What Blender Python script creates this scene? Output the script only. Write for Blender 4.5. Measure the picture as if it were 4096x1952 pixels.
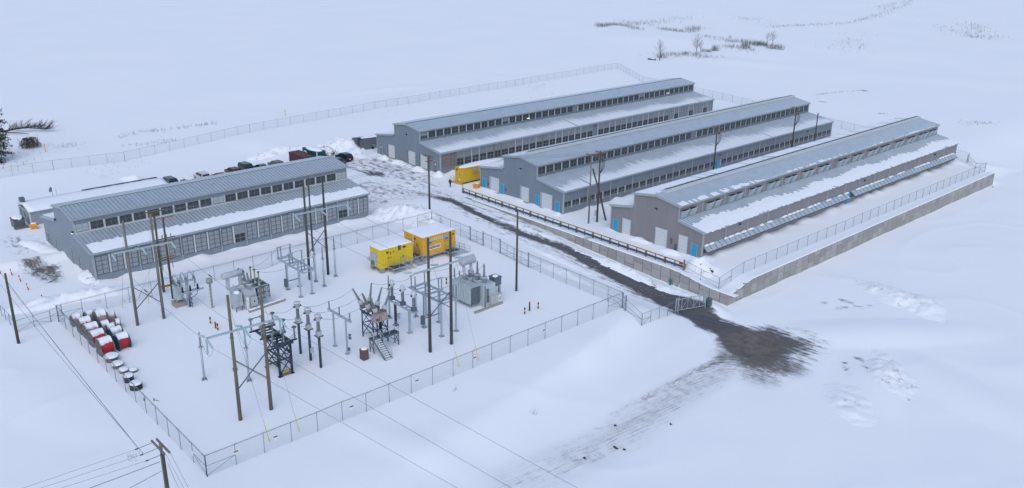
import bpy, bmesh, math, random
import numpy as np
from mathutils import Vector, Matrix
random.seed(7); np.random.seed(7)
for _o in list(bpy.data.objects): bpy.data.objects.remove(_o)
scn = bpy.context.scene
COL = scn.collection
R = math.radians
# ---------------------------------------------------------------- camera
# world frame: X = across the halls (towards the retaining wall), Y = along the halls, camera over (0,0)
CH = 49.85; CF = 3548.24; CPT = R(19.9235); CRO = R(.7922); PSI = R(42.797)
def o2w(v): return Vector((v[0]*math.sin(PSI)-v[1]*math.cos(PSI), v[0]*math.cos(PSI)+v[1]*math.sin(PSI), v[2]))
_r0 = Vector((1,0,0)); _u0 = Vector((0, math.sin(CPT), math.cos(CPT))); _f0 = Vector((0, math.cos(CPT), -math.sin(CPT)))
_R = o2w(_r0*math.cos(CRO)+_u0*math.sin(CRO)); _U = o2w(_u0*math.cos(CRO)-_r0*math.sin(CRO)); _F = o2w(_f0)
cam = bpy.data.objects.new('camera', bpy.data.cameras.new('camera')); COL.objects.link(cam)
cam.matrix_world = Matrix(((_R.x,_U.x,-_F.x,0),(_R.y,_U.y,-_F.y,0),(_R.z,_U.z,-_F.z,CH),(0,0,0,1)))
cam.data.sensor_width = 36; cam.data.lens = CF/4096*36; cam.data.clip_end = 8000; cam.data.clip_start = .5
scn.camera = cam
# ---------------------------------------------------------------- light
SUN_EL = R(50); SUN_AZ = R(135)
W = bpy.data.worlds.new('World'); scn.world = W; W.use_nodes = True
nt = W.node_tree; nt.nodes.clear()
sky = nt.nodes.new('ShaderNodeTexSky'); sky.sky_type = 'NISHITA'; sky.sun_disc = False
sky.sun_elevation = SUN_EL; sky.sun_rotation = SUN_AZ; sky.air_density = 1.0; sky.dust_density = 1.2; sky.ozone_density = 1.0
bg = nt.nodes.new('ShaderNodeBackground'); bg.inputs[1].default_value = .14
wo = nt.nodes.new('ShaderNodeOutputWorld'); nt.links.new(sky.outputs[0], bg.inputs[0]); nt.links.new(bg.outputs[0], wo.inputs[0])
sl = bpy.data.lights.new('sun', 'SUN'); sl.energy = .62; sl.angle = R(70); sl.color = (1, .97, .93)
so = bpy.data.objects.new('sun', sl); COL.objects.link(so)
so.rotation_euler = (math.pi/2-SUN_EL, 0, math.pi-SUN_AZ)
scn.view_settings.view_transform = 'Standard'; scn.view_settings.look = 'None'
scn.view_settings.gamma = 1; scn.view_settings.exposure = .38
# ---------------------------------------------------------------- terrain height
def sst(a, b, x):
    t = np.clip((x-a)/(b-a), 0, 1); return t*t*(3-2*t)
def vnoise(x, y, seed=0):
    xi = np.floor(x).astype(int); yi = np.floor(y).astype(int); xf = x-xi; yf = y-yi
    def h(a, b):
        n = (a*374761393 + b*668265263 + seed*144665) & 0x7fffffff
        n = ((n ^ (n >> 13))*1274126177) & 0x7fffffff
        return ((n ^ (n >> 16)) & 0xffff)/65535.0
    u = xf*xf*(3-2*xf); v = yf*yf*(3-2*yf)
    return (h(xi,yi)*(1-u)+h(xi+1,yi)*u)*(1-v)+(h(xi,yi+1)*(1-u)+h(xi+1,yi+1)*u)*v
def base_h(X, Y):
    X = np.asarray(X, float); Y = np.asarray(Y, float)
    s = sst(-126, -68, X)
    a = 88 + (20-88)*sst(-72, -55, X)
    b = 97 + (96-97)*0
    low = -2.5*s*sst(a, b, Y)
    # the building pad is level behind the wall
    pad = (X < -66.12) & (Y > 104.5)
    beyond = np.maximum(sst(203.6, 224, Y)*sst(-86, -66, X), sst(-76, -66.1, X)*sst(203.6, 207, Y))*sst(-120, -66, X)
    low = np.where(pad, np.where(Y > 203.6, -2.5*beyond, 0), low)
    low = low*(1-.6*sst(230, 420, Y))
    # hall at the left stands a metre lower
    l = sst(-121, -127, X)*sst(98, 88, Y)*sst(-205, -185, X)
    low = low - .9*l
    low = low - .95*np.where(pad, sst(-77, -68.5, X)*sst(111, 105.5, Y), 0)
    return low
HRECT = [(-153.2,-130.1,37.1,84.9),(-164.8,-141.8,110.6,206.2),(-129.4,-106.3,110.9,206.5),(-95.2,-76.0,111.2,206.8)]
BANKS = []   # (x, y, rx, ry, h, rot)
def gh(X, Y, fine=True):
    X = np.asarray(X, float); Y = np.asarray(Y, float)
    z = base_h(X, Y)
    wild = np.clip(sst(-71, -64, X)+sst(28, 20, Y)+sst(-190, -215, X), 0, 1)
    z = z + (vnoise(X/17+3, Y/17, 1)-.5)*(.05+.12*wild) + (vnoise(X/5, Y/5, 2)-.5)*(.05+.09*wild)
    rdg = 1-np.abs(2*vnoise(X/11+1.6*vnoise(X/23, Y/23, 9), Y/19+1.2*vnoise(X/13, Y/13, 10), 7)-1)
    z = z + .11*wild*rdg**9
    for (x0, x1, y0, y1) in HRECT:
        d = np.maximum.reduce([x0-X, X-x1, y0-Y, Y-y1])
        z = z + np.where(d > -.6, np.exp(-(np.clip(d, 0, 9)/1.3)**2), 0)*(.12+.75*(vnoise(X/1.9, Y/1.9, 5)-.25))*np.where(Y < y0, .45, 1)
    for (bx, by, rx, ry, hh, rot) in BANKS:
        c, s_ = math.cos(rot), math.sin(rot)
        dx = X-bx; dy = Y-by; a_ = (dx*c+dy*s_)/rx; b_ = (-dx*s_+dy*c)/ry
        z = z + hh*np.clip(1-(a_*a_+b_*b_), 0, 1)**1.5
    return z
BANKS += [(-68.6,101,6,2.6,1.1,0), (-85,101.6,14,2.2,.9,0), (-104,102.3,12,2,.5,0), (-92,91.8,22,1.5,.5,0),
 (-144.5,29,14,2.2,1.2,1.57), (-47,112,20,5,.5,.9), (-33,104,12,5,.5,-.4), (-41,98,9,4,.5,-.9),
 (-60,60,30,5,.18,1.4), (-64,45,12,3,.22,.3), (-66,75,9,3,.22,2.4), (-260,330,45,18,1.6,.3), (-220,330,40,14,1.4,-.2), (-190,300,30,9,1.2,.2),
 (-170,380,60,14,1.5,.1), (-130,320,40,10,1.0,.5), (-231,160,20,4,.5,1.5), (-100,20,20,6,.25,.3)]
def ray(px, py):
    a = px-2048; b = py-976; cr, sr = math.cos(CRO), math.sin(CRO)
    X = (a*cr+b*sr)/CF; Y = (-a*sr+b*cr)/CF
    c, s = math.cos(CPT), math.sin(CPT)
    return o2w((X, c-Y*s, -s-Y*c))
def at(px, py, z=0.0):
    d = ray(px, py); t = (z-CH)/d.z
    return Vector((d.x*t, d.y*t, z))
def gp(px, py):
    z = 0.0
    for _ in range(12):
        p = at(px, py, z); z = .5*z+.5*float(gh(p.x, p.y))
    return Vector((p.x, p.y, float(gh(p.x, p.y))))
def pix(p):
    d = Vector((p[0], p[1], p[2]-CH)); f = d.dot(_F)
    return 2048+CF*d.dot(_R)/f, 976-CF*d.dot(_U)/f
def htop(p, py):
    lo, hi = 0, 60
    for _ in range(40):
        m = (lo+hi)/2
        if pix((p[0], p[1], p[2]+m))[1] > py: lo = m
        else: hi = m
    return lo
def Z(x, y): return float(gh(x, y))
# ---------------------------------------------------------------- materials
MATS = {}
def mat(name, col, rough=.6, metal=0, var=.08, scale=3.0, bump=0, bscale=20, col2=None, f2=.5, spec=.5, streak=0):
    if name in MATS: return MATS[name]
    m = bpy.data.materials.new(name); MATS[name] = m; m.use_nodes = True
    t = m.node_tree; b = t.nodes['Principled BSDF']
    b.inputs['Roughness'].default_value = rough; b.inputs['Metallic'].default_value = metal
    b.inputs['Specular IOR Level'].default_value = spec
    tc = t.nodes.new('ShaderNodeTexCoord'); mp = t.nodes.new('ShaderNodeMapping')
    if streak: mp.inputs['Scale'].default_value = (1, 1, .15)
    t.links.new(tc.outputs['Object'], mp.inputs[0])
    n = t.nodes.new('ShaderNodeTexNoise'); n.inputs['Scale'].default_value = scale; n.inputs['Detail'].default_value = 6; n.inputs['Roughness'].default_value = .65
    t.links.new(mp.outputs[0], n.inputs['Vector'])
    cr = t.nodes.new('ShaderNodeValToRGB'); c2 = col2 if col2 else tuple(max(0, c*(1-2.2*var)) for c in col); c1 = tuple(min(1, c*(1+var)) for c in col)
    cr.color_ramp.elements[0].color = (*c2, 1); cr.color_ramp.elements[1].color = (*c1, 1)
    cr.color_ramp.elements[0].position = max(0, f2-.22); cr.color_ramp.elements[1].position = min(1, f2+.18)
    t.links.new(n.outputs['Fac'], cr.inputs[0]); t.links.new(cr.outputs[0], b.inputs['Base Color'])
    if bump:
        n2 = t.nodes.new('ShaderNodeTexNoise'); n2.inputs['Scale'].default_value = bscale; n2.inputs['Detail'].default_value = 4
        bp = t.nodes.new('ShaderNodeBump'); bp.inputs['Strength'].default_value = bump; bp.inputs['Distance'].default_value = .05
        t.links.new(mp.outputs[0], n2.inputs['Vector']); t.links.new(n2.outputs['Fac'], bp.inputs['Height']); t.links.new(bp.outputs[0], b.inputs['Normal'])
    return m
def ribbed(name, col, axis=0, pitch=.3, var=.05, rough=.55):
    """painted corrugated sheet: vertical ribs as bump plus a slightly different tone in the rib flanks"""
    m = mat(name, col, rough, 0, var, .6, streak=1)
    t = m.node_tree; b = t.nodes['Principled BSDF']
    tc = [n for n in t.nodes if n.type == 'TEX_COORD'][0]
    sp = t.nodes.new('ShaderNodeSeparateXYZ'); t.links.new(tc.outputs['Object'], sp.inputs[0])
    ad = t.nodes.new('ShaderNodeMath'); ad.operation = 'ADD'; t.links.new(sp.outputs[0], ad.inputs[0]); t.links.new(sp.outputs[1], ad.inputs[1])
    mu = t.nodes.new('ShaderNodeMath'); mu.operation = 'MULTIPLY'; mu.inputs[1].default_value = 2*math.pi/pitch; t.links.new(ad.outputs[0], mu.inputs[0])
    sn = t.nodes.new('ShaderNodeMath'); sn.operation = 'SINE'; t.links.new(mu.outputs[0], sn.inputs[0])
    bp = t.nodes.new('ShaderNodeBump'); bp.inputs['Strength'].default_value = .5; bp.inputs['Distance'].default_value = .03
    t.links.new(sn.outputs[0], bp.inputs['Height']); t.links.new(bp.outputs[0], b.inputs['Normal'])
    return m
SNOWC = (.86, .875, .90)
M = dict(
 snow=mat('snow', SNOWC, .9, 0, .02, 1.5, .2, 3, col2=(.83,.85,.88), spec=.2),
 wall=ribbed('hall_sheet_grey', (.20,.24,.28)), wall3=ribbed('hall_sheet_taupe', (.25,.232,.24)),
 wall0=ribbed('hall_sheet_blue_grey', (.225,.268,.31)),
 roof=mat('galvanised_roof', (.37,.42,.46), .42, .25, .07, .8, streak=0), rib=mat('roof_rib', (.62,.67,.72), .4, .2, .04),
 frost=mat('frosted_roof', (.40,.465,.525), .5, .2, .09, .5), trim=mat('trim_grey', (.36,.40,.43), .5), dark=mat('dark_opening', (.022,.026,.032), .5), slat=mat('louvre_slat', (.13,.15,.17), .5),
 closed=mat('louvre_closed', (.29,.32,.34), .6), closedl=mat('louvre_translucent', (.42,.47,.48), .5), pier=mat('window_pier', (.58,.60,.62), .6),
 mull=mat('mullion', (.24,.27,.29), .5), frame=mat('dark_frame', (.05,.06,.07), .5),
 blue=mat('blue_door', (.006,.33,.58), .45, var=.04), white=mat('white_door', (.60,.62,.63), .5, var=.03), gdoor=mat('grey_door', (.17,.18,.21), .5),
 brown=mat('closed_board', (.25,.19,.17), .7), galv=mat('galvanised_steel', (.42,.49,.54), .4, .35, .08, 4), galvd=mat('weathered_steel', (.13,.16,.19), .5, .3, .1, 4),
 post=mat('fence_steel', (.21,.25,.28), .5, .3), woodl=mat('pale_pole', (.15,.132,.10), .9, 0, .2, 2.5, .4, 30, col2=(.085,.075,.055), streak=1), headw=mat('white_head', (.55,.58,.61), .5),
 wood=mat('weathered_pole', (.085,.08,.062), .9, 0, .2, 2.5, .4, 30, col2=(.045,.043,.034), streak=1),
 woodg=mat('grey_pole', (.19,.18,.155), .9, 0, .2, 2.5, .4, 30, col2=(.09,.085,.07), streak=1),
 arm=mat('crossarm_wood', (.20,.12,.06), .85, 0, .15, 4), armr=mat('red_crossarm', (.36,.15,.10), .8),
 rail=mat('rail_wood', (.32,.20,.085), .8, 0, .15, 3), steelrail=mat('guard_steel', (.10,.14,.19), .4, .5),
 insul=mat('grey_porcelain', (.19,.21,.235), .3, 0, .05), glass=mat('glass_insulator', (.30,.46,.47), .2, 0, .05, spec=.8),
 tran=mat('transformer_grey', (.43,.46,.49), .5, 0, .07, 2), tranb=mat('transformer_blue_grey', (.45,.51,.55), .5, 0, .08, 2), trandk=mat('dark_cabinet', (.10,.135,.15), .5, 0, .1, 2),
 porc=mat('brown_beige_bushing', (.32,.30,.20), .4), fan=mat('fan_black', (.03,.035,.04), .5), lwhite=mat('label_white', (.75,.76,.76), .6),
 tank=mat('breaker_tank', (.15,.13,.12), .5, .2), cab=mat('breaker_cabinet', (.36,.31,.29), .5, .1, .08, 2),
 dsteel=mat('dark_lattice', (.045,.06,.08), .5, .3, .1, 3), yellow=mat('lemon_paint', (.72,.52,.012), .5, 0, .05), orange=mat('orange_yellow_paint', (.72,.40,.02), .5, 0, .05),
 yel2=mat('container_yellow', (.66,.42,.03), .5, 0, .07), black=mat('black_rubber', (.015,.015,.018), .6), conc=mat('concrete', (.33,.32,.30), .9, 0, .1, 2, .3),
 red=mat('red_cable', (.45,.012,.025), .5, 0, .12, 9), reelw=mat('reel_wood', (.165,.15,.14), .9, 0, .2, 3, .3), teal=mat('teal_steel', (.01,.09,.11), .5), pink=mat('pink_grey_cable', (.34,.25,.28), .7),
 carblk=mat('car_black', (.018,.022,.028), .25, .3, .05), carblue=mat('car_blue', (.012,.018,.035), .25, .4), cargrey=mat('car_grey', (.10,.11,.115), .3, .4), carred=mat('car_red', (.16,.012,.02), .3, .3),
 carmar=mat('car_maroon', (.13,.02,.03), .3, .3), carwhite=mat('car_white', (.62,.63,.64), .3, .1), cargl=mat('car_glass', (.02,.028,.03), .08, 0, .02, spec=.8), tail=mat('tail_light', (.35,.01,.015), .3),
 maroon=mat('dumpster_maroon', (.10,.03,.04), .7, 0, .2, 2), rustin=mat('dumpster_inside', (.20,.15,.14), .8, 0, .25, 2), tealc=mat('green_container', (.006,.075,.085), .5), sticker=mat('sticker_blue', (.05,.12,.40), .5),
 contg=mat('grey_container', (.15,.17,.19), .6, 0, .1), siding=mat('siding_grey', (.30,.33,.38), .7), bin=mat('bin_orange', (.75,.30,.01), .5), safety=mat('safety_yellow', (.70,.50,.02), .5), redp=mat('red_plastic', (.6,.03,.02), .5),
 wire=mat('wire_grey', (.16,.17,.19), .6), bark=mat('bark', (.09,.08,.072), .95, 0, .2, 6), twig=mat('twig', (.13,.11,.10), .95), needle=mat('dark_foliage', (.05,.045,.035), .9, 0, .3, 6), leaf=mat('dry_leaves', (.10,.075,.05), .9, 0, .3, 6),
 weed=mat('dry_weed', (.34,.33,.34), .95), dirt=mat('dirt', (.07,.055,.045), .95, 0, .3, 5, .4), stone=mat('panel_stone', (.36,.35,.335), .95, 0, .13, 6, .5, 9), stone2=mat('panel_stone_pale', (.40,.395,.38), .95, 0, .13, 6, .5, 9), stone3=mat('panel_stone_dark', (.325,.315,.30), .95, 0, .13, 6, .5, 9), joint=mat('joint', (.10,.10,.10), .95),
 cloth=mat('dark_green_jacket', (.016,.024,.02), .9), cloth2=mat('dark_trousers', (.012,.013,.02), .9), skin=mat('skin', (.35,.2,.14), .6), brownbox=mat('brown_box', (.13,.085,.075), .8, 0, .2, 8),
 grate=mat('deck_grating', (.07,.085,.10), .6, .3), hood=mat('hood_metal', (.50,.58,.62), .35, .35, .1, 1.2), zinc=mat('zinc_panel', (.56,.63,.68), .35, .35, .1, 1.2), offw=mat('off_white_vent', (.55,.58,.60), .5), lamp=mat('lamp_white', (.7,.7,.68), .4),
)
def emis(name, col, st):
    m = bpy.data.materials.new(name); m.use_nodes = True; b = m.node_tree.nodes['Principled BSDF']
    b.inputs['Emission Color'].default_value = (*col, 1); b.inputs['Emission Strength'].default_value = st; return m
M['lett'] = mat('red_lettering', (.35,.02,.05), .6)
M['lit'] = emis('lit_lamp', (1, .85, .65), 1.0)
def mesh_alpha():
    m = bpy.data.materials.new('chain_link'); m.use_nodes = True; t = m.node_tree; b = t.nodes['Principled BSDF']
    b.inputs['Base Color'].default_value = (.22, .25, .28, 1); b.inputs['Roughness'].default_value = .5; b.inputs['Metallic'].default_value = .3
    tr = t.nodes.new('ShaderNodeBsdfTransparent'); mx = t.nodes.new('ShaderNodeMixShader'); out = t.nodes['Material Output']
    # at this distance the 5 cm wire mesh covers about a tenth of the view evenly
    mx.inputs[0].default_value = .10
    t.links.new(tr.outputs[0], mx.inputs[1]); t.links.new(b.outputs[0], mx.inputs[2]); t.links.new(mx.outputs[0], out.inputs[0])
    return m
M['link'] = mesh_alpha()
# ---------------------------------------------------------------- mesh builder
class MB:
    def __init__(s): s.v = []; s.f = []; s.m = []
    def add(s, vs, fs, m=0):
        k = len(s.v); s.v += [tuple(v) for v in vs]; s.f += [tuple(i+k for i in f) for f in fs]; s.m += [m]*len(fs); return s
    def box(s, x0, x1, y0, y1, z0, z1, m=0):
        vs = [(x0,y0,z0),(x1,y0,z0),(x1,y1,z0),(x0,y1,z0),(x0,y0,z1),(x1,y0,z1),(x1,y1,z1),(x0,y1,z1)]
        return s.add(vs, [(3,2,1,0),(4,5,6,7),(0,1,5,4),(1,2,6,5),(2,3,7,6),(3,0,4,7)], m)
    def hexa(s, vs, m=0): return s.add(vs, [(3,2,1,0),(4,5,6,7),(0,1,5,4),(1,2,6,5),(2,3,7,6),(3,0,4,7)], m)
    def quad(s, a, b, c, d, m=0): return s.add([a,b,c,d], [(0,1,2,3)], m)
    def bar(s, a, b, w, h=None, m=0):
        a = Vector(a); b = Vector(b); h = h or w; d = (b-a).normalized()
        up = Vector((0,0,1)) if abs(d.z) < .95 else Vector((0,1,0))
        sx = d.cross(up).normalized()*w/2; sy = sx.cross(d).normalized()*h/2
        return s.hexa([a-sx-sy, a+sx-sy, b+sx-sy, b-sx-sy, a-sx+sy, a+sx+sy, b+sx+sy, b-sx+sy], m)
    def tube(s, a, b, r, r2=None, n=8, m=0):
        a = Vector(a); b = Vector(b); r2 = r if r2 is None else r2; d = (b-a).normalized()
        up = Vector((0,0,1)) if abs(d.z) < .9 else Vector((1,0,0)); x = d.cross(up).normalized(); y = d.cross(x)
        vs = []
        for c, q in ((a, r), (b, r2)):
            for i in range(n):
                t = 2*math.pi*i/n; vs.append(c+x*q*math.cos(t)+y*q*math.sin(t))
        fs = [(i, (i+1) % n, n+(i+1) % n, n+i) for i in range(n)] + [tuple(range(n-1, -1, -1)), tuple(range(n, 2*n))]
        return s.add(vs, fs, m)
    def path(s, pts, r, n=5, m=0, r2=None):
        pts = [Vector(p) for p in pts]; r2 = r if r2 is None else r2; N = len(pts)
        vs = []
        for k, p in enumerate(pts):
            d = (pts[min(k+1, N-1)]-pts[max(k-1, 0)]).normalized()
            up = Vector((0,0,1)) if abs(d.z) < .9 else Vector((1,0,0)); x = d.cross(up).normalized(); y = d.cross(x)
            q = r+(r2-r)*k/max(1, N-1)
            for i in range(n):
                t = 2*math.pi*i/n; vs.append(p+x*q*math.cos(t)+y*q*math.sin(t))
        fs = [(k*n+i, k*n+(i+1) % n, (k+1)*n+(i+1) % n, (k+1)*n+i) for k in range(N-1) for i in range(n)]
        fs += [tuple(range(n-1, -1, -1)), tuple(range((N-1)*n, N*n))]
        return s.add(vs, fs, m)
    def lathe(s, base, axis, prof, n=12, m=0):
        """prof = [(radius, distance along axis)]"""
        base = Vector(base); d = Vector(axis).normalized(); up = Vector((0,0,1)) if abs(d.z) < .9 else Vector((1,0,0)); x = d.cross(up).normalized(); y = d.cross(x)
        vs = []
        for r, h in prof:
            for i in range(n):
                t = 2*math.pi*i/n; vs.append(base+d*h+x*r*math.cos(t)+y*r*math.sin(t))
        N = len(prof)
        fs = [(k*n+i, k*n+(i+1) % n, (k+1)*n+(i+1) % n, (k+1)*n+i) for k in range(N-1) for i in range(n)] + [tuple(range(n-1, -1, -1)), tuple(range((N-1)*n, N*n))]
        return s.add(vs, fs, m)
    def insul(s, base, axis, L, r, sheds=7, n=10, m=0, r2=None):
        r2 = r if r2 is None else r2; pr = []
        for k in range(sheds):
            a = k/sheds; q = r+(r2-r)*a
            pr += [(q*.62, L*a), (q, L*(a+.25/sheds)), (q*.62, L*(a+.6/sheds))]
        pr.append((r2*.6, L)); return s.lathe(base, axis, pr, n, m)
    def blob(s, c, rx, ry, rz, seed=0, n=14, rings=7, m=0, amp=.2, flat=-.15, p=1.0):
        """snow heap: rough dome"""
        vs = []; rs = random.Random(seed)
        ph = [rs.uniform(0, 6.28) for _ in range(8)]
        for j in range(rings+1):
            el = j/rings*math.pi/2
            for i in range(n):
                t = 2*math.pi*i/n
                q = 1+amp*(math.sin(2*t+ph[0])*.4+math.sin(3*t+ph[1]+el*2)*.35+math.sin(5*t+ph[2]+el*5)*.25+math.sin(9*t+ph[3]+el*9)*.2)
                vs.append((c[0]+rx*q*math.cos(el)**p*math.cos(t), c[1]+ry*q*math.cos(el)**p*math.sin(t), c[2]+flat*rz+rz*(1-flat)*math.sin(el)*(1+amp*.5*math.sin(3*t+ph[4]+el*3))))
        fs = [(k*n+i, k*n+(i+1) % n, (k+1)*n+(i+1) % n, (k+1)*n+i) for k in range(rings) for i in range(n)]
        return s.add(vs, fs, m)
    def build(s, name, mats, parent=None, smooth=False, local=False):
        me = bpy.data.meshes.new(name)
        o = Vector((0,0,0))
        if parent is not None and not local:
            q = parent
            while q is not None: o = o+q.location; q = q.parent
        me.from_pydata([tuple(Vector(v)-o) for v in s.v], [], s.f)
        for mm in (mats if isinstance(mats, (list, tuple)) else [mats]): me.materials.append(M[mm] if isinstance(mm, str) else mm)
        me.polygons.foreach_set('material_index', s.m)
        if smooth: me.polygons.foreach_set('use_smooth', [True]*len(me.polygons))
        me.update(); ob = bpy.data.objects.new(name, me); COL.objects.link(ob)
        if parent is not None: ob.parent = parent
        return ob
def tag(o, label=None, cat=None, group=None, kind=None):
    if label: o['label'] = label
    if cat: o['category'] = cat
    if group: o['group'] = group
    if kind: o['kind'] = kind
    return o
def thing(name, loc, label, cat, group=None):
    o = bpy.data.objects.new(name, None); COL.objects.link(o); o.location = loc; o.empty_display_size = .3
    return tag(o, label, cat, group)
def single(mb, name, mats, label, cat, group=None, loc=None, smooth=False):
    """a thing that is one mesh, its origin at its base"""
    loc = Vector(loc) if loc is not None else Vector((0,0,0))
    mb.v = [tuple(Vector(v)-loc) for v in mb.v]
    ob = mb.build(name, mats, None, smooth); ob.location = loc
    return tag(ob, label, cat, group)
def copy_tree(o, parent=None):
    c = o.copy(); COL.objects.link(c)
    if parent is not None: c.parent = parent
    for ch in [x for x in o.children]: copy_tree(ch, c)
    return c
# ---------------------------------------------------------------- ground and road
def seg_field(X, Y, pts, wid, amp):
    """max over a polyline of amp*(1-(d/w)^2), plus along/across coordinates"""
    best = np.zeros_like(X)
    P = [gp(*p) for p in pts]
    for i in range(len(P)-1):
        a, b = P[i], P[i+1]; dx, dy = b.x-a.x, b.y-a.y; L2 = dx*dx+dy*dy
        t = np.clip(((X-a.x)*dx+(Y-a.y)*dy)/L2, 0, 1)
        d = np.hypot(X-a.x-t*dx, Y-a.y-t*dy)
        w = wid[i]+(wid[i+1]-wid[i])*t; A = amp[i]+(amp[i+1]-amp[i])*t
        best = np.maximum(best, A*np.clip(1-(d/w)**2, 0, 1))
    return best
def z2p(ox, oy, s, pts): return [(ox+a/s, oy+b/s) for a, b in pts]
ROAD = [(1560,745),(1640,765),(1740,785)]+z2p(1800,750,2.047,[(30,110),(200,200),(400,290),(600,380),(900,480),(1100,575),(1300,680),(1500,790),(1700,880),(1900,980),(2050,1050)])+z2p(2600,1150,2.729,[(650,380),(900,480),(1060,580),(1150,650)])
RW = [2,2,2,1.3,1.3,1.3,1.4,1.6,1.7,1.9,2.2,2.5,2.7,2.9,3.1,3.6,5.0,6.0,6.0]
RA = [.4,.5,.7,1.15,1.05,.95,1.0,1.0,1.05,1.15,1.3,1.5,1.5,1.5,1.5,1.5,1.5,1.5,1.5]
def dirt_fields(X, Y):
    S = lambda *a: seg_field(X, Y, *a)
    road = S(ROAD, RW, RA)
    side = S(z2p(1800,750,2.047,[(60,170),(400,330),(800,490),(1150,640),(1500,830),(1850,1010)]), [2.6]*6, [.4,.42,.45,.5,.55,.6])
    side = np.maximum(side, S([(1740,770),(2050,880),(2300,975)], [4.5,4.5,4], [.42,.4,.34]))
    b1 = S(z2p(2600,1150,2.729,[(1020,620),(1300,560),(1600,640),(1850,620)]), [4.5,5.5,4.5,2.5], [1.35,1.05,.8,.5])
    b2 = S(z2p(2600,1150,2.729,[(1100,600),(1180,760),(1200,960)]), [5.2,6.0,4.0], [1.25,1.0,.62])
    b3 = S(z2p(2600,1150,2.729,[(950,760),(1400,820),(1640,740)]), [4.2,5,3.5], [.8,.85,.5])
    faint = S(z2p(2600,1150,2.729,[(1600,520),(1800,600),(1950,680)]), [4,3.4,2], [.42,.42,.3])
    dark = np.maximum.reduce([road, b1, b2, b3, faint])
    t1 = S([(2911,1417),(2750,1500),(2603,1576),(2450,1660)], [.9,.9,.9,.8], [.8,.7,.6,.4])
    t1b = S([(2911,1430),(2760,1520),(2620,1605),(2460,1702)], [.7,.7,.7,.7], [.6,.5,.45,.3])
    t2 = S([(2911,1470),(2682,1592),(2470,1746),(2231,1863),(2072,1937)], [2.8,3.4,3.6,4,4], [.5,.52,.5,.44,.36])
    t3 = S([(2880,1500),(2720,1620),(2430,1800),(2150,1940)], [1.2,1.2,1.2,1.2], [.36,.4,.36,.25])
    t4 = S([(2930,1450),(2682,1580),(2480,1705)], [.5,.5,.5], [.5,.5,.4])
    track = np.maximum.reduce([t1, t1b, t2, t3, t4])
    l1 = S([(1440,680),(1503,694),(1545,705)], [1.5,2.6,1.5], [.6,1.05,.5])
    l2 = S([(1380,665),(1500,650),(1620,690),(1700,740)], [6,9,9,6], [.44,.5,.48,.4])
    l3 = S([(1450,740),(1560,760),(1640,780)], [5,7,6], [.46,.48,.42])
    l4 = S([(1480,800),(1520,808),(1600,770)], [3.5,3,3], [.52,.5,.36])
    l5 = S([(1395,668),(1420,676)], [1.5,1.5], [.6,.6])
    g1 = S([(125,1045),(176,1078),(215,1120)], [2.6,3.3,2.2], [.72,.86,.6])
    g2 = S([(60,960),(120,985),(100,1000)], [4.5,3.5,3], [.42,.5,.4])
    g3 = S([(330,1110),(372,1140)], [1.4,1.2], [.38,.38])
    m1 = S([(3370,1200),(3400,1208)], [1,1], [.5,.5]); m2 = S([(3290,1210),(3300,1209)], [.7,.7], [.6,.6]); m3 = S([(3335,1235),(3400,1225),(3480,1222)], [.6,.8,.7], [.5,.45,.5])
    m4 = S([(3430,1430),(3470,1470),(3520,1530)], [.9,.8,.6], [.5,.6,.5]); m5 = S([(3375,1450),(3390,1500)], [.6,.6], [.6,.5])
    mud = np.maximum.reduce([l1, l2, l3, l4, l5, g1, g2, g3, m1, m2, m3, m4, m5, side])
    brown = np.maximum.reduce([b2*1.3, b3, track*1.0, l1, g1, b1*.5])
    return np.maximum.reduce([dark, track, mud]), brown, road
def coords(lo, hi, fine, far_lo, far_hi, extra):
    c = list(np.arange(lo, hi+1e-6, fine)); st = fine; x = lo
    while x > far_lo: st *= 1.16; x -= st; c.append(x)
    st = fine; x = c[int(round((hi-lo)/fine))]
    while x < far_hi: st *= 1.16; x += st; c.append(x)
    for e in extra:
        c = [q for q in c if abs(q-e) > .09]+[e]
    return np.array(sorted(c))
gx = coords(-222, 20, .55, -3200, 1500, [-66.25, -66.05]); gy = coords(0, 262, .55, -600, 3200, [104.36, 104.56])
GX, GY = np.meshgrid(gx, gy, indexing='ij')
GZ = gh(GX, GY)
fd, fb, froad = dirt_fields(GX, GY)
fpale = sst(92, 82, GY)*sst(-66, -62, GX)
# wheel-packed ground lies a little lower
GZ = GZ - .12*np.clip(fd, 0, 1)
nx, ny = GX.shape
gsm = bpy.data.materials.new('snow_ground'); gsm.use_nodes = True; t = gsm.node_tree; b = t.nodes['Principled BSDF']
b.inputs['Roughness'].default_value = .85; b.inputs['Specular IOR Level'].default_value = .25
def N(tp, **k):
    n = t.nodes.new(tp)
    for a, v in k.items(): setattr(n, a, v)
    return n
def math_(op, a, b_=None, clamp=False):
    n = N('ShaderNodeMath', operation=op); n.use_clamp = clamp
    for i, x in enumerate((a, b_)):
        if x is None: continue
        if isinstance(x, (int, float)): n.inputs[i].default_value = x
        else: t.links.new(x, n.inputs[i])
    return n.outputs[0]
def noise_(scale, det=5, rough=.6, vec=None, sc=None, rot=0):
    n = N('ShaderNodeTexNoise'); n.inputs['Scale'].default_value = scale; n.inputs['Detail'].default_value = det; n.inputs['Roughness'].default_value = rough
    src = vec
    if sc:
        mp = N('ShaderNodeMapping'); mp.inputs['Scale'].default_value = sc; mp.inputs['Rotation'].default_value = (0, 0, rot); t.links.new(vec, mp.inputs[0]); src = mp.outputs[0]
    t.links.new(src, n.inputs['Vector']); return n.outputs['Fac']
tc = N('ShaderNodeTexCoord'); OB = tc.outputs['Object']
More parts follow.
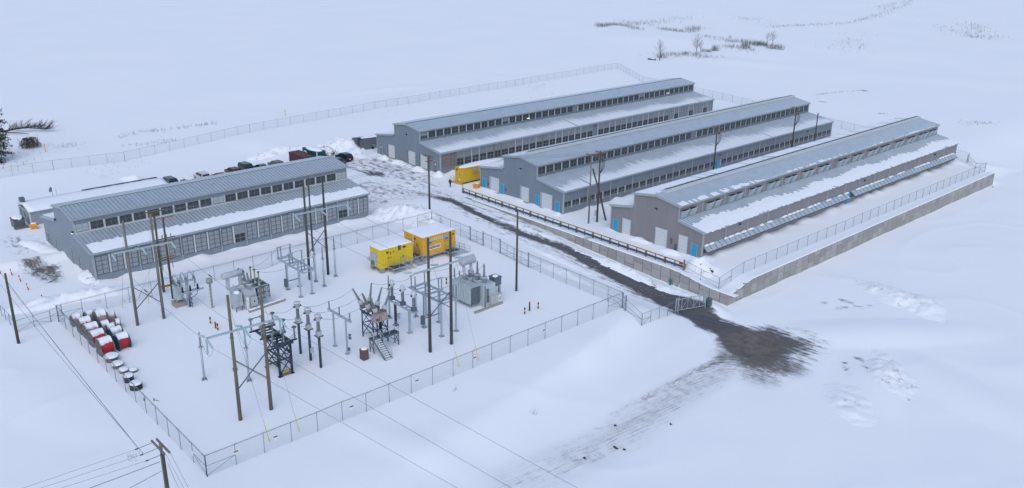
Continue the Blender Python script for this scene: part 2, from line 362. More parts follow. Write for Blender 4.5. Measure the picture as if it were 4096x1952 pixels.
ad_ = N('ShaderNodeAttribute', attribute_name='dirt'); ab_ = N('ShaderNodeAttribute', attribute_name='brown'); af_ = N('ShaderNodeAttribute', attribute_name='flow')
nA = noise_(1.0, 7, .68, af_.outputs['Vector'])              # streaky, follows the wheel tracks
nB = noise_(.9, 8, .7, OB); nC = noise_(.035, 3, .5, OB); nD = noise_(6.0, 5, .7, OB)
mixn = math_('ADD', math_('MULTIPLY', nA, .62), math_('MULTIPLY', nB, .38))
lvl = math_('ADD', ad_.outputs['Fac'], math_('MULTIPLY', math_('SUBTRACT', mixn, .47), 2.9))
mr = N('ShaderNodeMapRange'); mr.interpolation_type = 'SMOOTHSTEP'; mr.inputs[1].default_value = .35; mr.inputs[2].default_value = .98; t.links.new(lvl, mr.inputs[0])
msk = math_('MULTIPLY', mr.outputs[0], math_('GREATER_THAN', ad_.outputs['Fac'], .02))
gate_ = N('ShaderNodeMapRange'); gate_.inputs[1].default_value = .02; gate_.inputs[2].default_value = .25; t.links.new(ad_.outputs['Fac'], gate_.inputs[0])
msk = math_('MULTIPLY', mr.outputs[0], gate_.outputs[0], True)
snowr = N('ShaderNodeValToRGB'); e = snowr.color_ramp.elements; e[0].color = (.845,.865,.89,1); e[1].color = (.89,.90,.915,1); e[0].position = .3; e[1].position = .7
t.links.new(math_('ADD', math_('MULTIPLY', nC, .6), math_('MULTIPLY', nB, .4)), snowr.inputs[0])
dr = N('ShaderNodeValToRGB'); e = dr.color_ramp.elements; e[0].color = (.016,.017,.021,1); e[1].color = (.10,.10,.11,1); e[0].position = .35; e[1].position = .72; t.links.new(math_('ADD', math_('MULTIPLY', nD, .45), math_('MULTIPLY', nA, .55)), dr.inputs[0])
br = N('ShaderNodeValToRGB'); e = br.color_ramp.elements; e[0].color = (.04,.03,.024,1); e[1].color = (.16,.135,.11,1); e[0].position = .3; e[1].position = .72; t.links.new(nB, br.inputs[0])
def mixc(f, a, c):
    n = N('ShaderNodeMix', data_type='RGBA'); 
    for i, x in ((0, f),):
        if isinstance(x, (int, float)): n.inputs[0].default_value = x
        else: t.links.new(x, n.inputs[0])
    t.links.new(a, n.inputs[6]); t.links.new(c, n.inputs[7]); return n.outputs[2]
soil = mixc(math_('MULTIPLY', ab_.outputs['Fac'], .75, True), dr.outputs[0], br.outputs[0])
spz = N('ShaderNodeSeparateXYZ'); t.links.new(af_.outputs['Vector'], spz.inputs[0])
msk = math_('MAXIMUM', msk, math_('MULTIPLY', math_('MULTIPLY', spz.outputs[2], ad_.outputs['Fac']), math_('ADD', .05, math_('MULTIPLY', nB, .55))))
t.links.new(mixc(math_('MULTIPLY', msk, math_('SUBTRACT', .94, math_('MULTIPLY', spz.outputs[2], .34))), snowr.outputs[0], soil), b.inputs['Base Color'])
bp = N('ShaderNodeBump'); bp.inputs['Strength'].default_value = .4; bp.inputs['Distance'].default_value = .16
rut = math_('MULTIPLY', math_('SUBTRACT', nA, .5), math_('ADD', math_('MULTIPLY', gate_.outputs[0], 1.2), .08))
hh = math_('ADD', math_('ADD', math_('MULTIPLY', nB, .16), math_('MULTIPLY', nD, .03)), rut)
t.links.new(hh, bp.inputs['Height']); t.links.new(bp.outputs[0], b.inputs['Normal'])
# flow coordinates: along the road (x) in most places, along the track (y) south of the turnaround
ang = np.where((GX > -60) & (GY < 93), 1.5, .12) + .0*GX
far_ = sst(-62, -52, GX)*sst(96, 86, GY)
A_ = .06+(1.52-.06)*far_
ca, sa = np.cos(A_), np.sin(A_)
FLX = (GX*ca+GY*sa)*.22; FLY = (-GX*sa+GY*ca)*1.5
FLX = FLX*(1-.45*far_); FLY = FLY*(1+.9*far_)
lot = sst(-128, -136, GX); FLX = FLX*(1-lot)+GX*.5*lot; FLY = FLY*(1-lot)+GY*1.1*lot
def grid_obj(name, mask):
    idx = np.arange(nx*ny).reshape(nx, ny)
    q = np.stack([idx[:-1,:-1], idx[1:,:-1], idx[1:,1:], idx[:-1,1:]], -1)[mask]
    used, inv = np.unique(q, return_inverse=True); inv = inv.reshape(q.shape)
    me = bpy.data.meshes.new(name)
    co = np.stack([GX.ravel()[used], GY.ravel()[used], GZ.ravel()[used]], -1).astype(np.float32)
    me.vertices.add(len(co)); me.vertices.foreach_set('co', co.ravel())
    me.loops.add(inv.size); me.loops.foreach_set('vertex_index', inv.ravel().astype(np.int32))
    me.polygons.add(len(inv)); me.polygons.foreach_set('loop_start', (np.arange(len(inv))*4).astype(np.int32))
    me.polygons.foreach_set('use_smooth', np.ones(len(inv), bool))
    me.update(calc_edges=True)
    for nm, F in (('dirt', fd), ('brown', fb)):
        a = me.attributes.new(nm, 'FLOAT', 'POINT'); a.data.foreach_set('value', np.clip(F, 0, 1.5).ravel()[used].astype(np.float32))
    a = me.attributes.new('flow', 'FLOAT_VECTOR', 'POINT')
    a.data.foreach_set('vector', np.stack([FLX.ravel()[used], FLY.ravel()[used], fpale.ravel()[used]], -1).astype(np.float32).ravel())
    me.materials.append(gsm); o = bpy.data.objects.new(name, me); COL.objects.link(o); tag(o, kind='structure'); return o
rm = (froad[:-1,:-1] > .05)
grid_obj('ground', ~rm); grid_obj('road', rm)
# ---------------------------------------------------------------- halls
def hall(key, ox, oy, ze, L, wl, wu, hs, hu, ha, hb, wm, label, snowspec, kind):
    H = thing('industrial_hall', (ox, oy, ze-hb), label, 'hall', 'long stepped-roof halls')
    hw = .18
    def Zf(z): return ze+z
    # body prism
    prof = [(-wl,-hb-1.2),(-wl,-.06),(-wu,hs-.06),(-wu,hu-.06),(0,ha-.06),(wu,hu-.06),(wu,hs-.06),(wl,-.06),(wl,-hb-1.2)]
    mb = MB(); n = len(prof)
    vs = [(ox+a, oy+y, ze+z) for y in (0, L) for a, z in prof]
    mb.add(vs, [tuple(range(n)), tuple(range(2*n-1, n-1, -1))]+[(i, n+i, n+(i+1) % n, (i+1) % n) for i in range(n)], 0)
    body = mb.build('wall', [wm], H)
    # roofs
    def slope(y0, y1, x0, z0, x1, z1, over=.3):
        d = Vector((x1-x0, 0, z1-z0)).normalized(); p0 = Vector((x0, 0, z0)); p1 = Vector((x1, 0, z1))+d*over; nn = Vector((-d.z, 0, d.x)); 
        if nn.z < 0: nn = -nn
        return p0, p1, nn, d
    pitch = .61; roofs = []
    for nm, sx, a, b_ in (('upper_roof', 1, (0,ha), (wu,hu)), ('upper_roof', -1, (0,ha), (-wu,hu)), ('lower_roof', 1, (wu+.03,hs), (wl,0)), ('lower_roof', -1, (-wu-.03,hs), (-wl,0))):
        p0, p1, nn, d = slope(0, L, ox+a[0], Zf(a[1]), ox+b_[0], Zf(b_[1]))
        r = MB(); T = nn*.07
        r.hexa([p0+Vector((0,oy-.25,0)), p1+Vector((0,oy-.25,0)), p1+Vector((0,oy+L+.25,0)), p0+Vector((0,oy+L+.25,0)),
                p0+T+Vector((0,oy-.25,0)), p1+T+Vector((0,oy-.25,0)), p1+T+Vector((0,oy+L+.25,0)), p0+T+Vector((0,oy+L+.25,0))], 0)
        k = 0; y = oy+.12
        while y < oy+L:
            w = .035; hgt = nn*.125
            r.hexa([p0+T+Vector((0,y-w,0)), p1+T+Vector((0,y-w,0)), p1+T+Vector((0,y+w,0)), p0+T+Vector((0,y+w,0)), p0+hgt+Vector((0,y-w*.6,0)), p1+hgt+Vector((0,y-w*.6,0)), p1+hgt+Vector((0,y+w*.6,0)), p0+hgt+Vector((0,y+w*.6,0))], 1)
            y += pitch
        ob = r.build(nm, ['roof' if key == 0 else 'frost', 'rib'], H)
        # rake trim and gutter
        tr = MB()
        for yy in (oy-.3, oy+L+.26):
            q0 = p0+nn*.1; q1 = p1+nn*.1
            tr.hexa([q0-nn*.34+Vector((0,yy,0)), q1-nn*.34+Vector((0,yy,0)), q1-nn*.34+Vector((0,yy+.05,0)), q0-nn*.34+Vector((0,yy+.05,0)), q0+Vector((0,yy,0)), q1+Vector((0,yy,0)), q1+Vector((0,yy+.05,0)), q0+Vector((0,yy+.05,0))], 0)
        e0 = p1+Vector((0,oy-.25,-.10)); e1 = p1+Vector((0,oy+L+.25,-.10)); tr.bar(e0, e1, .12, .2, 0)
        tr.build('roof_trim', ['trim'], ob)
        roofs.append((ob, p0, p1, nn, d))
        # snow in the gaps between ribs
        sp = snowspec.get(('U' if nm[0] == 'u' else 'L')+('+' if sx > 0 else '-'))
        if sp:
            lo_f, hi_f, var_, th, cover, over, gap = sp     # fractions from the eave, thickness
            sm = MB(); full = (p1-p0).length; y = oy+.12; ph = random.uniform(0, 6); prev = None; kk = 0
            while y < oy+L-.1:
                yn = min(y+pitch, oy+L+.1); u_ = (y-oy)/L
                f = hi_f + var_*(math.sin(u_*9+ph)*.3+math.sin(u_*23+ph*2)*.3+random.uniform(-.55,.55)) if not callable(hi_f) else hi_f(u_)+var_*random.uniform(-.5,.5)+var_*.5*math.sin(u_*37+ph)
                l_ = lo_f-(random.uniform(0, over) if over else 0)
                if over and random.random() < .07: l_ += .05
                if over and random.random() < .03: l_ += .10
                if random.random() < gap: y = yn; continue
                segs = 1 if cover else 1
                fa = max(l_+.02, f); inset = .0 if cover else .075
                a0 = p1-d*full*0; q_lo = p1-d*(full*l_+.0); q_hi = p1-d*(full*fa)
                y0_, y1_ = y+inset, yn-inset
                t0 = th*random.uniform(.8, 1.25)
                nm0 = nn*(.075); 
                q_md = q_lo+(q_hi-q_lo)*.55
                A = [q_lo+nm0+Vector((0,y0_,0)), q_md+nm0+Vector((0,y0_,0)), q_hi+nm0+Vector((0,y0_+.1*(inset>0),0))]
                tp_ = .0 if cover else (y1_-y0_)*.38
                A[1] = q_md+nm0+Vector((0,y0_+tp_*.25,0)); A[2] = q_hi+nm0+Vector((0,y0_+tp_*1.15,0))
                B = [q_lo+nm0+Vector((0,y1_,0)), q_md+nm0+Vector((0,y1_-tp_*.25,0)), q_hi+nm0+Vector((0,y1_-tp_*1.15,0))]
                T_ = [nn*(t0*.9), nn*t0, nn*(.012 if not cover else t0*.35)]
                vs = A+B+[A[i]+T_[i] for i in range(3)]+[B[i]+T_[i] for i in range(3)]
                sm.add(vs, [(6,7,10,9),(7,8,11,10),(0,6,9,3),(0,1,7,6),(1,2,8,7),(4,3,9,10),(5,4,10,11),(2,5,11,8)], 0)
                y = yn
            sm.build('roof_snow', ['snow'], ob)
    # corner trims
    for (xx, top) in ((ox-wl, 0), (ox+wl, 0), (ox-wu, hu), (ox+wu, hu)):
        z0 = ze-hb-1 if top == 0 else ze+hs
        for yy in (oy, oy+L): c = MB(); c.box(xx-.09, xx+.09, yy-.06, yy+.06, z0, ze+top-.05, 0); c.build('corner_trim', ['trim'], H)
    return H
def winmesh(w, h, cols, rows, kind):
    """frame with louvre slats; faces +X, origin at the lower corner nearest the camera"""
    m = MB(); m.box(.0, .03, 0, w, 0, h, 0)
    fr = .06
    if kind == 'open':
        m.box(.03, .035, .02, w-.02, .02, h-.02, 1)
        ns = max(4, int(h/.19))
        for k in range(ns):
            z = .08+k*(h-.12)/ns; m.hexa([(.035,.04,z),(.085,.04,z-.03),(.085,w-.04,z-.03),(.035,w-.04,z),(.035,.04,z+.02),(.085,.04,z-.01),(.085,w-.04,z-.01),(.035,w-.04,z+.02)], 2)
    elif kind == 'half':
        m.box(.03, .035, .02, w-.02, .02, h*.48, 1); m.box(.03, .06, .02, w-.02, h*.48, h-.02, 3)
        for k in range(7):
            z = .08+k*(h*.46)/7; m.box(.035, .085, .04, w-.04, z, z+.03, 2)
        for k in range(5):
            z = h*.52+k*(h*.46)/5; m.box(.055, .075, .04, w-.04, z, z+.02, 2)
    elif kind == 'low':      # dark upper row, paler lower row
        m.box(.03, .035, .02, w-.02, .02, h-.02, 1); m.box(.035, .05, .02, w-.02, .05, h*.28, 4)
        for k in range(6):
            z = .08+k*(h-.12)/6; m.box(.04, .085, .04, w-.04, z, z+.03, 2)
    elif kind == 'brown':
        m.box(.03, .05, .02, w-.02, .02, h-.02, 5)
        for k in range(12):
            z = .08+k*(h-.12)/12; m.box(.05, .07, .04, w-.04, z, z+.03, 2)
    elif kind == 'pale':
        m.box(.03, .05, .02, w-.02, .02, h-.02, 6)
    else:
        m.box(.03, .05, .02, w-.02, .02, h-.02, 4)
        for k in range(rows*3):
            z = .08+k*(h-.12)/(rows*3); m.box(.05, .072, .04, w-.04, z, z+.03, 7)
    dk = 8 if kind in ('shut',) else 3
    tk = .03 if kind == 'open' else .045
    for i in range(cols+1):
        y = i*(w-tk)/cols; m.box(.03, .095, y, y+tk, 0, h, dk if kind != 'open' else 9)
    for j in range(rows+1):
        z = j*(h-tk)/rows; m.box(.03, .09, 0, w, z, z+tk, dk if kind != 'open' else 9)
    return m
WM = ['trim', 'dark', 'slat', 'closed', 'closed', 'brown', 'closedl', 'trim', 'frame', 'mull']
WCACHE = {}
def put_window(H, x, y, z, w, h, cols, rows, kind, name='window'):
    key = (w, h, cols, rows, kind)
    if key not in WCACHE:
        ob = winmesh(w, h, cols, rows, kind).build(name, WM); WCACHE[key] = ob.data
    else:
        ob = bpy.data.objects.new(name, WCACHE[key]); COL.objects.link(ob)
    ob.parent = H; ob.location = Vector((x, y, z))-H.location; return ob
def gable_door(H, ox, oy, x0, x1, z0, h, m, name='door', handle=True, yf=0):
    d = MB(); d.box(ox+x0, ox+x1, oy-.07, oy+.01, z0, z0+h, 0)
    ob = d.build(name, [m], H)
    f = MB()
    for a, b_ in ((x0-.08, x0), (x1, x1+.08)): f.box(ox+a, ox+b_, oy-.12, oy+.01, z0, z0+h+.08, 0)
    f.box(ox+x0, ox+x1, oy-.12, oy+.01, z0+h, z0+h+.08, 0)
    if m == 'white': f.box(ox+x0-.3, ox+x1+.1, oy-.35, oy+.01, z0-.16, z0-.02, 1)
    f.build('door_frame', ['trim', 'conc'], ob)
    if m == 'white':
        s = MB()
        for k in range(1, 5): s.box(ox+x0+.02, ox+x1-.02, oy-.082, oy-.069, z0+h*k/5, z0+h*k/5+.02, 0)
        s.build('door_panel_joint', ['trim'], ob)
    elif handle:
        s = MB(); s.box(ox+x0+.1, ox+x0+.2, oy-.12, oy-.069, z0+1.0, z0+1.06, 0); s.build('handle', ['frame'], ob)
    return ob
def wall_lamp(H, x, y, z, dx, dy, lit=False):
    l = MB(); l.box(x-.16+dx*.12, x+.16+dx*.12, y-.16+dy*.12, y+.16+dy*.12, z-.12, z+.16, 0)
    l.box(x-.13+dx*.2, x+.13+dx*.2, y-.13+dy*.2, y+.13+dy*.2, z-.2, z-.12, 1)
    l.build('wall_lamp', ['frame', 'lit' if lit else 'lamp'], H)
def downspout(H, x, y, z0, z1):
    m = MB(); m.box(x, x+.12, y-.07, y+.07, z0, z1, 0); m.build('downspout', ['trim'], H)
def ridge_vent(H, ox, oy, z, L, off=0):
    v = MB(); v.box(ox-.45, ox+.55, oy+1.8, oy+L-.1, z-.05, z+.42, 0)
    v.box(ox-.42, ox+.02, oy+2.2, oy+L-.4, z+.42, z+.435, 1)
    y = oy+4
    while y < oy+L-3: v.box(ox-.27, ox+.02, y, y+.05, z+.42, z+.45, 0); y += 3.05
    v.build('ridge_vent', ['offw', 'dark'], H)
PCACHE = {}
def pier(H, x, y0, y1, z0, z1, m='pier'):
    key = (round(y1-y0, 3), round(z1-z0, 3), m)
    if key not in PCACHE:
        q = MB(); q.box(0, .045, 0, y1-y0, 0, z1-z0, 0); ob = q.build('window_pier', [m]); PCACHE[key] = ob.data
    else: ob = bpy.data.objects.new('window_pier', PCACHE[key]); COL.objects.link(ob)
    ob.parent = H; ob.location = Vector((x, y0, z0))-H.location
PW = 2.125
ystarts = [i*PW for i in range(22)]+[48.5+i*PW for i in range(22)]
dsp = [i*3*PW for i in range(1, 8)]+[50.6+i*3*PW for i in range(0, 7)]
# ---- hall beside the car park at the left (half length)
ox, oy, ze, L = -141.64, 37.13, 3.74, 47.8
H0 = hall(0, ox, oy, ze, L, 11.5, 4.58, 1.1, 3.54, 4.33, 4.7, 'wall0', 'short blue-grey hall at the left whose two rows of windows face the substation yard',
          {'L+': (.0, .45, .07, .11, True, 0, 0), 'L-': (.0, .8, .1, .14, True, 0, 0)}, 0)
for i in range(22):
    k = 'pale' if i in (0, 10, 21) else 'open'
    put_window(H0, ox+4.58, oy+.12+i*2.17+.12, ze+1.1+.28, 1.85, 1.2, 2, 2, k)
    put_window(H0, ox+11.5, oy+.12+i*2.17+.14, ze-4.7+1.2, 1.8, 2.85, 2, 4, 'shut' if i not in (10, 19) else 'half')
for i in range(1, 22):
    if i in (3, 6, 9, 11, 13, 16, 19): continue
    pier(H0, ox+11.5, oy+i*2.17, oy+i*2.17+.26, ze-4.7+1.2, ze-4.7+4.05)
for i in range(0, 22): pier(H0, ox+4.58, oy+i*2.17-.02, oy+i*2.17+.22, ze+1.3, ze+1.1+1.5)
pm = MB(); pm.box(ox+4.58, ox+4.75, oy, oy+L, ze+1.12, ze+1.3, 0)
pm.build('window_sill', ['pier'], H0)
for i in (0, 3, 6, 9, 11, 13, 16, 19, 22): downspout(H0, ox+11.5, oy+.12+min(i*2.17, L-.2), ze-5.5, ze-.1)
for a, b_, hgt in ((-10.4,-9.1,2.3), (-6.2,-5.2,2.3), (1.6,2.5,2.9), (4.6,5.8,2.4), (9.3,10.3,2.3)):
    gable_door(H0, ox, oy, a, b_, ze-4.7, hgt, 'gdoor')
wall_lamp(H0, ox+4.1, oy, ze+1.3, 0, -1, True); wall_lamp(H0, ox-4.3, oy, ze+1.2, 0, -1)
for yy in (6.2, 19.6, 32, 44.2): wall_lamp(H0, ox+11.5, oy+yy, ze-.35, 1, 0)
# ---- far hall
ox, oy, ze, L = -153.31, 110.65, 4.67, 95.55
H1 = hall(1, ox, oy, ze, L, 11.5, 4.6, 1.12, 3.54, 4.28, 4.38, 'wall', 'farthest grey hall with louvred windows in both tiers and a yellow container beside it',
          {'L+': (.05, lambda u: .5+.2*math.exp(-((u-.45)/.3)**2)-.1*u, .17, .012, False, 0, .03), 'L-': (.0, .85, .1, .12, True, 0, 0)}, 1)
for i, y in enumerate(ystarts):
    k = 'open'
    if i == 0: k = 'half'
    if i in (11, 33): k = 'half'
    put_window(H1, ox+4.6, oy+y+.14, ze+1.12+.58, 1.85, 1.32, 2, 2, k)
    kk = 'half' if i > 1 else 'brown'
    if i > 34: kk = 'shut' if i % 3 else 'half'
    put_window(H1, ox+11.5, oy+y+.14, ze-4.38+1.05, 1.82, 3.0, 2, 4, kk)
for i in [0]+list(dsp): downspout(H1, ox+11.5, oy+(i or .1), ze-5.2, ze-.1)
for i, y in enumerate(ystarts):
    pier(H1, ox+4.6, oy+y-.1, oy+y+.12, ze+1.68, ze+3.04)
    pier(H1, ox+11.5, oy+y-.1, oy+y+.12, ze-3.35, ze-.3, 'brown' if i in (1, 2, 7, 8, 9, 14) else 'pier')
gable_door(H1, ox, oy, -10.5, -9.4, ze-4.3, 2.35, 'gdoor'); gable_door(H1, ox, oy, 9.2, 10.45, ze-4.3, 2.35, 'gdoor')
for a, b_ in ((-7.0,-4.65), (.5,2.9), (4.8,7.1)):
    gable_door(H1, ox, oy, a, b_, ze-4.35, 2.85, 'white')
    q = MB(); q.box(ox+a-.35, ox+a-.08, oy-.05, oy+.01, ze-4.35, ze-1.45, 0); q.build('door_jamb', ['frame'], H1)
for a in (-9.9, 9.9):
    q = MB(); q.box(ox+a-.15, ox+a+.15, oy-.09, oy-.07, ze-2.9, ze-2.5, 0); q.build('notice', ['lwhite'], H1)
wall_lamp(H1, ox-.1, oy, ze+1.9, 0, -1); wall_lamp(H1, ox+11.5, oy+47.6, ze-.9, 1, 0)
for yy, s in ((31.2, .9), (83.5, 1.0)):   # ceiling lights seen through the clerestory
    q = MB(); q.box(ox+4.66, ox+4.7, oy+yy, oy+yy+s, ze+1.98, ze+2.1, 0); q.build('lit_ceiling_lamp', ['lit'], H1)
rc = MB(); rc.box(ox-.12, ox+.12, oy-.2, oy+L+.2, ze+4.33, ze+4.42, 0); rc.build('ridge_cap', ['galvd'], H1)
rc = MB(); rc.box(H0.location.x-.08, H0.location.x+.08, H0.location.y-.2, H0.location.y+47.9, 3.74+4.36, 3.74+4.44, 0); rc.build('ridge_cap', ['galvd'], H0)
# ---- middle hall
ox, oy, ze, L = -117.84, 110.97, 4.38, 95.55
H2 = hall(2, ox, oy, ze, L, 11.5, 4.6, 1.1, 3.54, 4.30, 4.31, 'wall', 'middle grey hall with four blue doors, a white ridge vent and three white roller doors',
          {'L+': (.02, lambda u: .42+.24*math.exp(-((u-.55)/.35)**2)-.05*u, .18, .014, False, 0, .03), 'L-': (.0, .8, .15, .1, True, 0, 0), 'U-': (.3, .7, .2, .03, False, 0, .1)}, 2)
for i, y in enumerate(ystarts):
    put_window(H2, ox+4.6, oy+y+.14, ze+1.1+.58, 1.85, 1.32, 2, 2, 'open')
    put_window(H2, ox+11.5, oy+y+.14, ze-4.31+.95, 1.85, 1.38, 2, 2, 'low')
for y in ystarts:
    pier(H2, ox+4.6, oy+y-.1, oy+y+.12, ze+1.66, ze+3.02); pier(H2, ox+11.5, oy+y-.1, oy+y+.12, ze-3.38, ze-1.96)
for i in [0]+list(dsp): downspout(H2, ox+11.5, oy+(i or .1), ze-5, ze-.1)
for a, b_ in ((-10.76,-9.75), (-5.45,-4.55), (4.3,5.27), (9.6,10.6)): gable_door(H2, ox, oy, a, b_, ze-4.25, 2.1, 'blue')
for a, b_ in ((-8.35,-5.85), (.5,2.55), (6.0,8.7)):
    gable_door(H2, ox, oy, a, b_, ze-4.2, 2.85, 'white')
    q = MB(); q.box(ox+a-.4, ox+a-.08, oy-.1, oy+.01, ze-4.3, ze-1.3, 0); q.build('door_jamb', ['trim'], H2)
q = MB(); q.box(ox+11.5, ox+11.58, oy+46.9, oy+48.0, ze-4.2, ze-2.0, 0); q.build('side_door', ['blue'], H2)
wall_lamp(H2, ox+.2, oy, ze+1.9, 0, -1); wall_lamp(H2, ox+11.5, oy+48, ze-1.0, 1, 0); wall_lamp(H2, ox+11.5, oy+84, ze-1.0, 1, 0)
ridge_vent(H2, ox, oy, ze+4.42, L)
for a in (-4.1, -9.2):
    q = MB(); q.box(ox+a, ox+a+.25, oy-.15, oy+.01, ze-3.3, ze-2.8, 0); q.build('meter_box', ['galvd'], H2)
# ---- near hall with hoods
ox, oy, ze, L = -85.58, 111.25, 4.58, 95.55
H3 = hall(3, ox, oy, ze, L, 9.55, 4.65, .86, 3.2, 3.9, 4.63, 'wall3', 'nearest taupe hall with snow hanging off its lower roof and metal hoods along the clerestory',
          {'L+': (-.02, lambda u: .60-.12*u+.06*math.sin(u*14), .15, .13, True, .055, 0), 'L-': (.0, .8, .15, .14, True, 0, 0), 'U-': (.05, .75, .2, .07, True, 0, .1),
           'U+': (.0, lambda u: .24*math.exp(-((u-.1)/.13)**2)+.2*math.exp(-((u-.44)/.04)**2)+.0, .13, .05, True, .01, .25)}, 3)
yb = []
hoodmb = None
bays3 = [2.2,9.0,15.3,21.3,27.2,32.9,39.0,44.8,51.9,58.0,64.2,69.8,76.0,81.9,87.8,92.6]
for i, yc in enumerate(bays3):
    for s in (-1.06, 1.06):
        h_ = MB(); w = .74; y0, y1 = oy+yc+s-w, oy+yc+s+w; x = ox+4.65; zb = ze+.86+.15; zt = ze+.86+1.42
        # sheet-metal hood: front leans outwards towards the open top
        h_.hexa([(x,y0,zb),(x+.14,y0,zb),(x+.14,y1,zb),(x,y1,zb),(x,y0,zt),(x+.62,y0,zt),(x+.62,y1,zt),(x,y1,zt)], 0)
        h_.box(x+.05, x+.46, y0+.06, y1-.06, zt+.002, zt+.012, 1)
        h_.box(x+.59, x+.65, y0-.02, y1+.02, zt-.04, zt+.05, 0)
        h_.build('hood', ['hood', 'dark'], H3)
    st = MB(); st.box(ox+4.65, ox+4.66, oy+yc-2.0, oy+yc+2.0, ze+.86+1.3, ze+.86+1.5, 0); st.build('brown_band', ['brownbox'], H3)  # thin dark brown band on the wall at hood-top height
seams3 = [6.1, 12.3, 18.3, 24.3, 30.2, 36.0, 41.9]+[47.9, 55.0, 61.2, 67.0, 72.9, 79.0, 84.9, 90.4]
for y in seams3:
    downspout(H3, ox+4.65, oy+y, ze+.9, ze+3.1)
for y in (.1, 6.1,12.3,18.4,24.7,31.5,38.3,44.7,50.4,56.4,62.7,70,76.4,82.5,88.7,95.2): downspout(H3, ox+9.55, oy+y, ze-5.3, ze-.15)
def awning(y0, y1, n):
    for k in range(n):
        a = oy+y0+(y1-y0)*k/n+.008; b_ = oy+y0+(y1-y0)*(k+1)/n-.008; x = ox+9.55; zt = ze-4.63+2.35; zb = zt-.75
        p = MB(); p.hexa([(x,a,zt-.1),(x+.98,a,zb-.06),(x+.98,b_,zb-.06),(x,b_,zt-.1),(x+.02,a,zt),(x+1.05,a,zb),(x+1.05,b_,zb),(x+.02,b_,zt)], 0)
        p.box(x+.93, x+1.0, a, b_, zb-.2, zb-.06, 1); p.hexa([(x,a,zb-.5),(x+.1,a,zb-.5),(x+.1,b_,zb-.5),(x,b_,zb-.5),(x,a,zt-.12),(x+.08,a,zt-.12),(x+.08,b_,zt-.12),(x,b_,zt-.12)], 1)
        p.bar((x+.03,a+.03,zt+.025),(x+1.03,a+.03,zb+.03), .06, .03, 1)
        p.build('awning_panel', ['zinc', 'frame'], H3)
    y = oy+y0+.3
    while y < oy+y1-.5:
        ln = random.uniform(.8, 2.2)
        if random.random() < .62: s = MB(); s.blob((ox+9.72, y+ln/2, ze-4.63+2.3), .26, ln/2, .22, seed=int(y*10), n=10, rings=3); s.build('awning_snow', ['snow'], H3, True)
        y += ln*1.05
awning(.1, 45.6, 34); awning(47.4, 94.6, 34)
for a, b_ in ((-8.88,-7.85), (7.6,8.63)): gable_door(H3, ox, oy, a, b_, ze-4.45, 2.1, 'blue')
for a, b_, hh_ in ((-6.86,-5.07,2.8), (.26,2.64,3.05), (5.0,6.74,3.0)): gable_door(H3, ox, oy, a, b_, ze-4.5, hh_, 'white')
q = MB(); q.box(ox+9.55, ox+9.62, oy+46.0, oy+47.2, ze-4.5, ze-2.3, 0); q.build('side_door', ['blue'], H3)
wall_lamp(H3, ox+.1, oy, ze+1.6, 0, -1); wall_lamp(H3, ox+9.55, oy+10, ze-.8, 1, 0); wall_lamp(H3, ox+9.55, oy+52.5, ze-1.1, 1, 0); wall_lamp(H3, ox+9.55, oy+84, ze-1.0, 1, 0)
q = MB(); q.box(ox+3.4, ox+3.7, oy-.2, oy+.01, ze-3.1, ze-2.6, 0); q.box(ox+3.5, ox+3.58, oy-.1, oy+.01, ze-3.6, ze-3.1, 0); q.box(ox+4.35, ox+4.6, oy-.2, oy+.01, ze-4.4, ze-3.3, 0); q.build('meter_box', ['galvd'], H3)
ridge_vent(H3, ox, oy, ze+4.0, L)
# ---------------------------------------------------------------- retaining wall and guard rail
rw = thing('retaining_wall', (-66, 104.4, -2.5), 'grey stone-faced concrete panel retaining wall turning a corner around the snowy pad below the taupe hall', 'retaining wall')
def wtop_road(x): return -.02-.95*float(sst(-77, -68.5, x))+.12
def wtop_right(y): return -.02-.95*float(sst(111, 105.5, y))+.12
def panel(m, a0, a1, z0, z1, ax, mi):
    g = .05
    if ax == 'x': m.box(a0+g, a1-g, 104.24-random.uniform(0,.03), 104.6, z0+g*.5, z1-g*.5, mi)
    else: m.box(-66.3, -65.98+random.uniform(0,.03), a0+g, a1-g, z0+g*.5, z1-g*.5, mi)
STN = ['stone', 'stone2', 'stone3', 'joint']
for ax, lo, hi, wt, st in (('x', -126, -66.3, wtop_road, 1.83), ('y', 104.6, 203.6, wtop_right, 1.83)):
    m = MB(); a = lo; k = 0
    while a < hi-.05:
        b_ = min(a+st, hi); top = wt((a+b_)/2); zb = -4.0
        if k % 2: cuts = [zb, -2.2, -.75+random.uniform(-.06,.06), top]
        else: cuts = [zb, -1.4+random.uniform(-.06,.06), top]
        cuts = [c for c in cuts if c < top-.15]+[top]
        for i in range(len(cuts)-1): panel(m, a, b_, cuts[i], cuts[i+1], ax, random.choice((0,0,1,1,2)))
        if ax == 'x': m.box(a, b_, 104.32, 104.55, zb, top-.04, 3)
        else: m.box(-66.25, -66.05, a, b_, zb, top-.04, 3)
        a = b_; k += 1
    m.build('wall_face', STN, rw)
m = MB(); m.box(-66.34, -65.95, 104.2, 104.62, -4, -.86, 0); m.build('corner_block', ['cab'], rw)
s = MB()
for x0, x1 in ((-124, -95), (-95, -66.4)):
    x = x0
    while x < x1: 
        t0 = wtop_road(x); t1 = wtop_road(min(x+2, x1)); s.hexa([(x,104.26,t0),(x+2,104.26,t1),(x+2,105.3,t1-.1),(x,105.3,t0-.1),(x,104.34,t0+.14),(x+2,104.34,t1+.14),(x+2,105.3,t1+.05),(x,105.3,t0+.05)], 0); x += 2
y = 104.6
